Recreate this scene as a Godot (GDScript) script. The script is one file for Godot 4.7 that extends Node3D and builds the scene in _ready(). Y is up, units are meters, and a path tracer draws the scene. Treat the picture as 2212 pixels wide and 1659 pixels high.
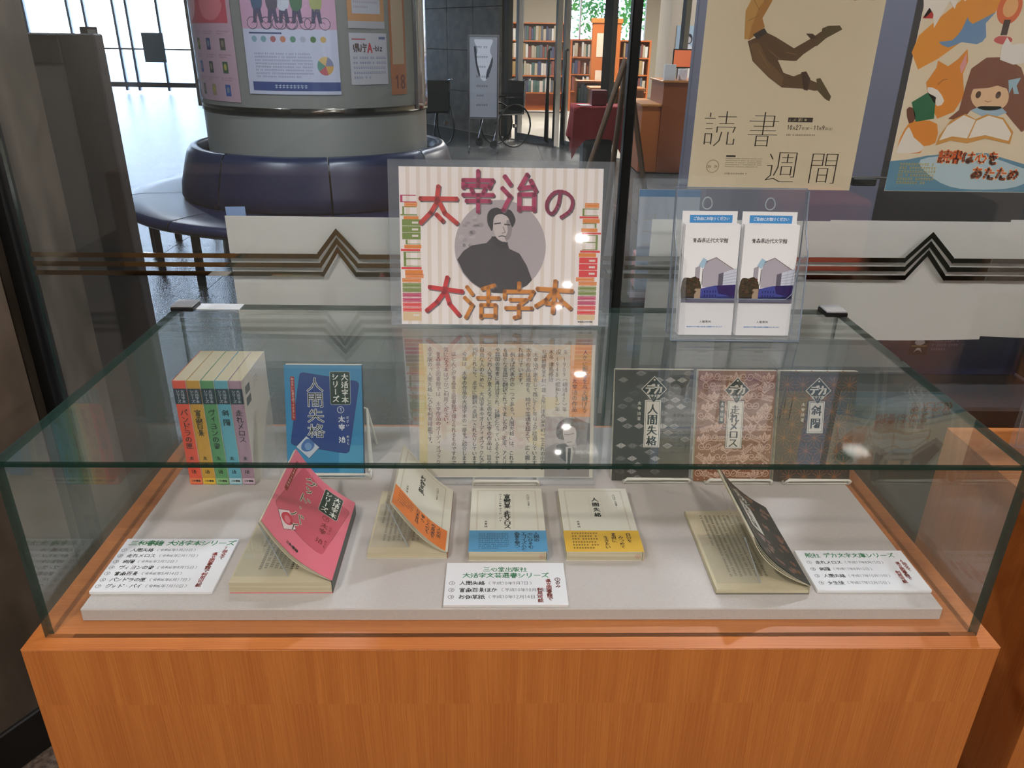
extends Node3D
# A library's glass display case of large-print books in front of a glass wall; behind the glass a lobby with a round column and the reading room.
# World: plinth front edge at z = 0, middle at x = 0, floor y = 0, looking towards -z.

const TOP := 0.72        # top of the plinth
const BOARD := 0.7404    # top of the cloth-covered board
const LID := 0.982       # top of the glass cover
const PANE_Z := -0.66    # glass wall
var M := {}
var used := {}

func _ready() -> void:
	set_camera_and_light()
	set_materials()
	build_shell()
	build_case()
	build_books()
	build_on_case()
	build_on_glass()
	build_neighbour()
	build_lobby()
	build_library()

func set_camera_and_light() -> void:
	var cam := Camera3D.new()
	cam.name = "camera"
	cam.fov = 53.609
	cam.near = 0.02
	cam.far = 200.0
	cam.rotation_order = EULER_ORDER_YXZ
	cam.position = Vector3(-0.03444, 1.43222, 0.7483)
	cam.rotation = Vector3(-0.42526, -0.02722, 0.01738)
	add_child(cam)
	cam.current = true
	var env := Environment.new()
	env.background_mode = Environment.BG_SKY
	var sky := Sky.new()
	var air := ProceduralSkyMaterial.new()
	air.sky_top_color = Color(0.58, 0.76, 1.0)
	air.sky_horizon_color = Color(0.84, 0.92, 1.0)
	air.ground_bottom_color = Color(0.5, 0.5, 0.48)
	air.ground_horizon_color = Color(0.8, 0.82, 0.84)
	sky.sky_material = air
	env.sky = sky
	env.background_energy_multiplier = 14.0
	env.tonemap_mode = Environment.TONE_MAPPER_LINEAR
	env.tonemap_exposure = 1.0
	env.sdfgi_enabled = true
	env.ssao_enabled = true
	env.ssil_enabled = true
	var world := WorldEnvironment.new()
	world.name = "world"
	world.environment = env
	add_child(world)

# ---------------------------------------------------------------- naming
func numbered(called: String) -> String:
	if not used.has(called):
		used[called] = 0
		return called
	used[called] += 1
	return "%s_%03d" % [called, used[called]]

func tag(o: Node3D, label: String, category: String, group := "") -> Node3D:
	o.set_meta("label", label)
	o.set_meta("category", category)
	if group:
		o.set_meta("group", group)
	return o

func thing(called: String, label: String, category: String, at := Vector3.ZERO, turn := 0.0, group := "") -> Node3D:
	var o := Node3D.new()
	o.name = numbered(called)
	add_child(o)
	o.position = at
	o.rotation.y = turn
	return tag(o, label, category, group)

func part(parent: Node3D, called: String, mesh: Mesh, mat: Material, at := Vector3.ZERO, rot := Vector3.ZERO) -> MeshInstance3D:
	var o := MeshInstance3D.new()
	o.name = called
	o.mesh = mesh
	if mat:
		o.material_override = mat
	parent.add_child(o, true)
	o.position = at
	o.rotation = rot
	return o

func solo(called: String, label: String, category: String, mesh: Mesh, mat: Material, at := Vector3.ZERO, rot := Vector3.ZERO, group := "") -> MeshInstance3D:
	var o := part(self, numbered(called), mesh, mat, at, rot)
	tag(o, label, category, group)
	return o

func struct(called: String, mesh: Mesh, mat: Material, at := Vector3.ZERO, rot := Vector3.ZERO) -> MeshInstance3D:
	var o := part(self, numbered(called), mesh, mat, at, rot)
	o.set_meta("kind", "structure")
	return o

# ---------------------------------------------------------------- shapes
func tri_out(st: SurfaceTool, a: Vector3, b: Vector3, c: Vector3, mid: Vector3) -> void:
	if (c - a).cross(b - a).dot((a + b + c) / 3.0 - mid) < 0.0:
		var t := b
		b = c
		c = t
	st.add_vertex(a)
	st.add_vertex(b)
	st.add_vertex(c)

func quad_out(st: SurfaceTool, a: Vector3, b: Vector3, c: Vector3, d: Vector3, mid: Vector3) -> void:
	tri_out(st, a, b, c, mid)
	tri_out(st, a, c, d, mid)

func begin() -> SurfaceTool:
	var st := SurfaceTool.new()
	st.begin(Mesh.PRIMITIVE_TRIANGLES)
	st.set_smooth_group(-1)
	return st

func done(st: SurfaceTool) -> ArrayMesh:
	st.generate_normals()
	return st.commit()

func add_box(st: SurfaceTool, mid: Vector3, size: Vector3, bevel := 0.0, turn := Basis()) -> void:
	var h := size / 2.0
	var b := minf(bevel, minf(h.x, minf(h.y, h.z)) * 0.9)
	var at := func(x: float, y: float, z: float) -> Vector3: return mid + turn * Vector3(x, y, z)
	for axis in 3:
		for s: float in [-1.0, 1.0]:
			var u := (axis + 1) % 3
			var w := (axis + 2) % 3
			var q := []
			for e in [[-1, -1], [1, -1], [1, 1], [-1, 1]]:
				var p := Vector3.ZERO
				p[axis] = s * h[axis]
				p[u] = e[0] * (h[u] - b)
				p[w] = e[1] * (h[w] - b)
				q.append(at.call(p.x, p.y, p.z))
			quad_out(st, q[0], q[1], q[2], q[3], mid)
	if b <= 0.0:
		return
	for axis in 3:
		var u := (axis + 1) % 3
		var w := (axis + 2) % 3
		for e in [[-1, -1], [1, -1], [1, 1], [-1, 1]]:
			var q := []
			for m in [[-1, 0], [1, 0], [1, 1], [-1, 1]]:
				var p := Vector3.ZERO
				p[axis] = m[0] * (h[axis] - b)
				p[u] = e[0] * (h[u] - (b if m[1] else 0.0))
				p[w] = e[1] * (h[w] - (0.0 if m[1] else b))
				q.append(at.call(p.x, p.y, p.z))
			quad_out(st, q[0], q[1], q[2], q[3], mid)
	for x in [-1, 1]:
		for y in [-1, 1]:
			for z in [-1, 1]:
				tri_out(st, at.call(x * h.x, y * (h.y - b), z * (h.z - b)), at.call(x * (h.x - b), y * h.y, z * (h.z - b)), at.call(x * (h.x - b), y * (h.y - b), z * h.z), mid)

func box(size: Vector3, bevel := 0.0) -> ArrayMesh:
	var st := begin()
	add_box(st, Vector3.ZERO, size, bevel)
	return done(st)

func boxes(list: Array) -> ArrayMesh:
	var st := begin()
	for b in list:
		add_box(st, b[0], b[1], b[2] if b.size() > 2 else 0.0)
	return done(st)

# box from corner to corner
func slab(a: Vector3, b: Vector3, bevel := 0.0) -> ArrayMesh:
	var st := begin()
	add_box(st, (a + b) / 2.0, (b - a).abs(), bevel)
	return done(st)

func add_extrude(st: SurfaceTool, poly: PackedVector2Array, z0: float, z1: float, smooth := false) -> void:
	if Geometry2D.is_polygon_clockwise(poly):
		poly = poly.duplicate()
		poly.reverse()
	var n := poly.size()
	st.set_smooth_group(-1)
	var t := Geometry2D.triangulate_polygon(poly)
	for i in range(0, t.size() - 2, 3):
		var a := poly[t[i]]
		var b := poly[t[i + 1]]
		var c := poly[t[i + 2]]
		if (b - a).cross(c - a) < 0.0:
			var s := b
			b = c
			c = s
		for p in [Vector3(a.x, a.y, z1), Vector3(c.x, c.y, z1), Vector3(b.x, b.y, z1), Vector3(a.x, a.y, z0), Vector3(b.x, b.y, z0), Vector3(c.x, c.y, z0)]:
			st.add_vertex(p)
	if smooth:
		st.set_smooth_group(1)
	for i in n:
		var a := poly[i]
		var b := poly[(i + 1) % n]
		for p in [Vector3(a.x, a.y, z0), Vector3(a.x, a.y, z1), Vector3(b.x, b.y, z1), Vector3(a.x, a.y, z0), Vector3(b.x, b.y, z1), Vector3(b.x, b.y, z0)]:
			st.add_vertex(p)
	st.set_smooth_group(-1)

func extrude(poly: PackedVector2Array, z0: float, z1: float, smooth := false) -> ArrayMesh:
	var st := begin()
	add_extrude(st, poly, z0, z1, smooth)
	return done(st)

# a sheet that follows a profile in x and y, thick to its right (below), from z0 to z1
func sheet(line: PackedVector2Array, thick: float, z0: float, z1: float) -> ArrayMesh:
	var low := PackedVector2Array()
	for i in line.size():
		var d := (line[mini(i + 1, line.size() - 1)] - line[maxi(i - 1, 0)]).normalized()
		low.append(line[i] + Vector2(d.y, -d.x) * thick)
	var st := begin()
	var n := line.size()
	for i in n - 1:
		var q := [line[i], line[i + 1], low[i + 1], low[i]]
		var mid2: Vector2 = (q[0] + q[1] + q[2] + q[3]) / 4.0
		var mid := Vector3(mid2.x, mid2.y, (z0 + z1) / 2)
		st.set_smooth_group(1)
		quad_out(st, Vector3(q[0].x, q[0].y, z0), Vector3(q[1].x, q[1].y, z0), Vector3(q[1].x, q[1].y, z1), Vector3(q[0].x, q[0].y, z1), mid)
		st.set_smooth_group(2)
		quad_out(st, Vector3(q[3].x, q[3].y, z0), Vector3(q[2].x, q[2].y, z0), Vector3(q[2].x, q[2].y, z1), Vector3(q[3].x, q[3].y, z1), mid)
		st.set_smooth_group(-1)
		for z in [z0, z1]:
			quad_out(st, Vector3(q[0].x, q[0].y, z), Vector3(q[1].x, q[1].y, z), Vector3(q[2].x, q[2].y, z), Vector3(q[3].x, q[3].y, z), mid)
	for e in [0, n - 1]:
		var mid2: Vector2 = line[1] if e == 0 else line[n - 2]
		quad_out(st, Vector3(line[e].x, line[e].y, z0), Vector3(line[e].x, line[e].y, z1), Vector3(low[e].x, low[e].y, z1), Vector3(low[e].x, low[e].y, z0), Vector3(mid2.x, mid2.y, (z0 + z1) / 2))
	return done(st)

func add_tube(st: SurfaceTool, pts: Array, r: float, sides := 8, closed := false) -> void:
	var rings := []
	var n := pts.size()
	var up := Vector3(0.123, 0.97, 0.21).normalized()
	for i in n:
		var d: Vector3
		if closed:
			d = (pts[(i + 1) % n] - pts[(i + n - 1) % n]).normalized()
		else:
			d = (pts[mini(i + 1, n - 1)] - pts[maxi(i - 1, 0)]).normalized()
		if absf(d.dot(up)) > 0.95:
			up = Vector3(0.9, 0.1, 0.42).normalized()
		var x := d.cross(up).normalized()
		var y := d.cross(x)
		up = -y
		var stretch := 1.0
		if i > 0 and i < n - 1:
			stretch = 1.0 / maxf(0.5, (pts[i] - pts[i - 1]).normalized().dot(d))
		var ring := []
		for k in sides:
			ring.append(pts[i] + (x * cos(TAU * k / sides) + y * sin(TAU * k / sides)) * r * stretch)
		rings.append(ring)
	st.set_smooth_group(1)
	for i in (n if closed else n - 1):
		var j := (i + 1) % n
		for k in sides:
			var l := (k + 1) % sides
			quad_out(st, rings[i][k], rings[j][k], rings[j][l], rings[i][l], (pts[i] + pts[j]) / 2.0)
	st.set_smooth_group(-1)
	if not closed:
		for e in [0, n - 1]:
			for k in sides:
				tri_out(st, pts[e], rings[e][k], rings[e][(k + 1) % sides], pts[1] if e == 0 else pts[n - 2])

func tube(pts: Array, r: float, sides := 8, closed := false) -> ArrayMesh:
	var st := begin()
	add_tube(st, pts, r, sides, closed)
	return done(st)

# profile: radius and height pairs from the bottom up
func lathe(profile: PackedVector2Array, sides := 32, from := 0.0, to := TAU, sharp := false) -> ArrayMesh:
	var st := begin()
	for i in profile.size() - 1:
		st.set_smooth_group(i + 1 if sharp else 1)
		for k in sides:
			var a := from + (to - from) * k / sides
			var b := from + (to - from) * (k + 1) / sides
			var p := [profile[i], profile[i + 1]]
			var q := []
			for e in [[0, a], [1, a], [1, b], [0, b]]:
				q.append(Vector3(p[e[0]].x * sin(e[1]), p[e[0]].y, p[e[0]].x * cos(e[1])))
			for f in [0, 2, 1, 0, 3, 2]:
				st.add_vertex(q[f])
	return done(st)

# a sheet of glass: its two faces clear, its cut edges green
func pane(size: Vector3) -> ArrayMesh:
	var thin := size.min_axis_index()
	var faces := begin()
	var edges := begin()
	var feet := begin()
	var h := size / 2
	for axis in 3:
		for s: float in [-1.0, 1.0]:
			var u := (axis + 1) % 3
			var w := (axis + 2) % 3
			var q := []
			for e in [[-1, -1], [1, -1], [1, 1], [-1, 1]]:
				var p := Vector3.ZERO
				p[axis] = s * h[axis]
				p[u] = e[0] * h[u]
				p[w] = e[1] * h[w]
				q.append(p)
			quad_out(faces if axis == thin else (feet if axis == 1 and s < 0.0 else edges), q[0], q[1], q[2], q[3], Vector3.ZERO)
	faces.generate_normals()
	edges.generate_normals()
	var m: ArrayMesh = faces.commit()
	m = edges.commit(m)
	if thin != 1:
		feet.generate_normals()
		m = feet.commit(m)
	return m

func pane_part(parent: Node3D, called: String, size: Vector3, at: Vector3, face: Material, edge: Material, rot := Vector3.ZERO) -> MeshInstance3D:
	var m := pane(size)
	m.surface_set_material(0, face)
	m.surface_set_material(1, edge)
	if m.get_surface_count() > 2:
		m.surface_set_material(2, M.glass_foot if edge == M.glass_edge else edge)
	return part(parent, called, m, null, at, rot)
# ---------------------------------------------------------------- materials
func mat(name: String, col: Color, rough := 0.6, metal := 0.0, spec := 0.5) -> StandardMaterial3D:
	var m := StandardMaterial3D.new()
	m.resource_name = name
	m.albedo_color = col
	m.roughness = rough
	m.metallic = metal
	m.metallic_specular = spec
	M[name] = m
	return m

func clear(name: String, col: Color, rough := 0.02) -> StandardMaterial3D:
	var m := mat(name, col, rough)
	m.transparency = BaseMaterial3D.TRANSPARENCY_ALPHA
	m.cull_mode = BaseMaterial3D.CULL_DISABLED
	return m

func noise(freq: float, seed: int, octaves := 4, kind := FastNoiseLite.TYPE_SIMPLEX_SMOOTH) -> FastNoiseLite:
	var n := FastNoiseLite.new()
	n.noise_type = kind
	n.frequency = freq
	n.seed = seed
	n.fractal_octaves = octaves
	return n

func noise_tex(n: FastNoiseLite, size: int, stops: Array, normal := 0.0) -> NoiseTexture2D:
	var t := NoiseTexture2D.new()
	t.width = size
	t.height = size
	t.seamless = true
	t.noise = n
	if normal > 0.0:
		t.as_normal_map = true
		t.bump_strength = normal
	elif stops:
		var g := Gradient.new()
		var offs := PackedFloat32Array()
		var cols := PackedColorArray()
		for s in stops:
			offs.append(s[0])
			cols.append(s[1])
		g.offsets = offs
		g.colors = cols
		t.color_ramp = g
	return t

# straight-grained veneer: thin uneven lines running along y, in strips of slightly different tone
func wood_texture(size: int, light: Color, dark: Color, seed: int) -> ImageTexture:
	var im := Image.create(size, size, false, Image.FORMAT_RGB8)
	var coarse := noise(0.012, seed, 2)
	var fine := noise(0.09, seed + 1, 3)
	var sway := noise(0.004, seed + 2, 2)
	for y in size:
		for x in size:
			var sx := x + 10.0 * sway.get_noise_2d(x * 0.6, y * 0.7)
			var a := 0.5 + 0.55 * fine.get_noise_2d(sx * 2.4, y * 0.05) + 0.35 * coarse.get_noise_2d(sx, y * 0.12)
			var pore := maxf(0.0, fine.get_noise_2d(sx * 5.0 + 700.0, y * 0.22) - 0.25) * 0.9
			im.set_pixel(x, y, light.lerp(dark, clampf(1.0 - a + pore, 0.0, 1.0)))
	return ImageTexture.create_from_image(im)

func woven(size: int, col: Color) -> ImageTexture:
	var im := Image.create(size, size, false, Image.FORMAT_RGB8)
	var n := noise(0.35, 5, 2)
	for y in size:
		for x in size:
			var over := (x / 2 + y / 2) % 2 == 0
			var v := 0.96 + (0.03 if over else -0.03) + 0.05 * n.get_noise_2d(x * (0.15 if over else 1.0), y * (1.0 if over else 0.15))
			im.set_pixel(x, y, Color(col.r * v, col.g * v, col.b * v))
	return ImageTexture.create_from_image(im)

func triplanar(m: StandardMaterial3D, scale: Vector3, world := true) -> void:
	m.uv1_triplanar = true
	m.uv1_world_triplanar = world
	m.uv1_scale = scale
	m.uv1_triplanar_sharpness = 8.0

func set_materials() -> void:
	var grain := wood_texture(512, Color(0.76, 0.47, 0.225), Color(0.66, 0.375, 0.17), 3)
	var up := mat("veneer_upright", Color.WHITE, 0.42)
	up.albedo_texture = grain
	triplanar(up, Vector3(3.8, 1.6, 3.8))
	var flat_img: Image = grain.get_image().duplicate()
	flat_img.rotate_90(CLOCKWISE)
	var flat := mat("veneer_flat", Color.WHITE, 0.38)
	flat.albedo_texture = ImageTexture.create_from_image(flat_img)
	triplanar(flat, Vector3(1.6, 3.8, 3.8))
	var cloth := mat("linen", Color.WHITE, 0.95, 0.0, 0.2)
	cloth.albedo_texture = woven(256, Color(0.785, 0.755, 0.735))
	triplanar(cloth, Vector3(7, 7, 7))
	clear("glass", Color(0.55, 0.68, 0.63, 0.035))
	clear("wall_glass", Color(0.5, 0.55, 0.55, 0.03))
	clear("acrylic", Color(0.8, 0.84, 0.88, 0.05), 0.03)
	clear("film", Color(0.85, 0.88, 0.9, 0.10), 0.05)
	clear("glass_edge", Color(0.055, 0.17, 0.14, 0.85), 0.12)
	clear("glass_foot", Color(0.42, 0.48, 0.43, 0.45), 0.2)
	mat("acrylic_edge", Color(0.62, 0.66, 0.68), 0.1)
	mat("wall_edge", Color(0.05, 0.13, 0.11), 0.15)
	mat("ink", Color.WHITE, 0.55, 0.0, 0.4).vertex_color_use_as_albedo = true
	mat("gloss_ink", Color.WHITE, 0.22, 0.0, 0.5).vertex_color_use_as_albedo = true
	mat("paper", Color(0.9, 0.89, 0.86), 0.85, 0.0, 0.25)
	mat("white_card", Color(0.90, 0.90, 0.91), 0.7, 0.0, 0.3)
	mat("page", Color(0.80, 0.765, 0.66), 0.9, 0.0, 0.2)
	mat("page_white", Color(0.80, 0.77, 0.68), 0.9, 0.0, 0.2)
	var edge := mat("page_edge", Color.WHITE, 0.9, 0.0, 0.2)
	edge.albedo_texture = noise_tex(noise(0.02, 11, 2), 128, [[0.0, Color(0.72, 0.675, 0.56)], [1.0, Color(0.83, 0.785, 0.675)]])
	triplanar(edge, Vector3(1.0, 60.0, 1.0), false)
	mat("wire", Color(0.88, 0.87, 0.83), 0.4)
	mat("chrome", Color(0.75, 0.76, 0.78), 0.16, 1.0)
	mat("steel", Color(0.62, 0.62, 0.63), 0.34, 1.0)
	mat("mirror_strip", Color(0.72, 0.70, 0.66), 0.05, 1.0)
	mat("black", Color(0.025, 0.025, 0.028), 0.4)
	mat("matt_black", Color(0.02, 0.02, 0.022), 0.85)
	mat("white_plastic", Color(0.85, 0.86, 0.87), 0.35)
	mat("navy", Color(0.055, 0.085, 0.24), 0.5)

func solid(col: Color, rough := 0.6) -> StandardMaterial3D:
	var key := "solid_%s_%s" % [col.to_html(), rough]
	if not M.has(key):
		mat(key, col, rough)
	return M[key]
# ---------------------------------------------------------------- lettering
# Pen strokes on a 20 by 20 field: "x y,x y" is one stroke, ";" the next one; "name@x0 y0 x1 y1" puts another sign into a box.
const PEN := {
	"゛": "15.5 0.5,17 3.5;18.3 0,19.7 3", "゜": "16 1,18 0,19.5 1.5,18.5 3.5,16.5 3,16 1",
	"一": "1 10,19 10", "二": "4 5,16 5;1 16,19 16", "三": "3 3,17 3;4 10,16 10;1 17,19 17", "十": "1 8,19 8;10 1,10 19", "口": "3 4,3 17;3 4,17 4,17 17;3 16,17 16",
	"日": "4 2,4 19;4 2,16 2,16 19;4 10,16 10;4 18,16 18", "目": "4 1,4 19;4 1,16 1,16 19;4 7,16 7;4 13,16 13;4 18,16 18", "田": "3 3,3 18;3 3,17 3,17 18;10 3,10 17;3 10,17 10;3 17,17 17",
	"木": "1 6,19 6;10 1,10 19;10 6,6 12,1 16;10 6,14 12,19 16", "大": "1 7,19 7;10 1,9 9,6 14,1 19;10 8,13 14,19 19", "太": "大@0 0 20 20;9 15,12 18", "犬": "大@0 0 20 20;14 2,17 5",
	"人": "10 1,9 8,6 14,1 19;10 6,13 13,19 19", "入": "6 2,10 4,12 11,19 19;11 6,8 13,1 19", "本": "木@0 0 20 20;6 14,14 14", "女": "8 1,5 10,13 17;14 6,11 13,3 19;1 7,19 7", "子": "4 3,15 3,10 8;10 8,10 17,7 18;1 10,19 10",
	"宀": "10 0,10 4;2 5,2 9;2 5,18 5,16 9", "字": "宀@0 0 20 18;子@2 7 18 20", "氵": "6 2,16 6;2 8,12 11;4 19,16 12", "舌": "15 1,5 3;1 8,19 8;10 2,10 12;4 12,4 19;4 12,16 12,16 19;4 18,16 18",
	"活": "氵@0 0 6 20;舌@7 0 20 20", "台": "10 1,4 8,15 7;13 4,17 9;4 11,4 19;4 11,16 11,16 19;4 18,16 18", "治": "氵@0 0 6 20;台@7 0 20 20",
	"辛": "10 0,10 3;3 3,17 3;6 5,7 8;14 5,13 8;1 9,19 9;3 13,17 13;10 9,10 20", "宰": "宀@0 0 20 18;辛@1 5 19 20",
	"門": "2 1,2 19;2 1,9 1,9 8;2 5,9 5;2 8,9 8;11 1,18 1,18 19,16 19;11 1,11 8;11 5,18 5;11 8,18 8", "間": "門@0 0 20 20;日@5 9 15 19", "失": "6 2,3 7;4 5,17 5;1 11,19 11;10 1,9 11,6 15,1 19;10 11,13 15,19 19",
	"各": "7 1,5 5,1 8;6 3,15 3,10 9,2 12;6 5,12 10,19 12;5 13,5 19;5 13,15 13,15 19;5 18,15 18", "格": "木@0 0 9 20;各@8 0 20 20",
	"斜": "7 1,4 5,1 8;7 1,10 4,13 7;4 8,10 8;2 11,12 11;7 8,7 18,5 18;4 13,2 17;10 13,12 16;13 4,15 6;12 8,14 10;11 15,20 13;17 1,17 20", "阝": "2 1,2 20;2 1,7 1,5 6,7 9,6 12,3 12",
	"陽": "阝@0 0 20 20;10 1,10 8;10 1,18 1,18 8;10 4,18 4;10 8,18 8;8 10,20 10;11 12,18 12,17 19,15 19;12 12,8 17;14 12,10 19;17 13,13 19",
	"走": "4 4,16 4;10 1,10 9;1 9,19 9;10 9,10 17;10 13,16 13;5 11,4 16,1 19;5 16,10 18,19 19", "富": "宀@0 0 20 14;5 7,15 7;6 9,6 12;6 9,14 9,14 12,6 12;田@3 12 17 21", "山": "10 1,10 17;3 6,3 18;3 17,17 17;17 6,17 18",
	"言": "10 1,10 3;2 4,18 4;5 7,15 7;5 10,15 10;5 13,5 19;5 13,15 13,15 19;5 18,15 18", "嶽": "山@5 0 15 6;4 7,1 10;1 9,4 12,4 20,2 20;4 14,1 17;言@5 7 13 20;犬@12 7 20 20",
	"百": "1 2,19 2;9 2,7 6;4 6,4 19;4 6,16 6,16 19;4 12,16 12;4 18,16 18", "景": "日@4 0 16 8;10 8,10 10;1 10,19 10;口@5 11 15 16;10 16,10 20;6 16,3 19;14 16,17 19", "妻": "3 3,17 3;1 7,19 7;3 11,17 11;16 3,16 11;10 1,10 12;女@2 11 18 20",
	"匣": "18 2,2 2,2 18,19 18;6 5,6 12;6 5,15 5,15 12;6 8,15 8;6 12,15 12;10 5,10 17", "禾": "16 1,5 3;1 7,19 7;10 3,10 19;10 7,2 14;10 8,19 13", "和": "禾@0 0 11 20;口@11 3 20 18",
	"書": "4 2,16 2,16 8;1 5,19 5;4 8,16 8;2 10.5,18 10.5;10 0,10 13;1 13,19 13;日@4 13 16 20", "籍": "4 1,1 5;3 3,8 3;13 1,10 5;12 3,18 3;1 8,8 8;1 11,8 11;0 14,9 14;4.5 6,4.5 20;4 14,0 18;5 14,9 17;10 8,20 8;12 6,12 11;17 6,17 11;9 11,20 11;日@10 12 20 20",
	"文": "10 1,10 5;1 5,19 5;15 5,10 13,1 19;5 5,11 13,19 19", "芸": "1 3,19 3;6 1,6 6;14 1,14 6;4 9,16 9;1 13,19 13;9 13,5 18,16 17;13 15,17 19", "辶": "2 2,4 5;1 9,4 9,4 15,1 18;1 18,6 17,10 19,19 19",
	"選": "辶@0 0 20 20;7 1,7 5,11 5;7 1,11 1,11 3,7 3;13 1,13 5,17 5;13 1,17 1,17 3,13 3;7 9,18 9;9 7,9 12;15 7,15 12;6 12,19 12;10 13,8 16;14 13,17 16", "广": "10 0,10 3;3 3,19 3;3 3,3 12,1 19",
	"車": "3 3,17 3;4 6,16 6;4 6,4 13;16 6,16 13;4 9.5,16 9.5;4 13,16 13;1 16,19 16;10 1,10 20", "庫": "广@0 0 20 20;車@4 4 20 20", "土": "3 8,17 8;10 2,10 18;1 18,19 18", "社": "4 1,6 3;1 6,8 6,1 13;5 9,5 20;6 10,8 12;土@9 1 20 20",
	"舵": "4 0,3 3;2 3,2 13,0 19;2 3,8 3,8 19,6 19;0 10,9 10;5 5,5 7;5 12,5 14;宀@9 0 20 16;12 9,12 17,14 19,19 19,19 16;18 10,12 14", "心": "4 8,2 14;7 6,8 16,11 18,16 17,17 14;11 5,13 9;16 7,19 12",
	"堂": "10 0,10 4;5 1,6 4;15 1,13 4;2 5,2 8;2 5,18 5,17 8;口@5 7 15 13;土@1 12 19 21", "出": "10 1,10 18;4 4,4 9;4 9,16 9;16 4,16 9;2 12,2 18;2 18,18 18;18 12,18 19",
	"版": "2 1,2 12,0 19;6 1,6 7;2 7,8 7;2 12,7 12,7 19;10 2,19 2;10 2,10 11,8 19;10 8,18 8,14 15,9 19;11 10,14 16,20 19", "平": "2 3,18 3;5 5,7 9;15 5,13 9;1 11,19 11;10 3,10 20", "成": "3 5,19 5;3 5,3 12,1 19;3 10,9 10,8 16,6 16;11 1,13 12,18 18,19 15;17 8,11 18;14 1,17 3",
	"令": "10 1,6 6,1 9;10 1,14 6,19 9;6 9,14 9;4 12,15 12,15 17,13 17;9 12,9 20", "年": "5 1,2 7;4 4,18 4;5 9,17 9;5 9,5 14;1 14,19 14;11 4,11 20", "月": "5 2,5 13,2 19;5 2,16 2,16 19,14 19;5 8,16 8;5 13,16 13",
	"県": "目@4 0 18 11;2 3,2 13;2 13,19 13;10 13,10 20;6 15,3 19;14 15,18 18", "立": "10 1,10 4;3 5,17 5;6 8,8 15;14 8,12 16;1 18,19 18", "図": "2 2,2 19;2 2,18 2,18 19;2 18,18 18;6 5,7 8;10 4,11 7;15 5,5 15;6 9,15 15",
	"館": "5 0,0 6;5 0,9 5;5 4,5 6;2 7,8 7,8 12,2 12;2 7,2 19,8 17;2 9.5,8 9.5;6 14,9 18;宀@9 0 20 16;12 8,12 20;12 8,18 8,18 12,12 12;12 15,18 15,18 19,12 19", "利": "禾@0 0 12 20;14 4,14 14;19 1,19 19,16 19",
	"用": "4 2,4 13,1 19;4 2,17 2,17 19,15 19;4 7,17 7;4 12,17 12;10 2,10 19", "可": "1 3,19 3;4 8,4 15;4 8,11 8,11 14,4 14;16 3,16 19,13 18", "能": "5 1,2 6,9 5;7 3,9 7;2 9,2 20;2 9,8 9,8 20,6 20;2 13,8 13;2 16,8 16;12 1,12 8,19 8,19 6;18 2,12 5;12 11,12 19,19 19,19 16;18 12,12 15",
	"全": "10 1,6 6,1 9;10 1,14 6,19 9;5 10,15 10;5 14,15 14;10 10,10 19;2 19,18 19", "冊": "3 2,3 19;3 2,17 2,17 19,15 19;1 10,19 10;8 2,8 19;12 2,12 19", "生": "5 2,2 8;4 6,17 6;10 1,10 18;4 12,16 12;1 18,19 18",
	"彳": "12 0,2 6;12 6,0 12;8 10,8 20", "徒": "彳@0 0 9 20;走@6 0 20 20", "青": "3 3,17 3;4 6,16 6;1 9,19 9;10 1,10 9;月@4 10 17 20", "森": "木@4 0 16 10;木@0 9 10 20;木@10 9 20 20", "近": "辶@0 0 20 20;16 1,9 3;9 3,9 10,7 15;9 8,19 8;14 8,14 16",
	"亻": "6 1,4 7,0 11;4 7,4 20", "代": "亻@0 0 20 20;7 7,19 6;11 1,12 11,16 18,19 18,19 15;15 1,18 4", "学": "4 1,6 4;10 0,11 4;16 1,14 4;2 5,2 8;2 5,18 5,17 8;子@3 8 17 20",
	"読": "言@0 0 8 20;9 3,20 3;14 0,14 7;10 7,19 7;9 9,9 12;9 9,20 9,19 12;12 12,11 17,8 20;16 12,16 19,20 19,20 16", "週": "辶@0 0 20 20;8 1,8 10,6 15;8 1,19 1,19 16,17 16;10 4,17 4;10 7,17 7;13.5 2,13.5 7;口@9 8 18 16",
	"逢": "辶@0 0 20 20;11 0,7 5;10 2,17 2,8 8;10 3,18 8;9 9,17 9;9 11,17 11;7 13,19 13;13 8,13 16", "艹": "1 10,19 10;6 2,6 19;14 2,14 19", "草": "艹@0 0 20 6;日@4 6 16 14;1 16,19 16;10 13,10 20", "糸": "10 0,2 5,13 7;18 4,2 11,18 10;10 11,10 20;4 14,0 18;16 14,19 17",
	"紙": "糸@0 0 9 20;18 1,11 3;11 3,11 19,15 16;11 9,20 9;15 2,16 12,20 19,20 16", "伽": "亻@0 0 20 20;7 6,12 6,12 18,10 18;9 2,9 8,6 19;口@13 4 20 18", "著": "艹@0 0 20 5;4 8,16 8;10 5,10 12;1 12,19 12;17 6,2 16;日@6 12 17 20",
	"々": "8 1,2 9;6 4,14 4,10 11;4 12,9 17", "影": "日@0 0 12 6;6 6,6 8;0 8,12 8;口@1 8 11 14;6 13,6 19,5 19;3 15,0 18;9 15,12 18;18 2,12 7;19 7,12 12;20 12,12 19",
	"響": "4 0,1 5;5 2,1 7;2 7,6 5;8 1,13 1,13 7;8 1,8 8,12 6;8 4,13 4;16 0,16 8;16 1,19 1,18 4,19 7;10 9,10 10;3 11,17 11;7 11,8 13;13 11,12 13;1 14,19 14;日@4 14 16 20", "与": "7 1,6 10;6 4,16 4;6 9,17 9,16 17,13 18;1 13,19 13",
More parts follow.
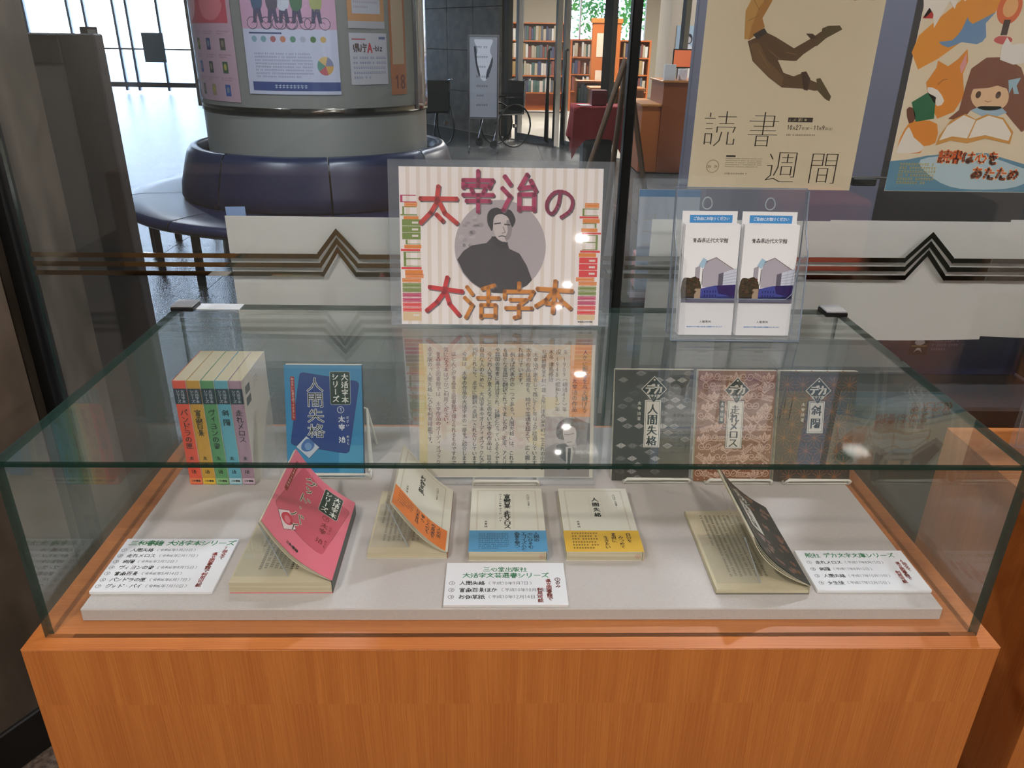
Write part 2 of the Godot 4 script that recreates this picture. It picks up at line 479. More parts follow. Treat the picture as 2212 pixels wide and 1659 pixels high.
	"続": "糸@0 0 9 20;10 3,20 3;15 0,15 7;11 7,19 7;10 9,10 12;10 9,20 9,20 12;13 12,12 17,9 20;17 12,17 19,20 19", "作": "亻@0 0 20 20;10 1,7 8;9 5,20 5;12 5,12 20;12 10,19 10;12 15,19 15", "品": "口@4 0 16 10;口@0 9 10 20;口@10 9 20 20",
	"明": "日@0 2 8 17;月@8 0 20 20", "昭": "日@0 2 8 18;9 2,18 2,17 8,15 8;13 2,9 9;口@9 10 20 20", "没": "氵@0 0 6 20;10 1,10 6,8 9;10 1,17 1,17 7,20 7;8 11,18 11,13 17,7 20;10 12,14 17,20 20", "名": "9 0,7 4,2 8;8 2,16 2,12 9,2 15;7 5,10 8;口@7 9 19 20",
	"津": "氵@0 0 6 20;9 3,18 3,18 9;7 6,20 6;9 9,18 9;8 12,19 12;7 15,20 15;13.5 1,13.5 20", "島": "9 0,7 2;4 2,4 11;4 2,15 2,15 8;4 5,15 5;4 8,15 8;4 11,19 11,18 19,15 19;8 12,8 17;3 13,3 17,13 17,13 14",
	"修": "亻@0 0 16 20;7 4,7 15;12 1,8 6;11 2,18 2,9 10;11 4,19 10;18 10,10 13;18 13,10 16;19 16,9 20", "北": "7 1,7 19;1 7,7 7;1 16,7 13;13 1,13 17,15 18,19 18,19 14;18 5,13 9", "軽": "車@0 0 10 20;11 2,18 2,10 9;12 3,19 9;11 12,19 12;15 9,15 18;10 18,20 18",
	"郡": "1 2,10 2,10 9;0 5.5,12 5.5;1 9,10 9;6 2,0 15;口@2 10 11 20;阝@11 0 31 20", "金": "10 0,1 9;10 0,19 9;5 9,15 9;3 12,17 12;10 9,10 19;5 14,6 17;15 14,13 17;1 19,19 19", "村": "木@0 0 10 20;10 6,20 6;17 1,17 19,14 19;12 10,14 13",
	"見": "4 1,4 12;4 1,16 1,16 12;4 5,16 5;4 8,16 8;4 12,16 12;7 12,6 17,1 20;12 12,12 19,19 19,19 16", "現": "1 3,9 3;1 10,9 10;0 17,10 16;5 3,5 17;見@9 0 20 20", "五": "3 3,17 3;9 3,7 18;4 10,14 10,14 18;1 18,19 18", "所": "1 2,9 2;2 5,2 11,0 19;2 5,9 5,9 10;2 10,9 10;18 1,12 3;12 3,12 11,10 19;12 8,20 8;16 8,16 20",
	"川": "4 2,4 12,2 19;10 3,10 17;17 2,17 20", "原": "3 2,19 2;3 2,3 12,1 19;12 3,11 5;日@6 5 18 12;12 12,12 19,10 19;8 14,5 18;15 14,18 18", "市": "10 0,10 4;1 4,19 4;4 8,4 17;4 8,16 8,16 16,14 16;10 4,10 20", "町": "田@0 3 11 17;11 4,20 4;16 4,16 19,13 19",
	"説": "言@0 0 8 20;11 1,13 4;18 0,16 4;口@9 4 20 13;13 12,12 17,9 20;16 12,16 19,20 19,20 16", "家": "宀@0 0 20 14;4 8,16 8;10 8,3 13;7 10,11 15,9 20,7 20;9 12,2 17;10 14,3 20;16 10,11 14;12 12,19 19", "小": "10 1,10 18,7 17;5 7,1 14;14 7,19 13",
	"逝": "辶@0 0 20 20;8 1,8 15;5 5,10 5;5 12,10 10;18 1,12 3;12 3,12 10,11 15;12 7,19 7;16 7,16 15", "去": "4 4,16 4;10 1,10 10;1 10,19 10;9 10,5 17,16 16;13 13,17 18", "既": "2 2,2 18,8 15;2 2,8 2,8 9,2 9;2 5.5,8 5.5;10 3,19 3;12 3,11 9;10 9,20 9;15 3,14 13,9 19;15 9,15 18,20 18,20 15",
	"以": "4 3,4 15,9 12;8 5,11 8;17 2,16 11,9 19;14 12,19 18", "上": "10 2,10 18;10 8,16 8;1 18,19 18", "経": "糸@0 0 9 20;10 2,18 2,9 9;12 3,19 9;11 13,19 13;15 9,15 19;9 19,20 19", "過": "辶@0 0 20 20;9 1,9 7;9 1,17 1,17 7;13 3,13 7;7 7,7 16;7 7,19 7,19 16,17 16;口@9 9 17 16",
	"在": "1 5,19 5;8 1,6 8,1 14;5 9,5 19;9 11,18 11;13 7,13 18;8 18,19 18", "時": "日@0 2 7 17;10 4,18 4;14 1,14 8;8 8,20 8;8 12,20 12;17 9,17 19,14 19;11 14,13 17", "国": "2 2,2 19;2 2,18 2,18 19;2 18,18 18;5 5,15 5;6 10,14 10;5 15,15 15;10 5,10 15;12 12,14 14",
	"境": "土@0 3 7 18;13 0,13 2;9 3,19 3;11 4,12 7;17 4,16 7;8 7,20 7;10 9,10 15;10 9,18 9,18 15;10 12,18 12;10 15,18 15;12 15,8 20;16 15,16 19,20 19,20 16", "超": "走@0 0 10 20;11 2,19 2,18 8,16 8;14 2,11 9;口@11 9 20 18;8 18,20 19", "広": "广@0 0 20 20;11 6,6 17,17 16;14 12,18 19",
	"親": "5 0,5 2;1 3,10 3;3 4,4 7;8 4,7 7;0 8,11 8;1 12,10 12;5 8,5 20;5 12,1 17;6 13,10 16;見@9 0 20 20", "例": "亻@0 0 20 20;6 2,13 2;9 2,6 10;8 6,12 6,10 13,6 19;8 9,10 11;15 4,15 14;19 1,19 19,17 19", "表": "3 3,17 3;4 6,16 6;1 9,19 9;10 1,10 9;9 9,1 15;6 12,6 18,10 16;16 11,11 14;9 10,19 19",
	"様": "木@0 0 8 20;11 0,12 3;17 0,16 3;9 4,19 4;9 7,19 7;8 10,20 10;14 4,14 19,12 19;9 12,12 14,8 19;19 12,16 14;14 12,20 19", "語": "言@0 0 8 20;9 2,20 2;14 2,13 9;10 5,18 5,18 9;8 9,20 9;口@9 11 20 20",
	"翻": "9 0,2 2;5 2,5 9;0 5,10 5;5 5,1 9;6 6,9 8;田@0 10 10 20;11 3,15 3,15 18,13 18;11 7,13 9;11 13,15 11;16 3,20 3,20 18,18 18;17 7,18 9;16 13,20 11", "訳": "言@0 0 8 20;11 2,11 11,9 19;11 2,19 2,19 8,11 8;15 8,17 14,20 19",
	"韓": "1 3,10 3;5 0,5 5;2 5,2 12;2 5,9 5,9 12;2 8.5,9 8.5;2 12,9 12;0 15,11 15;5.5 12,5.5 20;13 2,19 2;12 5,20 5;16 0,16 20;12 8,20 8;13 8,13 13;13 13,20 13;12 16,20 16", "若": "艹@0 0 20 6;1 9,19 9;9 6,7 12,1 18;口@7 11 18 20", "者": "3 4,15 4;9 1,9 8;1 8,19 8;17 2,2 14;日@5 10 16 20",
	"再": "2 3,18 3;10 3,10 14;4 6,4 19;4 6,16 6,16 19,14 19;4 10,16 10;1 14,19 14", "注": "氵@0 0 6 20;13 0,14 3;9 5,19 5;10 11,18 11;14 5,14 18;8 18,20 18", "話": "言@0 0 8 20;舌@9 0 20 20", "題": "日@1 0 9 8;0 10,10 10;5 10,5 17;5 13,9 13;2 12,2 16,0 19;2 16,8 19,20 19;11 2,20 2;15 2,14 5;12 5,12 14;12 5,19 5,19 14;12 8,19 8;12 11,19 11;12 14,19 14",
	"今": "10 1,1 9;10 1,19 9;6 9,14 9;4 13,15 13,11 19", "気": "5 1,1 7;4 3,18 3;5 6,16 6;3 9,15 9,15 16,17 19,19 16;12 11,3 19;5 12,13 18", "衰": "10 0,10 3;1 3,19 3;6 5,6 11;6 5,14 5,14 11,6 11;2 8,18 8;9 11,1 16;7 14,7 19,11 17;16 13,12 15;10 12,19 20",
	"自": "9 0,7 3;4 3,4 19;4 3,16 3,16 19;4 8,16 8;4 13,16 13;4 18,16 18", "由": "3 6,3 18;3 6,17 6,17 18;3 12,17 12;3 18,17 18;10 1,10 18", "刊": "1 4,11 4;0 10,12 10;6 4,6 20;14 4,14 14;19 1,19 19,16 19", "行": "彳@0 0 9 20;9 3,18 3;8 9,20 9;15 9,15 19,12 19",
	"点": "10 0,10 8;10 4,17 4;口@3 6 17 15;3 16,1 19;8 16,8 19;12 16,13 19;17 16,19 19", "回": "口@0 0 20 20;口@5 5 15 15", "部": "6 0,6 3;1 3,11 3;3 5,4 8;9 5,8 8;0 9,12 9;口@1 10 11 20;阝@11 0 31 20", "紹": "糸@0 0 9 20;10 2,19 2,18 8,16 8;14 2,10 9;口@10 10 20 20",
	"介": "10 1,1 9;10 1,19 9;7 9,7 14,3 19;13 9,13 19", "借": "亻@0 0 20 20;8 4,20 4;11 1,11 8;17 1,17 8;7 8,20 8;日@8 10 20 20", "不": "1 3,19 3;11 3,2 13;10 6,10 20;12 8,18 13", "取": "1 2,10 2;3 2,3 16;8 2,8 20;3 6,8 6;3 10,8 10;0 16,11 14;11 4,19 4,16 13,10 19;12 7,15 14,20 19",
	"無": "5 0,1 6;4 3,18 3;1 8,19 8;2 13,18 13;5 3,5 13;8 3,8 13;12 3,12 13;15 3,15 13;3 16,1 19;8 16,8 19;12 16,13 19;17 16,19 19", "料": "2 2,4 6;10 2,8 6;0 9,12 9;6 1,6 20;5 10,1 15;7 10,11 14;13 4,15 6;12 8,14 10;11 15,20 13;17 1,17 20", "第": "4 1,1 5;3 3,8 3;13 1,10 5;12 3,18 3;3 7,16 7,16 11;3 11,16 11;4 11,3 15,17 15,16 19;10 7,10 20;9 15,1 20",
	"多": "9 0,3 6;8 2,14 2,4 9;7 4,9 6;13 8,5 15;12 10,18 10,3 20;9 12,12 14", "恥": "1 2,10 2;3 2,3 16;8 2,8 20;3 6,8 6;3 10,8 10;0 16,11 14;心@10 2 20 18", "涯": "氵@0 0 6 20;8 2,20 2;8 2,8 12,6 19;土@9 3 20 12;土@9 11 20 20", "送": "辶@0 0 20 20;10 0,11 3;17 0,15 3;8 4,19 4;7 9,20 9;13 4,13 9,7 15;13 9,19 15",
	"偽": "亻@0 0 20 20;9 1,10 3;8 5,16 5,15 8,18 8,17 11,19 11,18 19,16 19;12 1,7 15;10 8,15 8;9 11,17 11;8 14,7 18;11 14,11 17;14 14,15 17", "善": "6 0,7 2;14 0,13 2;3 3,17 3;4 6,16 6;1 9,19 9;10 2,10 12;6 9,7 12;14 9,13 12;1 12,19 12;口@4 13 16 20", "撃": "車@0 0 11 9;13 1,12 5;13 1,18 1,18 5,20 5;12 6,18 6,12 10;13 7,19 10;16 10,5 12;3 14,17 14;1 17,19 17;10 12,10 20,8 20",
	"素": "3 2,17 2;4 5,16 5;1 8,19 8;10 0,10 8;10 9,5 12,12 13;14 11,3 16,16 15;10 15,10 20;6 17,3 20;14 17,17 20", "直": "2 3,18 3;10 0,10 5;6 5,6 15;6 5,15 5,15 15;6 8,15 8;6 11,15 11;6 15,15 15;2 7,2 18;2 18,19 18", "分": "7 1,1 10;13 1,19 10;4 10,15 10,15 18,12 18;9 10,3 19", "昔": "2 4,18 4;6 1,6 8;14 1,14 8;1 8,19 8;日@3 9 17 20",
	"真": "3 3,17 3;10 0,10 5;5 5,5 14;5 5,15 5,15 14;5 8,15 8;5 11,15 11;5 14,15 14;1 16,19 16;7 17,3 20;13 17,17 20", "実": "宀@0 0 20 14;4 9,16 9;4 12,16 12;1 15,19 15;10 6,10 15,2 20;11 15,19 20", "世": "1 7,19 7;4 2,4 18,18 18;10 1,10 13;15 1,15 13;10 13,15 13", "夢": "艹@0 0 20 5;4 6,16 6,16 10,4 10,4 6;8 6,8 10;12 6,12 10;2 14,2 12,18 12,17 14;9 13,5 17;8 15,14 15,5 20;8 16,10 18",
	"徹": "彳@0 0 8 20;5 3,13 3;9 0,9 3;8 3,6 7,12 7;7 9,7 19;7 9,12 9,12 19;7 13,12 13;16 1,14 6;15 4,20 4;18 5,13 19;15 8,20 19", "庁": "广@0 0 20 20;7 8,18 8;13 8,13 19,10 19", "中": "3 5,3 14;3 5,17 5,17 14;3 14,17 14;10 1,10 20",
	"の": "10 5,9 11,6 16,3 14,3 9,7 4,13 4,17 8,16 14,11 18", "れ": "5 1,5 19;1 6,8 5,1 14;8 8,12 4,14 7,13 15,15 18,19 15", "た": "2 5,12 5;8 1,6 9,3 18;11 9,18 9;11 13,10 16,12 18,19 18", "さ": "3 6,17 5;9 1,14 12,12 12;5 12,5 16,9 18,14 18", "い": "3 4,3 13,6 17,8 14;14 5,17 9,17 13",
	"お": "2 6,12 6;6 1,6 15,3 17,2 13,8 9,14 9,17 13,14 17,10 18;15 3,18 6", "む": "2 6,12 6;7 1,7 12,4 13,3 10,7 9,7 15,10 18,15 18,16 14;15 5,18 9", "を": "3 4,15 4;9 1,4 10,8 8,11 10,11 14;17 8,8 13,8 17,11 19,17 18", "に": "3 3,2 10,3 18;9 5,17 5;9 12,8 16,11 18,18 17",
	"き": "3 5,16 4;3 9,17 8;8 1,14 13,12 13;4 13,5 17,9 19,14 18", "こ": "4 5,14 4;4 12,4 16,8 18,17 17", "り": "5 3,5 10,7 11,8 8;14 2,15 9,13 15,8 19", "く": "14 1,5 10,14 19", "は": "3 3,2 10,3 18;8 7,19 6;14 2,14 15,11 18,8 16,11 13,19 17", "と": "5 2,8 9;16 5,6 10,3 15,7 18,17 18",
	"て": "2 5,18 4;18 4,10 8,9 14,14 18", "し": "5 2,5 14,8 18,13 17,17 12", "す": "1 5,19 5;11 1,11 11,8 13,7 9,11 8,12 13,7 19", "み": "4 3,11 3,4 16,2 14,5 11,11 12,19 14;16 8,15 14,10 19", "つ": "1 8,10 5,17 8,17 13,8 17", "め": "4 4,8 15;13 3,8 15,4 17,3 12,8 7,14 7,17 11,12 18",
	"ひ": "2 5,8 4,4 10,5 16,9 18,13 14,14 5,19 11", "そ": "5 3,14 3,3 11,17 9,10 12,9 16,14 19", "う": "7 2,13 4;3 9,10 7,15 9,14 14,8 19", "な": "2 5,11 5;7 1,2 12;15 4,19 7;13 9,13 15,10 18,7 16,10 14,18 18", "も": "9 1,7 13,9 18,14 18,16 14;3 6,14 6;3 11,14 11", "る": "4 3,14 3,4 12,10 9,16 11,15 17,10 19,8 16,12 16",
	"か": "2 6,12 6,11 14,8 18;8 1,2 18;14 5,18 11", "え": "8 1,12 3;4 7,14 7,3 18,9 12,12 18,18 18", "け": "3 2,2 10,4 18;9 6,19 6;15 2,15 12,11 19", "ま": "3 5,17 5;4 9,16 9;10 1,10 15,7 18,4 16,7 14,17 18", "あ": "3 5,16 4;8 1,8 12,9 17;14 7,9 15,4 17,3 13,9 9,15 9,17 13,12 18", "や": "2 10,13 6,18 8,16 12,12 13;11 2,13 5;6 4,12 19",
	"ん": "11 1,2 19,7 11,10 11,11 17,14 18,18 12", "ほ": "3 3,2 10,3 18;8 4,18 4;8 9,18 9;14 4,14 15,11 18,8 16,11 13,19 17", "ら": "7 2,13 4;5 7,4 14,10 10,15 11,15 16,7 19", "せ": "1 8,19 7;14 2,14 12,12 12;6 3,6 15,9 18,16 18", "よ": "10 1,10 15,7 18,4 16,7 14,17 18;10 6,16 6",
	"だ": "た@0 0 20 20;゛@0 0 20 20", "ざ": "さ@0 0 20 20;゛@0 0 20 20", "ご": "こ@0 0 20 20;゛@0 0 20 20", "で": "て@0 0 20 20;゛@0 5 20 25", "が": "か@0 0 20 20;゛@0 0 20 20", "ば": "は@0 0 20 20;゛@0 0 20 20", "ど": "と@0 0 20 20;゛@0 0 20 20", "ぜ": "せ@0 0 20 20;゛@0 0 20 20",
	"シ": "3 3,7 6;2 8,6 11;3 18,10 16,18 6", "リ": "5 2,5 12;15 1,15 11,8 19", "ー": "2 10,18 10", "ス": "3 4,15 4,10 12,2 18;10 11,18 18", "ハ": "7 4,5 11,1 17;12 4,15 9,19 17", "ン": "3 3,8 7;3 18,11 15,18 6", "ト": "6 1,6 19;6 7,15 12", "ラ": "4 3,16 3;2 8,17 8,15 14,7 19",
	"ウ": "10 1,10 5;3 5,3 10;3 5,17 5,15 13,7 19", "ヨ": "3 3,16 3,16 18,3 18;4 10,16 10", "メ": "15 2,10 11,3 18;5 6,15 15", "ロ": "3 4,3 17;3 4,17 4,17 17;3 16,17 16", "ク": "8 1,6 6,2 11;7 4,16 4,13 13,5 19", "ツ": "3 4,5 9;8 3,10 8;16 3,15 10,7 19", "イ": "16 1,10 8,2 12;11 8,11 19",
	"テ": "4 3,15 3;1 8,19 8;10 8,9 14,5 19", "カ": "2 6,16 6,15 16,12 18;9 1,9 9,2 19", "ア": "2 3,17 3,15 7,11 10;10 6,9 13,4 19", "エ": "3 4,17 4;10 4,10 17;1 17,19 17", "コ": "3 4,16 4,16 17;3 16,17 16", "ム": "9 2,3 17,16 15;12 10,18 19", "オ": "2 6,18 6;13 1,13 19,10 18;12 7,7 13,2 17", "フ": "2 4,17 4,14 13,5 19",
	"ズ": "ス@0 0 20 20;゛@0 0 20 20", "パ": "ハ@0 0 20 20;゜@0 0 20 20", "ド": "ト@0 0 20 20;゛@0 2 20 22", "ヴ": "ウ@0 0 20 20;゛@0 0 20 20", "グ": "ク@0 0 20 20;゛@0 0 20 20", "バ": "ハ@0 0 20 20;゛@0 0 20 20", "デ": "テ@0 0 20 20;゛@0 0 20 20", "ゴ": "コ@0 0 20 20;゛@0 0 20 20", "ブ": "フ@0 0 20 20;゛@0 0 20 20",
	"・": "9 10,11 10", "、": "14 2,17 5", "。": "14 2,17 2,17 5,14 5,14 2", "「": "14 2,6 2,6 12", "」": "6 18,14 18,14 8", "（": "14 1,9 6,9 14,14 19", "）": "6 1,11 6,11 14,6 19", "～": "2 10,6 8,13 12,18 10", "○": "10 0,15 1.5,18.5 5,20 10,18.5 15,15 18.5,10 20,5 18.5,1.5 15,0 10,1.5 5,5 1.5,10 0",
	"①": "○@0 0 20 20;1@6 4 24 16", "②": "○@0 0 20 20;2@6 4 24 16", "③": "○@0 0 20 20;3@6 4 24 16", "④": "○@0 0 20 20;4@6 4 24 16", "⑤": "○@0 0 20 20;5@6 4 24 16", "⑥": "○@0 0 20 20;6@6 4 24 16", "⑦": "○@0 0 20 20;7@6 4 24 16",
	"0": "5.5 2,3 5,2 10,3 15,5.5 18,8 15,9 10,8 5,5.5 2", "1": "3 5,6 2,6 18", "2": "2 6,3.5 3,6 2,8.5 4,8.5 7,2 18,9.5 18", "3": "2 4,5 2,8.5 4,8 8,5 9.5,8.5 11.5,9 15,6 18,2 16.5", "4": "7.5 18,7.5 2,1 13,10 13", "5": "9 2,3 2,2.5 9,6 8,9 11,8.5 15,5.5 18,2 16.5",
	"6": "8 2,4 6,2 12,3 16,6 18,9 15.5,8.5 11.5,5.5 10,2.5 12", "7": "2 2,9.5 2,5 18", "8": "5.5 9.5,2.5 7,3 3.5,5.5 2,8.5 3.5,8.5 7,5.5 9.5,2 13,3 17,5.5 18,8.5 17,9.5 13,5.5 9.5", "9": "9 8,6 10.5,3 9,2 5.5,4 2.5,7 2,9 4.5,8.5 12,5 18",
	"A": "1 18,5.5 2,10 18;3 12,8 12", "b": "3 2,3 18;3 10,6 8,9 10,9 16,6 18,3 16", "i": "5 8,5 18;5 4,5 5", "z": "2 8,9 8,2 18,9.5 18", "-": "3 11,8 11", "(": "8 1,5 6,5 14,8 19", ")": "3 1,6 6,6 14,3 19", "|": "10 2,10 18",
}
const SMALL := {"ィ": "イ", "ッ": "ツ", "ョ": "ヨ", "っ": "つ", "ャ": "ヤ"}
var pen_cache := {}

func pen_strokes(sign: String) -> Array:
	if pen_cache.has(sign):
		return pen_cache[sign]
	var out := []
	if PEN.has(sign):
		var curved := sign.unicode_at(0) >= 0x3040 and sign.unicode_at(0) < 0x30A0 or sign == "○" or sign in "0235689"
		for piece: String in PEN[sign].split(";"):
			if piece.contains("@"):
				var bits := piece.split("@")
				var b := bits[1].split_floats(" ")
				for s: PackedVector2Array in pen_strokes(bits[0]):
					var t := PackedVector2Array()
					for p in s:
						t.append(Vector2(b[0] + p.x / 20.0 * (b[2] - b[0]), b[1] + p.y / 20.0 * (b[3] - b[1])))
					out.append(t)
			else:
				var s := PackedVector2Array()
				for xy in piece.split(","):
					var n := xy.split_floats(" ")
					s.append(Vector2(n[0], n[1]))
				out.append(smooth_line(s, 3) if curved and s.size() > 2 else s)
	pen_cache[sign] = out
	return out

func smooth_line(s: PackedVector2Array, k: int) -> PackedVector2Array:
	var out := PackedVector2Array()
	for i in s.size() - 1:
		var a := s[maxi(i - 1, 0)]
		var d := s[mini(i + 2, s.size() - 1)]
		for j in k:
			out.append(s[i].cubic_interpolate(s[i + 1], a, d, float(j) / k))
	out.append(s[s.size() - 1])
	return out
# ---------------------------------------------------------------- flat print: inked shapes and letters lying on a sheet, in millimetres from its upper left corner (x right, y down)
const INK := 0.00009

func ink() -> Dictionary:
	return {"p": PackedVector2Array(), "h": PackedFloat32Array(), "c": PackedColorArray(), "l": 1.0, "strip": 0.0}

func ink_tri(k: Dictionary, a: Vector2, b: Vector2, c: Vector2, col: Color) -> void:
	if (b - a).cross(c - a) < 0.0:
		var t := b
		b = c
		c = t
	k.p.append_array(PackedVector2Array([a, b, c]))
	k.h.append_array(PackedFloat32Array([k.l, k.l, k.l]))
	k.c.append_array(PackedColorArray([col, col, col]))

func ink_poly(k: Dictionary, pts: PackedVector2Array, col: Color) -> void:
	col = col.srgb_to_linear()
	var pieces := [pts]
	if k.strip > 0.0:
		pieces = []
		var lo := pts[0].x
		var hi := pts[0].x
		for p in pts:
			lo = minf(lo, p.x)
			hi = maxf(hi, p.x)
		var x: float = floorf(lo / k.strip) * k.strip
		while x < hi:
			pieces.append_array(Geometry2D.intersect_polygons(pts, PackedVector2Array([Vector2(x, -9999), Vector2(x + k.strip, -9999), Vector2(x + k.strip, 9999), Vector2(x, 9999)])))
			x += k.strip
	for q: PackedVector2Array in pieces:
		var t := Geometry2D.triangulate_polygon(q)
		for i in range(0, t.size() - 2, 3):
			ink_tri(k, q[t[i]], q[t[i + 1]], q[t[i + 2]], col)

func ink_rect(k: Dictionary, x: float, y: float, w: float, h: float, col: Color, turn := 0.0, round := 0.0) -> void:
	var pts := PackedVector2Array()
	var mid := Vector2(x + w / 2, y + h / 2)
	for q in [[1, -1, 0], [1, 1, 1], [-1, 1, 2], [-1, -1, 3]]:
		var corner := Vector2(q[0] * (w / 2 - round), q[1] * (h / 2 - round))
		if round > 0.0:
			for i in 6:
				var a: float = -PI / 2 + (q[2] + i / 5.0) * PI / 2
				pts.append(mid + (corner + Vector2(cos(a), sin(a)) * round).rotated(turn))
		else:
			pts.append(mid + corner.rotated(turn))
	ink_poly(k, pts, col)

func ink_oval(k: Dictionary, x: float, y: float, rx: float, ry: float, col: Color, n := 28, turn := 0.0) -> void:
	var pts := PackedVector2Array()
	for i in n:
		pts.append(Vector2(x, y) + Vector2(cos(TAU * i / n) * rx, sin(TAU * i / n) * ry).rotated(turn))
	ink_poly(k, pts, col)

func ink_shape(k: Dictionary, xy: Array, col: Color, curve := 0, at := Vector2.ZERO, size := 1.0) -> void:
	var pts := PackedVector2Array()
	for i in range(0, xy.size(), 2):
		pts.append(at + Vector2(xy[i], xy[i + 1]) * size)
	if curve:
		var ring := PackedVector2Array()
		var n := pts.size()
		for i in n:
			for j in curve:
				ring.append(pts[i].cubic_interpolate(pts[(i + 1) % n], pts[(i + n - 1) % n], pts[(i + 2) % n], float(j) / curve))
		pts = ring
	ink_poly(k, pts, col)

func ink_line(k: Dictionary, pts: PackedVector2Array, w: float, col: Color, wide := -1.0, knobs := 0) -> void:
	col = col.srgb_to_linear()
	for i in pts.size() - 1:
		var d := (pts[i + 1] - pts[i]).normalized()
		var half := w / 2
		if wide > 0.0:
			half = lerpf(w, wide, absf(d.y)) / 2
		var n := d.orthogonal() * half
		var a := pts[i] - d * half * 0.6
		var b := pts[i + 1] + d * half * 0.6
		ink_tri(k, a - n, b - n, b + n, col)
		ink_tri(k, a - n, b + n, a + n, col)
	if knobs:
		for p in pts:
			for j in knobs:
				ink_tri(k, p, p + Vector2.from_angle(TAU * j / knobs) * w / 2, p + Vector2.from_angle(TAU * (j + 1) / knobs) * w / 2, col)

# size: side of a sign; w: pen width; wide: pen width of upright strokes; down: written downwards; turn: turn of the whole line; slant
func ink_text(k: Dictionary, text: String, x: float, y: float, size: float, w: float, col: Color, down := false, wide := -1.0, gap := 1.0, turn := 0.0, squeeze := 1.0, knobs := 0) -> void:
	var at := Vector2.ZERO
	for sign in text:
		var big: String = SMALL.get(sign, sign)
		var scale := 0.68 if SMALL.has(sign) else 1.0
		var shift := Vector2(0.26 if down else 0.05, 0.02 if down else 0.3) if SMALL.has(sign) else Vector2.ZERO
		if not down and (sign == "、" or sign == "。"):
			shift = Vector2(-0.5, 0.7)
		for s: PackedVector2Array in pen_strokes(big):
			var t := PackedVector2Array()
			for p in s:
				var q := p / 20.0
				if down and sign in "ー（）「」～":
					q = Vector2(1.0 - q.y, q.x)
				q = (q * scale + shift) * Vector2(size * squeeze, size)
				t.append(Vector2(x, y) + (at + q).rotated(turn))
			ink_line(k, t, w, col, wide, knobs)
		var narrow: float = 0.6 if sign.unicode_at(0) < 128 and not down else 1.0
		if sign == " ":
			narrow = 0.5
		at += Vector2(0, size * gap * (0.5 if sign == " " else 1.0)) if down else Vector2(size * gap * narrow * squeeze, 0)

# rows of print too small to read: a run of short marks
func ink_rows(k: Dictionary, x: float, y: float, w: float, rows: int, step: float, mark: float, col: Color, down := false) -> void:
	var rng := RandomNumberGenerator.new()
	rng.seed = int(x * 31 + y * 17 + rows)
	for r in rows:
		var run := 0.0
		var long: float = w * (1.0 if r < rows - 1 else rng.randf_range(0.4, 0.9))
		while run < long:
			var a := Vector2(run, r * step)
			for m in [[Vector2(0, 0.3), Vector2(0.75, 0.25)], [Vector2(0.05, 0.8), Vector2(0.7, 0.75)], [Vector2(rng.randf_range(0.2, 0.5), 0.05), Vector2(0.35, 0.95)]]:
				var u: Vector2 = a + m[0] * mark
				var v: Vector2 = a + m[1] * mark
				if down:
					u = Vector2(-r * step + (u.y - r * step), u.x)
					v = Vector2(-r * step + (v.y - r * step), v.x)
				ink_line(k, PackedVector2Array([Vector2(x, y) + u, Vector2(x, y) + v]), mark * 0.14, col)
			run += mark * (1.0 if rng.randf() < 0.9 else 1.8)

# bend: {} flat; {"r": metres} round a column, x measured along it; {"line": points in metres} along a bent profile
func ink_mesh(k: Dictionary, bend := {}) -> ArrayMesh:
	var v := PackedVector3Array()
	var n := PackedVector3Array()
	var count: int = k.p.size()
	v.resize(count)
	n.resize(count)
	for i in count:
		var p: Vector2 = k.p[i] * 0.001
		var h: float = k.h[i] * INK
		if bend.has("r"):
			var a: float = p.x / bend.r
			n[i] = Vector3(sin(a), 0, cos(a))
			v[i] = n[i] * (bend.r + h) - Vector3(0, p.y, 0)
		elif bend.has("line"):
			var line: PackedVector2Array = bend.line
			var run := p.x
			var j := 0
			while j < line.size() - 2 and run > line[j].distance_to(line[j + 1]):
				run -= line[j].distance_to(line[j + 1])
				j += 1
			var d := (line[j + 1] - line[j]).normalized()
			var side := Vector2(-d.y, d.x)
			var q := line[j] + d * run + side * h
			n[i] = Vector3(side.x, side.y, 0)
			v[i] = Vector3(q.x, q.y, p.y)
		else:
			n[i] = Vector3(0, 0, 1)
			v[i] = Vector3(p.x, -p.y, h)
	var arrays := []
	arrays.resize(Mesh.ARRAY_MAX)
	arrays[Mesh.ARRAY_VERTEX] = v
	arrays[Mesh.ARRAY_NORMAL] = n
	arrays[Mesh.ARRAY_COLOR] = k.c
	var m := ArrayMesh.new()
	m.add_surface_from_arrays(Mesh.PRIMITIVE_TRIANGLES, arrays)
	return m
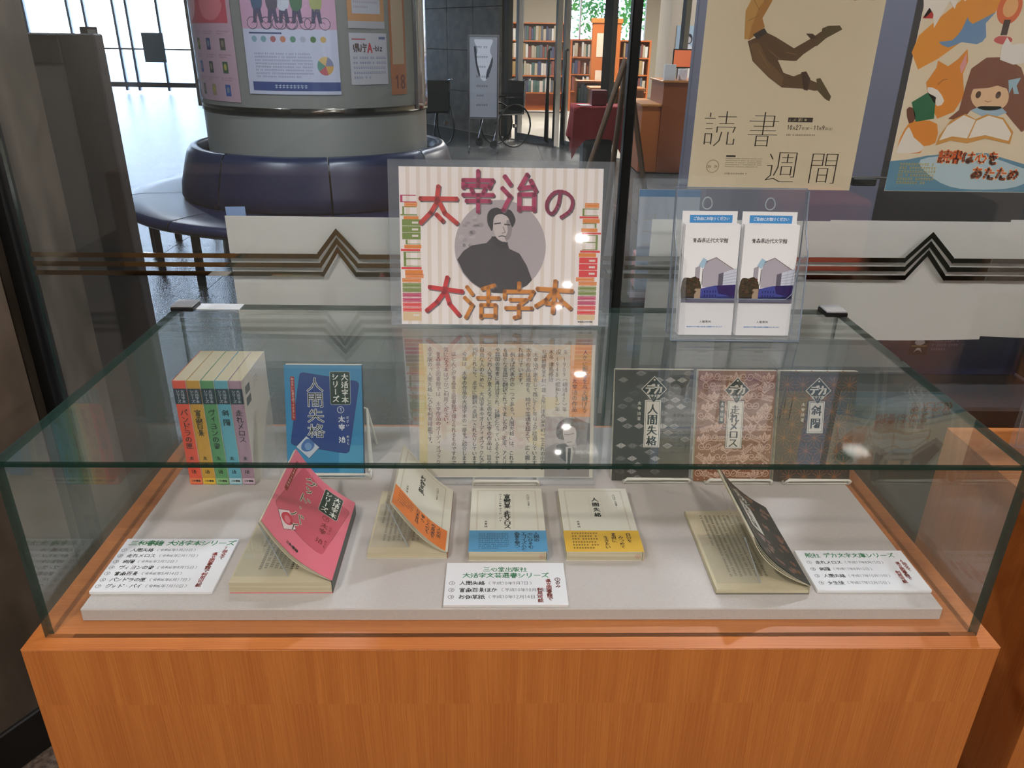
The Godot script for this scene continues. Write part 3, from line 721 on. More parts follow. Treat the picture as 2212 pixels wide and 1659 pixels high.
# ---------------------------------------------------------------- the hall on this side of the glass
func build_shell() -> void:
	var carpet := mat("carpet", Color.WHITE, 0.95, 0.0, 0.2)
	carpet.albedo_texture = noise_tex(noise(0.08, 21, 4), 256, [[0.2, Color(0.26, 0.22, 0.19)], [0.8, Color(0.42, 0.36, 0.31)]])
	triplanar(carpet, Vector3(3, 3, 3))
	var plaster := mat("plaster", Color.WHITE, 0.9, 0.0, 0.3)
	plaster.albedo_texture = noise_tex(noise(0.02, 8, 3), 256, [[0.0, Color(0.70, 0.67, 0.62)], [1.0, Color(0.76, 0.73, 0.68)]])
	triplanar(plaster, Vector3(0.6, 0.6, 0.6))
	var lid := mat("ceiling_board", Color.WHITE, 0.9, 0.0, 0.2)
	lid.albedo_texture = noise_tex(noise(0.3, 9, 2), 256, [[0.0, Color(0.76, 0.75, 0.73)], [1.0, Color(0.83, 0.82, 0.80)]])
	triplanar(lid, Vector3(1.2, 1.2, 1.2))
	var taupe := mat("taupe_panel", Color.WHITE, 0.45)
	taupe.albedo_texture = noise_tex(noise(0.03, 31, 4), 256, [[0.2, Color(0.28, 0.245, 0.205)], [0.8, Color(0.37, 0.325, 0.28)]])
	triplanar(taupe, Vector3(1.4, 0.5, 1.4))
	struct("floor", slab(Vector3(-4, -0.15, -0.655), Vector3(5, 0, 22)), carpet)
	struct("ceiling", slab(Vector3(-4, 2.6, -0.7), Vector3(5, 2.75, 22.2)), lid)
	var side := Vector3(0.51, 0, -0.86)
	var ang := atan2(-side.z, side.x)
	var mid := Vector3(-0.931, 1.3, -0.608) - side * 2.0
	var out := Vector3(side.z, 0, -side.x)
	struct("wall_left", box(Vector3(4.0, 2.6, 0.16)), taupe, mid + out * 0.08, Vector3(0, ang, 0))
	struct("baseboard_left", box(Vector3(3.99, 0.11, 0.012), 0.003), solid(Color(0.075, 0.066, 0.06), 0.5), Vector3(mid.x, 0.055, mid.z) - out * 0.006 - side * 0.002, Vector3(0, ang, 0))
	struct("trim_1", slab(Vector3(-0.932, 0, -0.69), Vector3(-0.912, 2.6, -0.64)), M.black)
	struct("wall_hall_left", slab(Vector3(-3.3, 0, 2.5), Vector3(-3.05, 2.6, 22)), plaster)
	struct("wall_hall_right", slab(Vector3(4.2, 0, -0.66), Vector3(4.4, 2.6, 22)), plaster)
	struct("wall_hall_end", slab(Vector3(-4, 0, 22), Vector3(5, 2.6, 22.2)), plaster)
	# downlights; two of them show twice mirrored in the lid, three in the sign; the rest are added to brighten the case
	for p in [[0.48, 1.61], [2.0, 1.61], [-0.95, 1.2], [-2.2, 4.4], [3.0, 4.4], [1.13, 8.32], [1.52, 14.3], [1.88, 20.6]]:
		downlight(Vector3(p[0], 2.6, p[1]), 3.1, "recessed round downlight, among mirrored and added ones, in the hall ceiling facing the display case", "hall downlights")
	# things on the hall side that the polished strips on the glass mirror
	var w := thing("notice_board", "wide cork notice board on the hall's far right wall", "notice board", Vector3(4.17, 1.0, 3.0))
	part(w, "frame", boxes([[Vector3(0, 0.55, 0), Vector3(0.03, 0.04, 2.2)], [Vector3(0, -0.05, 0), Vector3(0.03, 0.04, 2.2)], [Vector3(0, 0.25, 1.08), Vector3(0.03, 0.56, 0.04)], [Vector3(0, 0.25, -1.08), Vector3(0.03, 0.56, 0.04)]]), M.veneer_flat)
	part(w, "cork", box(Vector3(0.015, 0.6, 2.16)), solid(Color(0.55, 0.36, 0.2), 0.9), Vector3(0.004, 0.25, 0))

	# low furniture behind the viewer, mirrored in the strips
	var cab := thing("low_cabinet", "long low oak cabinet standing in the hall facing the display case", "cabinet", Vector3(-0.9, 0, 2.9))
	part(cab, "body", slab(Vector3(-1.5, 0.04, -0.2), Vector3(1.5, 0.66, 0.2), 0.004), solid(Color(0.58, 0.44, 0.29), 0.5))
	part(cab, "base", slab(Vector3(-1.46, 0, -0.17), Vector3(1.46, 0.04, 0.18)), M.black)
	for i in 5:
		part(cab, "door", slab(Vector3(-1.48 + i * 0.594, 0.07, -0.214), Vector3(-0.91 + i * 0.594, 0.63, -0.2), 0.003), solid(Color(0.62, 0.48, 0.32), 0.5))
	for q in [[1.25, Color(0.24, 0.36, 0.18), "green"], [2.05, Color(0.80, 0.42, 0.34), "salmon"], [2.85, Color(0.20, 0.22, 0.2), "dark grey"]]:
		var pouf := thing("hall_stool", "%s upholstered cube stool standing in the hall" % q[2], "stool", Vector3(q[0], 0, 2.9))
		part(pouf, "cushion", slab(Vector3(-0.28, 0.08, -0.26), Vector3(0.28, 0.56, 0.26), 0.03), solid(q[1], 0.8))
		for x in [-0.22, 0.22]:
			for z in [-0.2, 0.2]:
				part(pouf, "leg", slab(Vector3(x - 0.02, 0, z - 0.02), Vector3(x + 0.02, 0.085, z + 0.02)), M.black)

func downlight(at: Vector3, energy: float, label: String, group: String, col := Color(1.0, 0.975, 0.95)) -> void:
	var o := thing("downlight", label, "ceiling light", at, 0.0, group)
	part(o, "trim_ring", lathe(PackedVector2Array([Vector2(0.068, -0.002), Vector2(0.07, -0.007), Vector2(0.085, -0.006), Vector2(0.088, 0.0)]), 28), M.white_plastic)
	var glow: StandardMaterial3D = M.get("lamp_glow")
	if glow == null:
		glow = mat("lamp_glow", Color.WHITE)
		glow.emission_enabled = true
		glow.emission = Color(1.0, 0.96, 0.9)
		glow.emission_energy_multiplier = 60.0
	part(o, "lamp_glass", lathe(PackedVector2Array([Vector2(0.0, -0.003), Vector2(0.068, -0.003)]), 28), glow)
	var l := AreaLight3D.new()
	l.name = "lamp"
	l.area_size = Vector2(0.12, 0.12)
	l.light_color = col
	l.light_energy = energy
	l.area_range = 30.0
	l.shadow_enabled = true
	l.position = Vector3(0, -0.012, 0)
	l.rotation = Vector3(-PI / 2, 0, 0)
	o.add_child(l)

# ---------------------------------------------------------------- plinth, glass cover, board
func build_case() -> void:
	var p := thing("display_plinth", "long orange wood veneer plinth carrying the glass cover full of books", "plinth", Vector3(0, 0, -0.31))
	part(p, "front_panel", slab(Vector3(-0.63, 0.03, 0.292), Vector3(0.63, 0.7188, 0.31), 0.0006), M.veneer_upright)
	for s in [-1, 1]:
		part(p, "side_panel", slab(Vector3(s * 0.612, 0.03, -0.31), Vector3(s * 0.63, 0.7188, 0.2918), 0.0006), M.veneer_upright)
	part(p, "back_panel", slab(Vector3(-0.6118, 0.03, -0.31), Vector3(0.6118, 0.7188, -0.294)), M.veneer_upright)
	part(p, "top_panel", slab(Vector3(-0.63, 0.7192, -0.31), Vector3(0.63, 0.72, 0.31)), M.veneer_flat)
	part(p, "top_core", slab(Vector3(-0.6116, 0.69, -0.2936), Vector3(0.6116, 0.719, 0.2916)), M.veneer_flat)
	part(p, "base", slab(Vector3(-0.6, 0, -0.29), Vector3(0.6, 0.03, 0.28)), M.black)

	var g := thing("glass_cover", "clear glass box cover with dark green edges standing on the plinth", "glass cover", Vector3(0, TOP, 0))
	var hw := 0.6096
	var t := 0.0075
	var hi := LID - TOP
	var body := hi - t
	pane_part(g, "front_pane", Vector3(hw * 2, body, t), Vector3(0, body / 2, -0.021 - t / 2), M.glass, M.glass_edge)
	pane_part(g, "back_pane", Vector3(hw * 2, body, t), Vector3(0, body / 2, -0.5914 + t / 2), M.glass, M.glass_edge)
	for s in [-1, 1]:
		pane_part(g, "side_pane", Vector3(t, body, 0.5704 - 2 * t), Vector3(s * (hw - t / 2), body / 2, -0.3062), M.glass, M.glass_edge)
	pane_part(g, "lid_pane", Vector3(hw * 2, t, 0.5704), Vector3(0, hi - t / 2, -0.3062), M.glass, M.glass_edge)
	for s in [-1, 1]:
		var c := part(g, "corner_clip", boxes([[Vector3(0, 0.004, 0), Vector3(0.040, 0.007, 0.040), 0.001]]), M.black, Vector3(s * 0.588 - 0.0, hi + 0.0002, -0.566))
		part(c, "clip_plate", boxes([[Vector3(0, 0.0095, 0), Vector3(0.039, 0.003, 0.039), 0.001]]), solid(Color(0.55, 0.55, 0.56), 0.2))
	solo("glint_strip", "small plate coloured white for reflected daylight under the clip on the lid's far corner", "plastic strip", box(Vector3(0.108, 0.0016, 0.03), 0.0004), M.white_plastic, Vector3(-0.545, LID + 0.001, -0.5755), Vector3.ZERO)  # white paints in the daylight that a clear plate mirrors here

	solo("display_board", "low board covered in pale beige linen lying inside the glass case", "display board", slab(Vector3(-0.577, TOP + 0.0003, -0.576), Vector3(0.577, BOARD, -0.0516), 0.0015), M.linen)
	case_cards()

func case_cards() -> void:
	var green := Color(0.10, 0.50, 0.30)
	var black := Color(0.10, 0.10, 0.10)
	var grey := Color(0.40, 0.40, 0.44)
	var red := Color(0.58, 0.16, 0.14)
	# left
	var c := thing("caption_card", "white caption card with seven numbered titles beside the pink open book", "caption card", Vector3(-0.4955, BOARD, -0.1405), 0.0, "")
	part(c, "card", box(Vector3(0.165, 0.005, 0.12), 0.0006), M.white_card, Vector3(0, 0.0026, 0))
	var k := ink()
	ink_text(k, "三和書籍 大活字本シリーズ", 8, 5, 12.6, 1.5, green, false, 1.5, 0.98)
	var rows := [["①", "人間失格", "（令和6年1月20日）"], ["②", "走れメロス", "（令和6年2月17日）"], ["③", "斜陽", "（令和6年3月12日）"], ["④", "ヴィヨンの妻", "（令和6年4月15日）"], ["⑤", "富嶽百景", "（令和6年5月14日）"], ["⑥", "パンドラの匣", "（令和6年6月17日）"], ["⑦", "グッド・バイ", "（令和6年7月10日）"]]
	for i in rows.size():
		caption_row(k, rows[i], 4, 24 + i * 13.4, 8.2, black, grey)
	ink_text(k, "7冊全て", 150, 20, 7.6, 1.1, red, true)
	ink_text(k, "県立図書館で利用可能", 138, 34, 7.6, 1.2, red, true)
	part(c, "print", ink_mesh(k), M.ink, Vector3(-0.0825, 0.0051, -0.06), Vector3(-PI / 2, 0, 0))
	# middle
	c = thing("caption_card", "white caption card with three numbered titles in front of the two flat books", "caption card", Vector3(-0.0155, BOARD, -0.0985))
	part(c, "card", box(Vector3(0.168, 0.005, 0.0895), 0.0006), M.white_card, Vector3(0, 0.0026, 0))
	k = ink()
	ink_text(k, "三心堂出版社", 52, 10, 10.5, 1.2, green)
	ink_text(k, "大活字文芸選書シリーズ", 24, 23, 11.0, 1.3, green)
	rows = [["①", "人間失格", "（平成10年9月7日）"], ["②", "富嶽百景ほか", "（平成10年10月12日）"], ["③", "お伽草紙", "（平成10年12月14日）"]]
	for i in 3:
		caption_row(k, rows[i], 6, 41 + i * 14.2, 8.8, black, grey)
	ink_text(k, "①のみ", 153, 34, 7.0, 1.0, red, true)
	ink_text(k, "県立図書館で", 140, 37, 7.4, 1.2, red, true)
	ink_text(k, "利用可能", 127, 55, 7.4, 1.2, red, true)
	part(c, "print", ink_mesh(k), M.ink, Vector3(-0.084, 0.0051, -0.04475), Vector3(-PI / 2, 0, 0))
	# right
	c = thing("caption_card", "white caption card with four numbered titles beside the dark open book", "caption card", Vector3(0.4965, BOARD, -0.1278))
	part(c, "card", box(Vector3(0.161, 0.005, 0.0905), 0.0006), M.white_card, Vector3(0, 0.0026, 0))
	k = ink()
	ink_text(k, "舵社 デカ文字文庫シリーズ", 12, 7, 10.6, 1.2, green)
	rows = [["①", "走れメロス", "（平成17年8月15日）"], ["②", "斜陽", "（平成17年8月10日）"], ["③", "人間失格", "（平成17年10月10日）"], ["④", "女生徒", "（平成17年12月15日）"]]
	for i in 4:
		caption_row(k, rows[i], 8, 25 + i * 15.2, 7.8, black, grey)
	ink_text(k, "4冊全て", 147, 22, 6.8, 1.0, red, true)
	ink_text(k, "県立図書館で", 138, 28, 6.8, 1.1, red, true)
	ink_text(k, "利用可能", 128, 48, 6.8, 1.1, red, true)
	part(c, "print", ink_mesh(k), M.ink, Vector3(-0.0805, 0.0051, -0.04525), Vector3(-PI / 2, 0, 0))

func caption_row(k: Dictionary, row: Array, x: float, y: float, s: float, black: Color, grey: Color) -> void:
	ink_text(k, row[0], x, y + s * 0.1, s * 0.85, s * 0.07, black)
	ink_text(k, row[1], x + s * 1.6, y, s, s * 0.115, black)
	ink_text(k, row[2], x + s * (1.9 + row[1].length()), y + s * 0.08, s * 0.82, s * 0.07, grey, false, -1.0, 0.95)
# ---------------------------------------------------------------- books
# a paperback standing upright: width x, height y, thickness z, middle of its foot at the origin, front cover to +z, spine at +x
func paperback(o: Node3D, w: float, h: float, t: float, cover: Material, spine: Material, back: Material, pages: Material) -> void:
	part(o, "front_cover", box(Vector3(w, h, 0.0006), 0.0002), cover, Vector3(0, h / 2, t / 2 - 0.0003))
	part(o, "back_cover", box(Vector3(w, h, 0.0006), 0.0002), back, Vector3(0, h / 2, -t / 2 + 0.0003))
	var ring := PackedVector2Array()
	for i in 9:
		var a := -PI / 2 + PI * i / 8
		ring.append(Vector2(w / 2 - 0.0006 + cos(a) * 0.0016, sin(a) * (t / 2)))
	ring.append(Vector2(w / 2 - 0.0014, t / 2 - 0.0006))
	ring.append(Vector2(w / 2 - 0.0014, -t / 2 + 0.0006))
	part(o, "spine", extrude(ring, 0, h), spine, Vector3(0, h, 0), Vector3(PI / 2, 0, 0))
	part(o, "pages", box(Vector3(w - 0.003, h - 0.0012, t - 0.0013), 0.0003), pages, Vector3(-0.0004, h / 2, 0))

func easel(label: String, at: Vector3) -> void:
	var o := thing("wire_easel", label, "book stand", at, 0.0, "white wire easels in the glass case")
	var r := 0.0021
	var y := 0.0023
	part(o, "front_lip", tube([Vector3(-0.054, y, -0.012), Vector3(-0.056, y, 0.014), Vector3(-0.055, 0.011, 0.020), Vector3(-0.052, 0.014, 0.021), Vector3(0.052, 0.014, 0.021), Vector3(0.055, 0.011, 0.020), Vector3(0.056, y, 0.014), Vector3(0.054, y, -0.012)], r), M.wire)
	part(o, "base_wire", tube([Vector3(-0.056, y + 0.001, 0.013), Vector3(0.056, y + 0.001, 0.013)], r * 0.9), M.wire)
	for s in [-1, 1]:
		part(o, "back_wire", tube([Vector3(s * 0.05, y, -0.010), Vector3(s * 0.05, 0.004, -0.032), Vector3(s * 0.045, 0.10, -0.058), Vector3(s * 0.03, 0.104, -0.061)], r), M.wire)
		part(o, "strut", tube([Vector3(s * 0.045, 0.098, -0.060), Vector3(s * 0.05, y, -0.108)], r), M.wire)
	part(o, "top_wire", tube([Vector3(-0.031, 0.104, -0.061), Vector3(0.031, 0.104, -0.061)], r), M.wire)

func series_cover(k: Dictionary, panel: Color, title: String, numeral: String, core: Color, name_col: Color, tile: Array, outlined: bool) -> void:
	k.l = 1
	ink_rect(k, 15.5, 19.0, 101, 128, panel.darkened(0.55), 0.16, 7)
	k.l = 2
	ink_rect(k, 16, 19.4, 100, 127, panel, 0.16, 7)
	k.l = 3
	ink_rect(k, 76, 11, 34.5, 57, Color(0.75, 0.78, 0.75), 0.0, 3.4)
	k.l = 4
	ink_rect(k, 76.6, 11.6, 33.3, 55.8, Color(0.06, 0.15, 0.10), 0.0, 3.0)
	ink_rect(k, 10, 20, 7, 75, Color(0.62, 0.12, 0.12) if outlined else Color(0.55, 0.14, 0.10), 0.0, 1.6)
	k.l = 5
	ink_text(k, "大活字本", 95.5, 14.5, 11.6, 1.2, Color(0.93, 0.93, 0.9), true, 1.5, 1.12)
	ink_text(k, "シリーズ", 80, 14.5, 11.0, 1.2, Color(0.93, 0.93, 0.9), true, 1.5, 1.16)
	ink_text(k, "恥の多い生涯を送ってきました" if outlined else "さよならをいうために", 11.3, 22, 4.4, 0.5, Color(0.9, 0.75, 0.72), true, -1.0, 1.14 if outlined else 1.5)
	ink_text(k, numeral, 87.5, 71, 11, 1.0, name_col)
	ink_text(k, "太", 89, 87, 11, 1.2, name_col, true, 1.6)
	ink_text(k, "宰", 89, 101, 11, 1.2, name_col, true, 1.6)
	ink_text(k, "治", 89, 123, 11, 1.2, name_col, true, 1.6)
	ink_text(k, "だざい", 102, 88, 4.6, 0.55, name_col, true, -1.0, 1.45)
	ink_text(k, "おさむ", 102, 121, 4.6, 0.55, name_col, true, -1.0, 1.3)
	var s := 24.5 if title.length() < 5 else 20.0
	k.l = 5
	ink_text(k, title, 37, 21, s, 3.4, Color(0.9, 0.91, 0.93) if outlined else Color(0.85, 0.80, 0.72), true, 3.4, 1.09, 0.0, 1.15)
	k.l = 6
	ink_text(k, title, 37, 21, s, 1.5, core, true, 1.5, 1.09, 0.0, 1.15)
	k.l = 4
	ink_rect(k, 20.5, 128.5, 30, 27, Color(0.12, 0.12, 0.14), 0.75)
	k.l = 5
	ink_rect(k, 21, 129, 29, 26, tile[0], 0.75)
	k.l = 6
	ink_shape(k, [26, 136, 36, 127, 47, 136, 43, 146, 34, 150, 25, 146], tile[1], 4)
	k.l = 7
	ink_shape(k, [30, 139, 36, 134, 42, 138, 41, 145, 34, 147], tile[2], 4)
	ink_text(k, "三和書籍", 48, 173, 5.6, 0.7, Color(0.12, 0.1, 0.12))

func build_books() -> void:
	spine_row()
	var lean := -0.258
	# blue book on its easel
	var b := thing("blue_book", "bright blue paperback with a tilted dark blue square standing on an easel", "book", Vector3(-0.321, BOARD + 0.0006, -0.3905))
	b.rotation.x = lean
	paperback(b, 0.130, 0.1935, 0.013, solid(Color(0.16, 0.52, 0.72), 0.3), solid(Color(0.05, 0.10, 0.30), 0.3), M.paper, M.page_edge)
	var k := ink()
	series_cover(k, Color(0.085, 0.20, 0.52), "人間失格", "①", Color(0.10, 0.09, 0.12), Color(0.90, 0.92, 0.95), [Color(0.75, 0.80, 0.86), Color(0.25, 0.42, 0.68), Color(0.45, 0.60, 0.80)], true)
	k.l = 1
	ink_rect(k, 88, 138, 41.5, 55, Color(0.30, 0.62, 0.78), 0.0)
	part(b, "cover_print", ink_mesh(k), M.gloss_ink, Vector3(-0.065, 0.1935, 0.0065))
	easel("white wire easel holding up the blue paperback", Vector3(-0.300, BOARD, -0.392))
	# info sheet
	info_sheet(lean)
	# three patterned books
	patterned_book(Vector3(0.2375, BOARD + 0.0006, -0.3805), lean, 0)
	patterned_book(Vector3(0.3785, BOARD + 0.0006, -0.3785), lean, 1)
	patterned_book(Vector3(0.5175, BOARD + 0.0006, -0.3785), lean, 2)
	easel("white wire easel holding up the grey diamond-patterned book", Vector3(0.247, BOARD, -0.380))
	easel("white wire easel holding up the pink and brown leaf-patterned book", Vector3(0.388, BOARD, -0.378))
	easel("white wire easel holding up the dark brown star-patterned book", Vector3(0.524, BOARD, -0.378))
	flat_books()
	open_books()

func spine_row() -> void:
	var kinds := [
		["パンドラの匣", Color(0.88, 0.30, 0.19), Color(0.93, 0.48, 0.28), "red-orange", "first"], ["富嶽百景", Color(0.78, 0.60, 0.16), Color(0.90, 0.74, 0.20), "mustard yellow", ""], ["ヴィヨンの妻", Color(0.33, 0.58, 0.36), Color(0.56, 0.74, 0.50), "leaf green", ""],
		["斜陽", Color(0.36, 0.66, 0.74), Color(0.70, 0.84, 0.88), "sky blue", ""], ["走れメロス", Color(0.64, 0.52, 0.60), Color(0.80, 0.70, 0.76), "mauve", ""]]
	var t := 0.0214
	for i in 5:
		var q: Array = kinds[i]
		var b := thing("spined_book", "thick %s spined paperback standing in the row of five" % q[3], "book", Vector3(-0.5325 + i * 0.0220, BOARD + 0.0003, -0.425), -PI / 2, "row of five spines")
		var col: Color = q[1]
		var back: Material = solid(Color(0.84, 0.81, 0.76), 0.45)
		paperback(b, 0.130, 0.1915, t, solid(col, 0.45), solid(col, 0.4), back, M.page_edge)
		var k := ink()
		k.l = 8
		ink_rect(k, 0.4, 13, 20.6, 27, Color(0.10, 0.15, 0.22))
		k.l = 9
		ink_text(k, "大活字本", 11.6, 15, 5.6, 0.6, Color(0.72, 0.76, 0.8), true, 0.8, 1.06)
		ink_text(k, "シリーズ", 4.4, 15, 5.6, 0.6, Color(0.72, 0.76, 0.8), true, 0.8, 1.06)
		var ink_col := col.darkened(0.72)
		var words := ink()
		words.l = 9
		ink_text(words, q[0], 5.2, 50, 11.5, 0.9, ink_col, true, 1.2, 1.06 if q[0].length() > 2 else 1.5)
		var author := ink()
		author.l = 9
		ink_text(author, "太宰治", 6.6, 136, 7.4, 0.7, ink_col, true, 0.9, 1.75)
		var foot := ink()
		foot.l = 8
		ink_rect(foot, 0.4, 178, 20.6, 11, q[2])
		foot.l = 9
		ink_text(foot, "三和書籍", 3.2, 181.5, 3.8, 0.55, Color(0.15, 0.12, 0.14), false, 0.6, 0.98)
		part(b, "publisher_print", ink_mesh(foot), M.ink, Vector3(0.0661, 0.1915, t / 2), Vector3(0, PI / 2, 0))
		part(b, "author_print", ink_mesh(author), M.ink, Vector3(0.0661, 0.1915, t / 2), Vector3(0, PI / 2, 0))
		part(b, "title_print", ink_mesh(words), M.ink, Vector3(0.0661, 0.1915, t / 2), Vector3(0, PI / 2, 0))
		part(b, "series_print", ink_mesh(k), M.ink, Vector3(0.0661, 0.1915, t / 2), Vector3(0, PI / 2, 0))
		if i == 4:
			k = ink()
			for row in [[16, 22], [36, 22]]:
				for j in 22:
					ink_rect(k, 8 + j * 1.1, row[0], 0.4 + 0.35 * ((j * 7) % 3), 14, Color(0.3, 0.3, 0.33))
			ink_rows(k, 48, 18, 26, 4, 5, 2.4, Color(0.45, 0.45, 0.48))
			part(b, "back_print", ink_mesh(k), M.ink, Vector3(0.062, 0.1915, -t / 2), Vector3(0, PI, 0))
	var e := thing("acrylic_bookend", "clear acrylic bookend with a sloping side right of the five spines", "bookend", Vector3(-0.4235, BOARD, -0.425))
	part(e, "upright", extrude(PackedVector2Array([Vector2(-0.06, 0.0022), Vector2(0.055, 0.0022), Vector2(0.055, 0.03), Vector2(-0.02, 0.115), Vector2(-0.06, 0.115)]), 0, 0.002), M.acrylic, Vector3(0.001, 0, 0), Vector3(0, -PI / 2, 0))
	part(e, "foot", slab(Vector3(-0.001, 0.0002, -0.06), Vector3(0.045, 0.002, 0.05)), M.acrylic)
	e = thing("acrylic_bookend", "clear acrylic bookend left of the red-orange spine", "bookend", Vector3(-0.5475, BOARD, -0.44))
	part(e, "upright", extrude(PackedVector2Array([Vector2(-0.06, 0.0022), Vector2(0.05, 0.0022), Vector2(0.05, 0.02), Vector2(-0.01, 0.10), Vector2(-0.06, 0.10)]), 0, 0.002), M.acrylic, Vector3(-0.001, 0, 0), Vector3(0, -PI / 2, 0))
	part(e, "foot", slab(Vector3(-0.028, 0.0002, -0.06), Vector3(0.001, 0.002, 0.05)), M.acrylic)

func info_sheet(lean: float) -> void:
	var w := 295.0
	lean = -0.3
	var o := thing("explanation_sheet", "cream and orange sheet of vertical writing with a small portrait photograph", "information sheet", Vector3(-0.011, BOARD + 0.003, -0.366))
	o.rotation.x = lean
	part(o, "sheet", box(Vector3(0.295, 0.2275, 0.0003)), M.paper, Vector3(0, 0.122, 0))
	var k := ink()
	k.l = 1
	ink_rect(k, 0, 0, w, 226, Color(0.83, 0.805, 0.735))
	k.l = 2
	# a faint marbled ground
	var rng := RandomNumberGenerator.new()
	rng.seed = 77
	for i in 16:
		k.l = 2.0 + i * 0.2
		var c := [Color(0.84, 0.79, 0.62), Color(0.83, 0.785, 0.75), Color(0.85, 0.77, 0.63), Color(0.81, 0.79, 0.77), Color(0.84, 0.82, 0.70)][i % 5] as Color
		ink_shape(k, [0, 0, 14, -5, 30, 2, 26, 12, 8, 14, -4, 8], c, 4, Vector2(18 + rng.randf() * 190, 14 + rng.randf() * 170), 1.2 + rng.randf())
	ink_rect(k, 0, 0, 14, 226, Color(0.85, 0.76, 0.38).lerp(Color(0.83, 0.805, 0.735), 0.5))
	k.l = 6
	ink_rect(k, 253, 0, 36, 122, Color(0.90, 0.58, 0.24))
	k.l = 7
	ink_rect(k, 253, 0, 36, 26, Color(0.90, 0.66, 0.36))
	# photograph
	k.l = 6
	ink_rect(k, 212, 122, 77, 104, Color(0.66, 0.63, 0.62))
	k.l = 7
	ink_shape(k, [262, 122, 289, 134, 289, 190, 270, 188, 264, 160], Color(0.36, 0.33, 0.33))
	ink_shape(k, [213, 226, 213, 178, 232, 166, 246, 172, 268, 176, 289, 190, 289, 226], Color(0.55, 0.52, 0.51))
	k.l = 8
	ink_shape(k, [236, 160, 232, 142, 238, 130, 250, 124, 264, 127, 270, 140, 268, 160], Color(0.17, 0.15, 0.15), 4)
	ink_shape(k, [232, 172, 248, 168, 258, 176, 252, 200, 238, 190], Color(0.12, 0.11, 0.11), 3)
	k.l = 9
	ink_shape(k, [243, 146, 252, 138, 263, 141, 266, 155, 262, 168, 252, 172, 245, 160], Color(0.74, 0.71, 0.69), 4)
	ink_shape(k, [248, 174, 258, 172, 262, 182, 256, 212, 250, 212], Color(0.78, 0.76, 0.74))
	k.l = 10
	ink_shape(k, [252, 176, 257, 176, 256, 214, 251, 214], Color(0.12, 0.11, 0.11))
	ink_line(k, PackedVector2Array([Vector2(246, 152), Vector2(252, 153), Vector2(262, 150)]), 1.2, Color(0.2, 0.18, 0.18))
	ink_line(k, PackedVector2Array([Vector2(250, 166), Vector2(258, 165)]), 1.0, Color(0.3, 0.25, 0.25))
	# writing, from the right
	k.l = 8
	var dark := Color(0.20, 0.18, 0.20)
	ink_text(k, "人々に影響を与え続ける", 274, 8, 9.2, 0.9, dark, true, 1.1, 1.06)
	ink_text(k, "太宰治の作品", 257, 56, 9.2, 0.9, dark, true, 1.1, 1.06)
	var red := Color(0.40, 0.16, 0.17)
	var cols := [
		[241, 8, "生 1909（明治42）年", dark], [229, 8, "没 1948（昭和23）年", dark], [217, 8, "本名 津島修治", dark], [205, 8, "北津軽郡金木村（現 五所川原市金木町）生まれの小説家", dark], [191, 13, "太宰治が逝去して既に75年以上が経過しています。", dark],
		[179, 5, "太宰の作品は現在も、時代や国境を超えて、広く親しま", dark], [166, 5, "れ続けています。", dark], [152, 13, "例えば代表作の一つである「人間失格」は、これまで", dark], [140, 5, "も様々な言語に翻訳されてきましたが、近年、アメリカ", dark], [127, 5, "や韓国の若者に再注目され、話題となっているそうです。", dark],
		[114, 13, "今なお人気が衰えることのない太宰の作品は、目の不", dark], [101, 5, "自由な人のために、大活字本やオーディオブックなどが", dark], [89, 5, "刊行されたり、点字に翻訳（点訳）されたりしています。", dark], [72, 13, "今回は、太宰の作品の大活字本の一部をご紹介します。", dark], [54, 13, "ほとんどが青森県立図書館で借りられるものですので、", red],
		[41, 5, "気になる本はぜひご利用ください。", red], [28, 13, "青森県立図書館では、太宰作品のオーディオブックや", red.lightened(0.1)], [14, 5, "点字版の「人間失格」なども利用可能です。", dark]]
	for c in cols:
		var text: String = c[2]
		var s: float = minf(8.2, (214.0 - c[1]) / (text.length() - 0.5 * text.count(" ")) / 1.03)
		ink_text(k, text, c[0] + (8.2 - s) / 2, c[1], s, 0.75, c[3], true, 0.9, 1.03)
	part(o, "print", ink_mesh(k), M.ink, Vector3(-0.1475, 0.2356, 0.0002))
	var h := thing("acrylic_sheet_holder", "clear acrylic sheet in front of the cream and orange writing", "sheet holder", Vector3(-0.011, BOARD + 0.0005, -0.360))
	h.rotation.x = lean
	pane_part(h, "front_sheet", Vector3(0.302, 0.239, 0.0012), Vector3(0, 0.120, 0), M.acrylic, M.acrylic_edge)
	pane_part(h, "back_sheet", Vector3(0.302, 0.239, 0.0012), Vector3(0, 0.120, -0.0115), M.acrylic, M.acrylic_edge)
	part(h, "bottom_fold", slab(Vector3(-0.151, 0.0, -0.0121), Vector3(0.151, 0.0014, 0.0006)), M.acrylic)
	easel("white wire easel holding up the sheet of vertical writing", Vector3(-0.012, BOARD, -0.372))

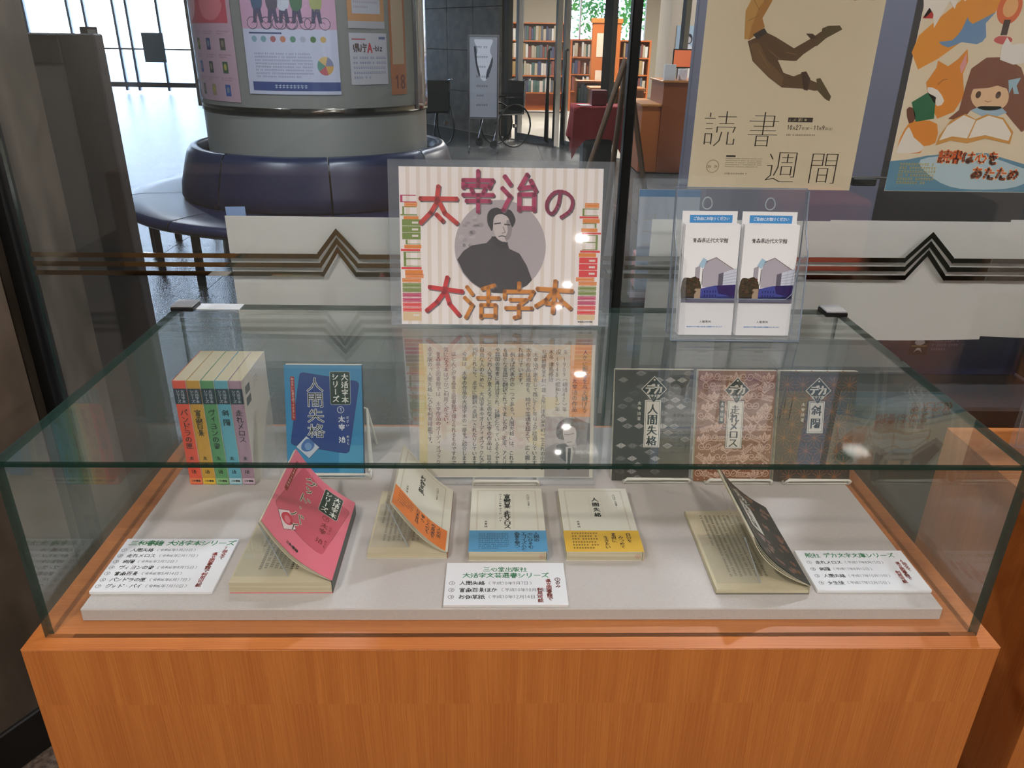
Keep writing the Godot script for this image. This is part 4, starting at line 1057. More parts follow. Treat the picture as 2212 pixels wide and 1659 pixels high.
func patterned_book(at: Vector3, lean: float, kind: int) -> void:
	var names := [["grey_book", "dark grey paperback scattered with pale diamonds standing on an easel"], ["leafy_book", "brown paperback with pinkish white leaf scrolls standing on an easel"], ["starry_book", "dark brown paperback with orange star lattice standing on an easel"]]
	var b := thing(names[kind][0], names[kind][1], "book", at)
	b.rotation.x = lean
	var w := 133.0
	var h := 193.0
	var grounds := [Color(0.20, 0.175, 0.165), Color(0.50, 0.30, 0.17), Color(0.20, 0.13, 0.105)]
	var ground: Color = grounds[kind]
	paperback(b, 0.133, 0.193, 0.014, solid(ground, 0.35), solid(Color(0.80, 0.77, 0.70), 0.4), M.paper, M.page_edge)
	var k := ink()
	var rng := RandomNumberGenerator.new()
	rng.seed = 40 + kind
	if kind == 0:
		for row in 17:
			for col in 7:
				if rng.randf() < 0.5:
					var x := col * 20.0 + (10.0 if row % 2 else 0.0) + 4.0
					var y := 6.0 + row * 11.4
					var g := rng.randf_range(0.30, 0.66)
					if x > 8 and x < 125:
						k.l = 1
						ink_shape(k, [x - 9, y, x, y - 5, x + 9, y, x, y + 5], Color(g, g * 0.97, g * 0.95))
						k.l = 2
						ink_line(k, PackedVector2Array([Vector2(x, y - 4.6), Vector2(x, y + 4.6)]), 0.4, ground)
						if rng.randf() < 0.5:
							ink_shape(k, [x - 6.5, y + 0.4, x, y - 3.2, x + 6.5, y + 0.4, x, y + 3.8], Color(g * 0.8, g * 0.78, g * 0.77))
	elif kind == 1:
		var pale := Color(0.80, 0.66, 0.58)
		for row in 11:
			for col in 7:
				var x := 10.0 + col * 19.0 + (7.0 if row % 2 else -2.0) + rng.randf_range(-2, 2)
				var y := 11.0 + row * 17.6 + rng.randf_range(-2, 2)
				x = clampf(x, 13, 119)
				y = clampf(y, 12, 181)
				k.l = 1
				if (row + col) % 3 == 0:
					ink_shape(k, [-11, 3, -8, -5, -3, -3, 0, -11, 4, -4, 10, -6, 9, 3, 4, 6, 0, 10, -5, 5], pale, 2, Vector2(x, y))
					k.l = 2
					for a in 5:
						ink_line(k, PackedVector2Array([Vector2(x, y + 6), Vector2(x, y + 6) + Vector2.from_angle(-PI / 2 + (a - 2) * 0.55) * 11]), 0.7, ground)
				elif (row + col) % 3 == 1:
					for s in [-1, 1]:
						var sp := PackedVector2Array()
						for i in 20:
							var a := i * 0.5
							sp.append(Vector2(x, y) + Vector2(s * cos(a), sin(a)) * (1.2 + i * 0.32) + Vector2(s * 5.5, -3))
						ink_line(k, sp, 1.3, pale)
				else:
					var turn := rng.randf_range(-0.9, 0.9)
					ink_line(k, PackedVector2Array([Vector2(x, y) + Vector2(-11, 0).rotated(turn), Vector2(x, y), Vector2(x, y) + Vector2(11, -3).rotated(turn)]), 1.0, pale)
					for i in 7:
						for s in [-1, 1]:
							ink_oval(k, x + Vector2(-10 + i * 3.2, s * 3.0).rotated(turn).x, y + Vector2(-10 + i * 3.2, s * 3.0).rotated(turn).y, 2.6, 1.0, pale, 8, turn - s * 0.9)
		for i in 30:
			ink_oval(k, clampf(rng.randf() * w, 3, 130), clampf(rng.randf() * h, 3, 190), 1.2, 1.2, pale, 8)
	else:
		var line := Color(0.64, 0.38, 0.17)
		var dim := Color(0.50, 0.38, 0.27)
		var a := 14.0
		for row in 9:
			for col in 6:
				var c := Vector2(col * a * 1.9 + (a * 0.95 if row % 2 else 0.0), row * a * 1.65)
				for d in 12:
					var e := c + Vector2.from_angle(d * PI / 6) * (a * (0.95 if d % 2 else 1.1))
					var s := Vector2(clampf(c.x, 0.5, 132.5), clampf(c.y, 0.5, 192.5))
					e = Vector2(clampf(e.x, 0.5, 132.5), clampf(e.y, 0.5, 192.5))
					if s.distance_to(c) < 0.01 and s.distance_to(e) > 1.0:
						ink_line(k, PackedVector2Array([s, e]), 0.75, line if d % 2 else dim)
				if c.x < 131 and c.y < 191 and c.x > 2:
					ink_oval(k, c.x, c.y, 1.5, 1.5, Color(0.58, 0.34, 0.14), 8)
	# emblem, title plate, author
	var white := Color(0.84, 0.82, 0.77)
	var black := Color(0.09, 0.085, 0.09)
	k.l = 3
	ink_shape(k, [67, 10.5, 89, 33, 67, 55.5, 45, 33], white)
	var plate: float = [84.0, 84.0, 57.0][kind]
	ink_rect(k, 51.5, 51, 29, plate, black)
	k.l = 4
	ink_shape(k, [67, 12.2, 87.4, 33, 67, 53.8, 46.6, 33], black)
	ink_rect(k, 52.2, 51.7, 27.6, plate - 1.4, white)
	k.l = 5
	ink_rect(k, 54, 53.4, 24, plate - 4.8, black)
	k.l = 6
	ink_rect(k, 54.6, 54, 22.8, plate - 6, white)
	k.l = 7
	ink_shape(k, [62, 50, 72, 50, 67, 55.3], black)
	ink_text(k, "デカ", 52, 25, 15.5, 2.0, white, false, 3.4, 0.95)
	ink_text(k, "文字文庫", 56, 42, 5.2, 0.6, white, false, 0.8, 1.05)
	ink_shape(k, [67, 15, 69, 17, 67, 19, 65, 17], white)
	ink_text(k, "い", 65, 47.5, 4, 0.6, white)
	var title: String = ["人間失格", "走れメロス", "斜陽"][kind]
	var step: float = [1.08, 0.93, 1.32][kind]
	ink_text(k, title, 57.2, 59, 17.0 if kind != 1 else 15.5, 1.4, black, true, 2.5, step, 0.0, 1.03)
	if kind == 1:
		k.l = 3
		ink_rect(k, 38.5, 52, 9, 39, Color(0.12, 0.12, 0.14))
		k.l = 4
	ink_text(k, "太宰治著", 40, 54, 6.0, 0.6, white, true, 0.9, 1.5)
	part(b, "cover_print", ink_mesh(k), M.gloss_ink, Vector3(-0.0665, 0.193, 0.007))

func flat_books() -> void:
	for q in [[-0.0685, 0.046, "blue", Color(0.28, 0.58, 0.76), "cream paperback with a pale blue band lying flat on the linen"], [0.0735, 0.186, "yellow", Color(0.88, 0.70, 0.17), "cream paperback with a golden yellow band lying flat on the linen"]]:
		var w: float = q[1] - q[0]
		var h := 0.171
		var t := 0.0165
		var o := thing("banded_book", q[4], "book", Vector3((q[0] + q[1]) / 2, BOARD + 0.0003, -0.2385))
		# lying on its back: the book's height runs along z, its front cover looks up
		var cream := solid(Color(0.85, 0.84, 0.785), 0.55)
		part(o, "front_cover", box(Vector3(w, 0.0006, h), 0.0002), cream, Vector3(0, t - 0.0003, 0))
		part(o, "back_cover", box(Vector3(w, 0.0006, h), 0.0002), cream, Vector3(0, 0.0003, 0))
		part(o, "spine", box(Vector3(0.0007, t, h), 0.0003), cream, Vector3(w / 2 - 0.0003, t / 2, 0))
		part(o, "pages", box(Vector3(w - 0.002, t - 0.0014, h - 0.002), 0.0003), M.page_edge, Vector3(-0.0006, t / 2, 0))
		part(o, "band", boxes([[Vector3(0.0001, t + 0.0001, h / 2 - 0.0262), Vector3(w + 0.0012, 0.0004, 0.052)], [Vector3(w / 2 + 0.0004, t / 2, h / 2 - 0.0262), Vector3(0.0004, t, 0.052)]]), solid(q[3], 0.5))
		var k := ink()
		var wm := w * 1000
		var tan := Color(0.66, 0.55, 0.40)
		var black := Color(0.13, 0.12, 0.12)
		for d in [0.0, 1.4]:
			ink_line(k, PackedVector2Array([Vector2(9.5 + d, 119), Vector2(9.5 + d, 7 + d), Vector2(wm - 10 - d, 7 + d), Vector2(wm - 10 - d, 119)]), 0.35, tan)
		ink_text(k, "大活字", wm - 26, 18, 5.6, 0.4, Color(0.35, 0.33, 0.32), true, 0.5, 1.05)
		ink_text(k, "文芸選書", wm - 24.4, 37, 3.4, 0.35, Color(0.35, 0.33, 0.32), true, -1.0, 1.1)
		k.l = 5
		if q[2] == "blue":
			for x in [38.0, 40.0, 66.0, 68.0]:
				k.l = 1
				ink_line(k, PackedVector2Array([Vector2(x, 19), Vector2(x, 113)]), 0.3, Color(0.75, 0.66, 0.62))
			k.l = 2
			ink_text(k, "富嶽百景", 52, 18, 11.2, 1.3, black, true, 2.0, 0.88)
			ink_text(k, "走れメロス", 52, 65, 10.6, 1.3, black, true, 2.0, 0.90)
			ink_text(k, "ヴィヨンの妻 グッド・バイ", 44.4, 18, 4.2, 0.5, black, true, 0.7, 1.5)
			ink_text(k, "2", wm - 24, 54, 3.6, 0.3, black)
			ink_text(k, "太宰治", 22, 93, 4.6, 0.45, black, true, 0.7, 1.4)
		else:
			for x in [46.0, 48.0, 65.0, 67.0]:
				k.l = 1
				ink_line(k, PackedVector2Array([Vector2(x, 28), Vector2(x, 86)]), 0.3, Color(0.75, 0.66, 0.62))
			k.l = 2
			ink_text(k, "人間失格", 51.5, 28, 11.0, 1.2, black, true, 2.0, 1.3)
			ink_text(k, "1", wm - 24, 54, 3.6, 0.3, black)
			ink_text(k, "太宰治", 22, 93, 4.6, 0.45, black, true, 0.7, 1.4)
		k.l = 6.5
		if q[2] == "blue":
			var bl := Color(0.07, 0.14, 0.22)
			ink_text(k, "人間の", 96, 123, 8.2, 0.6, bl, true, 1.0, 1.0)
			ink_text(k, "心にひそむ", 86.5, 123, 8.2, 0.6, bl, true, 1.0, 1.0)
			ink_text(k, "エゴイズムと", 77, 123, 8.0, 0.6, bl, true, 1.0, 0.93)
			ink_text(k, "偽善を撃つ", 67, 123, 8.0, 0.6, bl, true, 1.0, 0.98)
			ink_rows(k, 14, 125, 44, 9, 4.6, 2.5, Color(0.12, 0.22, 0.32))
		else:
			var br := Color(0.24, 0.17, 0.06)
			ink_text(k, "自分を", 92, 125, 8.0, 0.6, br, true, 1.0, 1.0)
			ink_text(k, "みつめて", 80, 132, 7.8, 0.6, br, true, 1.0, 1.0)
			ink_text(k, "素直に", 70, 125, 8.0, 0.6, br, true, 1.0, 1.0)
			ink_text(k, "生きたい", 58, 133, 7.8, 0.6, br, true, 1.0, 1.0)
			ink_rows(k, 11, 124, 38, 6, 7.2, 4.0, br)
		part(o, "cover_print", ink_mesh(k), M.ink, Vector3(-w / 2, t, -h / 2), Vector3(-PI / 2, 0, 0))
		k = ink()
		ink_text(k, "○", 0, 0, 7.4, 0.5, Color(0.86, 0.42, 0.36))
		ink_text(k, "の", 1.6, 2, 4, 0.5, Color(0.86, 0.42, 0.36))
		part(o, "stamp", ink_mesh(k), M.ink, Vector3(w / 2 - 0.0115, 0.0115, h / 2 - 0.00095))

func open_books() -> void:
	# each: the profile from the lifted edge down to the spine (x, y), front and back z, left edge of the lying pages, their height
	var k := ink()
	k.strip = 8.0
	k.l = 1
	ink_rect(k, 0, 0, 129.6, 189, Color(0.86, 0.42, 0.49))
	series_cover(k, Color(0.77, 0.30, 0.38), "グッド・バイ", "⑦", Color(0.16, 0.13, 0.12), Color(0.50, 0.10, 0.16), [Color(0.88, 0.78, 0.78), Color(0.76, 0.16, 0.26), Color(0.86, 0.42, 0.48)], false)
	open_book("pink_book", "open pink paperback with its cover lifted, showing a dark green series label", smooth_line(PackedVector2Array([Vector2(-0.334, 0.859), Vector2(-0.316, 0.827), Vector2(-0.295, 0.798), Vector2(-0.270, 0.776), Vector2(-0.251, 0.7625)]), 4), -0.083, -0.272, -0.391, 0.0172, Color(0.86, 0.42, 0.49), Color(0.06, 0.07, 0.06), k, 7)
	k = ink()
	k.strip = 8.0
	var tan := Color(0.66, 0.55, 0.40)
	for d in [0.0, 1.4]:
		ink_line(k, line_steps(Vector2(9.5 + d, 120), Vector2(9.5 + d, 7 + d), Vector2(103 - d, 7 + d), Vector2(103 - d, 120)), 0.4, tan)
	ink_text(k, "お伽草紙", 48, 27, 11.5, 1.4, Color(0.13, 0.12, 0.12), true, 2.2, 1.06)
	ink_text(k, "大活字", 84, 22, 5.6, 0.45, Color(0.4, 0.36, 0.33), true, 0.5, 1.05)
	ink_text(k, "文芸選書", 85.4, 41, 3.4, 0.35, Color(0.4, 0.36, 0.33), true, -1.0, 1.1)
	ink_text(k, "太宰治", 22, 92, 4.8, 0.5, Color(0.15, 0.13, 0.12), true, 0.7, 1.4)
	k.l = 2
	ink_rect(k, 0, 118, 112.4, 49, Color(0.90, 0.46, 0.10))
	k.l = 3
	var dk := Color(0.25, 0.10, 0.03)
	ink_text(k, "人の世", 94, 122, 8.4, 0.7, dk, true, 1.1, 1.0)
	ink_text(k, "の真実を", 83, 122, 8.4, 0.7, dk, true, 1.1, 1.0)
	ink_text(k, "三人のも", 72, 122, 8.4, 0.7, dk, true, 1.1, 1.0)
	ink_text(k, "夢心", 61, 122, 8.4, 0.7, dk, true, 1.1, 1.05)
	ink_text(k, "日本昔話", 50, 122, 8.0, 0.7, dk, true, 1.1, 1.0)
	ink_rows(k, 10, 123, 32, 5, 6, 2.6, dk)
	open_book("orange_banded_book", "open cream paperback with an orange band and its cover lifted", smooth_line(PackedVector2Array([Vector2(-0.176, 0.838), Vector2(-0.167, 0.826), Vector2(-0.148, 0.799), Vector2(-0.128, 0.775), Vector2(-0.109, 0.758), Vector2(-0.099, 0.7525)]), 3), -0.159, -0.326, -0.217, 0.0095, Color(0.85, 0.835, 0.77), Color(0.55, 0.28, 0.08), k, 5)
	k = ink()
	k.strip = 8.0
	var rng := RandomNumberGenerator.new()
	rng.seed = 8
	for i in 70:
		var x := rng.randf() * 112 + 4
		var y := rng.randf() * 180 + 5
		k.l = 1
		if (x < 40 and y > 95) or (x > 70 and y < 85) or y > 130 or (x > 90):
			ink_shape(k, [-6, 1, -3, -5, 0, -2, 4, -6, 6, 0, 3, 5, -2, 4], [Color(0.40, 0.22, 0.15), Color(0.45, 0.27, 0.18), Color(0.34, 0.19, 0.14)][i % 3], 2, Vector2(x, y), rng.randf_range(0.7, 1.3))
	k.l = 3
	ink_shape(k, [52, 12, 74, 34, 52, 56, 30, 34], Color(0.84, 0.82, 0.77))
	ink_rect(k, 37, 52, 29, 70, Color(0.84, 0.82, 0.77))
	k.l = 4
	ink_shape(k, [52, 13.6, 72.4, 34, 52, 54.4, 31.6, 34], Color(0.09, 0.085, 0.09))
	k.l = 5
	ink_text(k, "デカ", 37, 26, 15.5, 2.0, Color(0.84, 0.82, 0.77), false, 3.4, 0.95)
	ink_text(k, "女生徒", 43, 58, 16.5, 1.4, Color(0.09, 0.085, 0.09), true, 2.4, 1.2)
	open_book("brown_open_book", "open dark brown flower-patterned paperback with its cover lifted beside a caption card", smooth_line(PackedVector2Array([Vector2(0.315, 0.837), Vector2(0.33, 0.815), Vector2(0.352, 0.792), Vector2(0.379, 0.771), Vector2(0.404, 0.7555)]), 4), -0.08, -0.272, 0.274, 0.0075, Color(0.115, 0.075, 0.065), Color(0.78, 0.75, 0.66), k, 9)

func line_steps(a: Vector2, b: Vector2, c: Vector2, d: Vector2) -> PackedVector2Array:
	var out := PackedVector2Array([a, b])
	for i in range(1, 14):
		out.append(b.lerp(c, i / 14.0))
	out.append_array(PackedVector2Array([c, d]))
	return out

func open_book(called: String, label: String, line: PackedVector2Array, zf: float, zb: float, left: float, high: float, col: Color, spine_col: Color, print: Dictionary, bundle: int) -> void:
	var o := thing(called, label, "book", Vector3(0, 0, 0))
	var last := line[line.size() - 1]
	o.position = Vector3((left + last.x) / 2, BOARD + 0.0003, (zf + zb) / 2)
	var off := -o.position
	part(o, "lifted_cover", sheet(line, 0.0005, zb, zf), solid(col, 0.4), off)
	part(o, "cover_print", ink_mesh(print, {"line": line}), M.gloss_ink, off + Vector3(0, 0, zb))
	# a few leaves lifted with the cover, fanning away from it
	for n in 3:
		var leaf := PackedVector2Array()
		for i in line.size():
			var f := float(i) / (line.size() - 1)
			var d := (line[mini(i + 1, line.size() - 1)] - line[maxi(i - 1, 0)]).normalized()
			var away: float = (0.0007 + (n + 1) * 0.0012 * bundle / 5.0 * sin(PI * clampf(f * 0.9 + 0.1, 0, 1)))
			leaf.append(line[i] + Vector2(d.y, -d.x) * away + Vector2(0.0, 0.0))
		part(o, "lifted_leaf", sheet(leaf, 0.0012 if n == 2 else 0.0004, zb + 0.001, zf - 0.001), M.page if n == 2 else M.page_white, off)
	# the lying pages: flat on the left, sinking into the spine on the right
	var right := last.x - 0.0012
	var base := BOARD + 0.001
	var pts := PackedVector2Array([Vector2(left, base), Vector2(left + 0.0006, BOARD + high)])
	for i in 7:
		var f := i / 6.0
		pts.append(Vector2(lerpf(left + 0.03, right, f), BOARD + high + 0.0012 * sin(f * PI) - 0.001 * f))
	pts.append(Vector2(right, base))
	part(o, "lying_pages", extrude(pts, zb, zf - 0.001), M.page_edge, off)
	part(o, "back_cover", slab(Vector3(left, BOARD + 0.0003, zb), Vector3(last.x, BOARD + 0.0009, zf)), solid(col, 0.4), off)
	part(o, "spine", slab(Vector3(last.x - 0.001, BOARD + 0.0009, zb), Vector3(last.x, last.y - 0.0006, zf)), solid(spine_col, 0.4), off)
	# writing on the lying page
	var k := ink()
	var wide := (right - left) * 1000.0
	var deep := (zf - zb) * 1000.0
	if wide > 0:
		ink_rows(k, wide * 0.60, 14, deep - 44, 9, 7.2, 4.4 if bundle == 7 else 3.4, Color(0.24, 0.22, 0.20), true)
	part(o, "page_print", ink_mesh(k), M.ink, off + Vector3(left, BOARD + high + 0.0011, zb), Vector3(-PI / 2, 0, 0))
	# clear holder: one leg on the page, the other against the lifted leaves
	var hold := thing("acrylic_book_holder", "bent clear acrylic holder keeping the %s open" % called.replace("_", " "), "book holder", Vector3(left + 0.05, BOARD + high + 0.0016, (zf + zb) / 2 + 0.02))
	var ho := -hold.position
	var y0 := BOARD + high + 0.0026
	var foot := line[0].lerp(last, 0.42)
	part(hold, "lower_leg", slab(Vector3(left + 0.004, y0 - 0.0008, zf - 0.125), Vector3(foot.x - 0.014, y0, zf - 0.012)), M.acrylic, ho)
	var q := line[1] + Vector2(-0.012, -0.006)
	part(hold, "upper_leg", sheet(PackedVector2Array([q, Vector2(foot.x - 0.014, y0)]), 0.0008, zf - 0.125, zf - 0.012), M.acrylic, ho)
	part(hold, "bright_edge", tube([Vector3(q.x, q.y, zf - 0.012), Vector3(foot.x - 0.014, y0, zf - 0.012)], 0.0008, 6), M.acrylic_edge, ho)
# ---------------------------------------------------------------- on the lid: sign and brochures
func build_on_case() -> void:
	var lean := -0.199
	var h := thing("acrylic_sign_holder", "clear acrylic sign holder standing on the glass lid", "sign holder", Vector3(-0.023, LID + 0.0002, -0.4815))
	var tilt := Vector3(lean, 0, 0)
	pane_part(h, "front_sheet", Vector3(0.372, 0.272, 0.0018), Vector3(0, 0.1365, -0.0262), M.acrylic, M.acrylic_edge, tilt)
	pane_part(h, "back_sheet", Vector3(0.372, 0.272, 0.0018), Vector3(0, 0.1365, -0.0302), M.acrylic, M.acrylic_edge, tilt)
	part(h, "foot", slab(Vector3(-0.186, 0.0, -0.09), Vector3(0.186, 0.0018, -0.002)), M.acrylic)
	var s := thing("sign_sheet", "printed sign with large red and orange letters round a grey portrait photograph", "sign", Vector3(-0.023, LID + 0.004, -0.4835))
	s.rotation.x = lean
	part(s, "sheet", box(Vector3(0.337, 0.260, 0.0003)), M.paper, Vector3(0, 0.130, -0.0001))
	part(s, "print", ink_mesh(sign_print()), M.ink, Vector3(-0.1685, 0.260, 0.0001))

	brochures()

func sign_print() -> Dictionary:
	var k := ink()
	var u := 0.1965
	var o := Vector2(-182, -124) * u
	ink_rect(k, 0, 0, 337, 260, Color(0.94, 0.915, 0.91))
	k.l = 2
	for i in 19:
		ink_rect(k, 11 + i * 17.3, 0, 6.3, 260, Color(0.89, 0.845, 0.805))
	k.l = 3
	# portrait in a round frame
	ink_oval(k, 853 * u, 656 * u, 390 * u, 394 * u, Color(0.70, 0.665, 0.68), 48)
	k.l = 4
	var rng := RandomNumberGenerator.new()
	rng.seed = 4
	for i in 22:
		var a := rng.randf_range(PI * 0.72, PI * 1.28)
		var r := rng.randf_range(0.62, 0.92) * 390
		ink_oval(k, (853 + cos(a) * r) * u, (640 + sin(a) * r * 0.9) * u, rng.randf_range(2, 6), rng.randf_range(2, 5), [Color(0.62, 0.585, 0.60), Color(0.655, 0.62, 0.635), Color(0.73, 0.70, 0.71)][i % 3], 10)
	k.l = 5
	ink_shape(k, [667, 888, 720, 815, 790, 768, 918, 745, 962, 698, 1095, 742, 1112, 792, 1200, 832, 1262, 930, 1312, 1056, 1268, 1105, 1180, 1150, 1080, 1174, 980, 1172, 880, 1140, 790, 1080, 720, 1000], Color(0.235, 0.20, 0.195), 0, o, u)
	k.l = 6
	for q in [[800, 820, 1010, 1120], [900, 800, 860, 1100], [1090, 850, 1180, 1090], [1000, 860, 1080, 1130]]:
		ink_line(k, PackedVector2Array([o + Vector2(q[0], q[1]) * u, o + Vector2(q[2], q[3]) * u]), 1.2, Color(0.29, 0.25, 0.24))
	ink_shape(k, [958, 690, 1000, 690, 1060, 745, 1100, 735, 1095, 790, 1040, 790, 985, 750], Color(0.17, 0.145, 0.145), 0, o, u)
	k.l = 7
	ink_shape(k, [968, 590, 972, 530, 1010, 505, 1080, 508, 1122, 545, 1132, 610, 1122, 690, 1085, 728, 1045, 730, 995, 690], Color(0.80, 0.755, 0.75), 3, o, u)
	k.l = 8
	ink_shape(k, [1085, 560, 1128, 560, 1134, 620, 1122, 690, 1088, 726, 1075, 700, 1098, 640], Color(0.58, 0.54, 0.54), 3, o, u)
	k.l = 9
	ink_shape(k, [925, 575, 924, 510, 950, 468, 1000, 450, 1035, 462, 1090, 462, 1130, 480, 1162, 545, 1150, 590, 1134, 612, 1118, 575, 1095, 528, 1050, 505, 1000, 512, 976, 550, 972, 610, 962, 645, 940, 610], Color(0.155, 0.13, 0.13), 3, o, u)
	for q in [[985, 585, 1035, 578], [1070, 588, 1115, 592]]:
		ink_line(k, PackedVector2Array([o + Vector2(q[0], q[1]) * u, o + Vector2(q[2], q[3]) * u]), 2.2, Color(0.2, 0.17, 0.17))
	ink_line(k, PackedVector2Array([o + Vector2(1058, 610) * u, o + Vector2(1076, 655) * u, o + Vector2(1050, 662) * u]), 1.3, Color(0.5, 0.46, 0.46))
	ink_line(k, PackedVector2Array([o + Vector2(1022, 690) * u, o + Vector2(1052, 684) * u, o + Vector2(1080, 692) * u]), 1.8, Color(0.33, 0.28, 0.28))
	# big letters with printed drop shades
	var red := Color(0.80, 0.20, 0.155)
	var pink := Color(0.70, 0.165, 0.36)
	var amber := Color(0.84, 0.53, 0.10)
	var letters := [["太", 345, 268, 335, 330, red, 0.0], ["宰", 690, 155, 310, 330, pink, 0.0], ["治", 1040, 165, 320, 320, pink, 0.0], ["の", 1385, 262, 300, 290, pink, 0.0], ["大", 430, 1005, 310, 340, Color(0.82, 0.13, 0.13), 0.13], ["活", 722, 1090, 315, 310, amber, 0.0], ["字", 1045, 1085, 310, 320, amber, 0.0], ["本", 1350, 1040, 330, 300, amber, 0.06]]
	for pass_ in 2:
		for q in letters:
			var wide: float = q[3] * u
			var tall: float = q[4] * u
			var shade := Vector2(1.8, 2.0) if pass_ == 0 else Vector2.ZERO
			k.l = 10.0 if pass_ == 0 else 12.0
			ink_text(k, q[0], q[1] * u + o.x + shade.x, q[2] * u + o.y + shade.y, tall, 6.6 if q[0] in "宰活字" else (5.6 if q[0] == "の" else 7.4), Color(0.46, 0.42, 0.44) if pass_ == 0 else q[5], false, -1.0, 1.0, q[6], wide / tall, 10)
	# piles of drawn books down both sides
	var green := Color(0.47, 0.56, 0.20)
	var orange := Color(0.90, 0.53, 0.12)
	var hot := Color(0.88, 0.17, 0.17)
	var rose := Color(0.76, 0.19, 0.40)
	for q in [[190, 355, 322, 362, rose], [190, 355, 210, 415, rose], [190, 408, 325, 415, rose], [225, 415, 332, 450, orange], [207, 450, 222, 520, green], [207, 450, 325, 456, green], [190, 514, 332, 524, green], [217, 530, 342, 555, orange], [202, 556, 358, 608, green], [202, 612, 358, 662, green], [202, 666, 358, 722, green], [230, 726, 246, 762, green], [230, 758, 355, 763, green], [218, 768, 362, 798, orange], [188, 802, 352, 820, hot], [210, 826, 232, 950, green], [210, 826, 352, 832, green], [210, 880, 355, 890, green], [210, 944, 358, 950, green], [190, 956, 362, 974, hot], [220, 980, 372, 1020, orange], [222, 1014, 378, 1048, orange], [195, 1052, 355, 1086, orange], [196, 1092, 356, 1130, green], [196, 1134, 356, 1170, green], [196, 1177, 356, 1212, rose], [196, 1219, 356, 1254, rose], [196, 1261, 356, 1296, hot], [196, 1303, 356, 1338, hot], [195, 1342, 356, 1418, Color(0.87, 0.77, 0.60)],
			[1750, 405, 1870, 445, orange], [1730, 450, 1746, 510, green], [1730, 450, 1868, 456, green], [1730, 506, 1866, 512, green], [1706, 515, 1868, 531, hot], [1735, 536, 1878, 570, orange], [1838, 572, 1852, 610, green], [1735, 572, 1852, 578, green], [1724, 615, 1862, 645, orange], [1732, 650, 1893, 664, hot], [1850, 670, 1868, 796, green], [1742, 670, 1868, 676, green], [1742, 728, 1860, 736, green], [1738, 790, 1868, 797, green], [1720, 800, 1890, 818, hot], [1710, 823, 1858, 855, orange], [1715, 860, 1872, 910, hot], [1715, 915, 1872, 966, hot], [1715, 971, 1872, 1026, hot], [1692, 1030, 1848, 1064, orange], [1715, 1068, 1872, 1100, orange], [1713, 1108, 1870, 1143, green], [1713, 1150, 1870, 1185, green], [1712, 1192, 1868, 1226, rose], [1712, 1234, 1868, 1268, rose], [1712, 1276, 1868, 1310, hot], [1711, 1318, 1867, 1352, hot], [1710, 1356, 1866, 1400, Color(0.87, 0.77, 0.60)]]:
		k.l = 5
		ink_rect(k, q[0] * u + o.x, q[1] * u + o.y, (q[2] - q[0]) * u, (q[3] - q[1]) * u, q[4])
		var tall: float = q[3] - q[1]
		if tall > 48 and q[2] - q[0] > 120:
			k.l = 6
			ink_rect(k, (q[2] - 72) * u + o.x, (q[1] + 18) * u + o.y, 52 * u, 17 * u, Color(0.9, 0.86, 0.84))
		elif tall > 30 and tall < 40 and q[1] > 1000 or (q[0] == 225 or q[0] == 1750):
			k.l = 6
			for e in [[8, 8, q[2] - q[0] - 16, 1.6], [8, tall - 9, q[2] - q[0] - 16, 1.6], [8, 8, 1.6, tall - 17], [q[2] - q[0] - 9, 8, 1.6, tall - 17]]:
				ink_rect(k, (q[0] + e[0]) * u + o.x, (q[1] + e[1]) * u + o.y, e[2] * u, e[3] * u, Color(0.93, 0.85, 0.82))
	k.l = 6
	ink_text(k, "青森県近代文学館", 1716 * u + o.x, 1408 * u + o.y, 3.2, 0.35, Color(0.25, 0.2, 0.2))
	return k

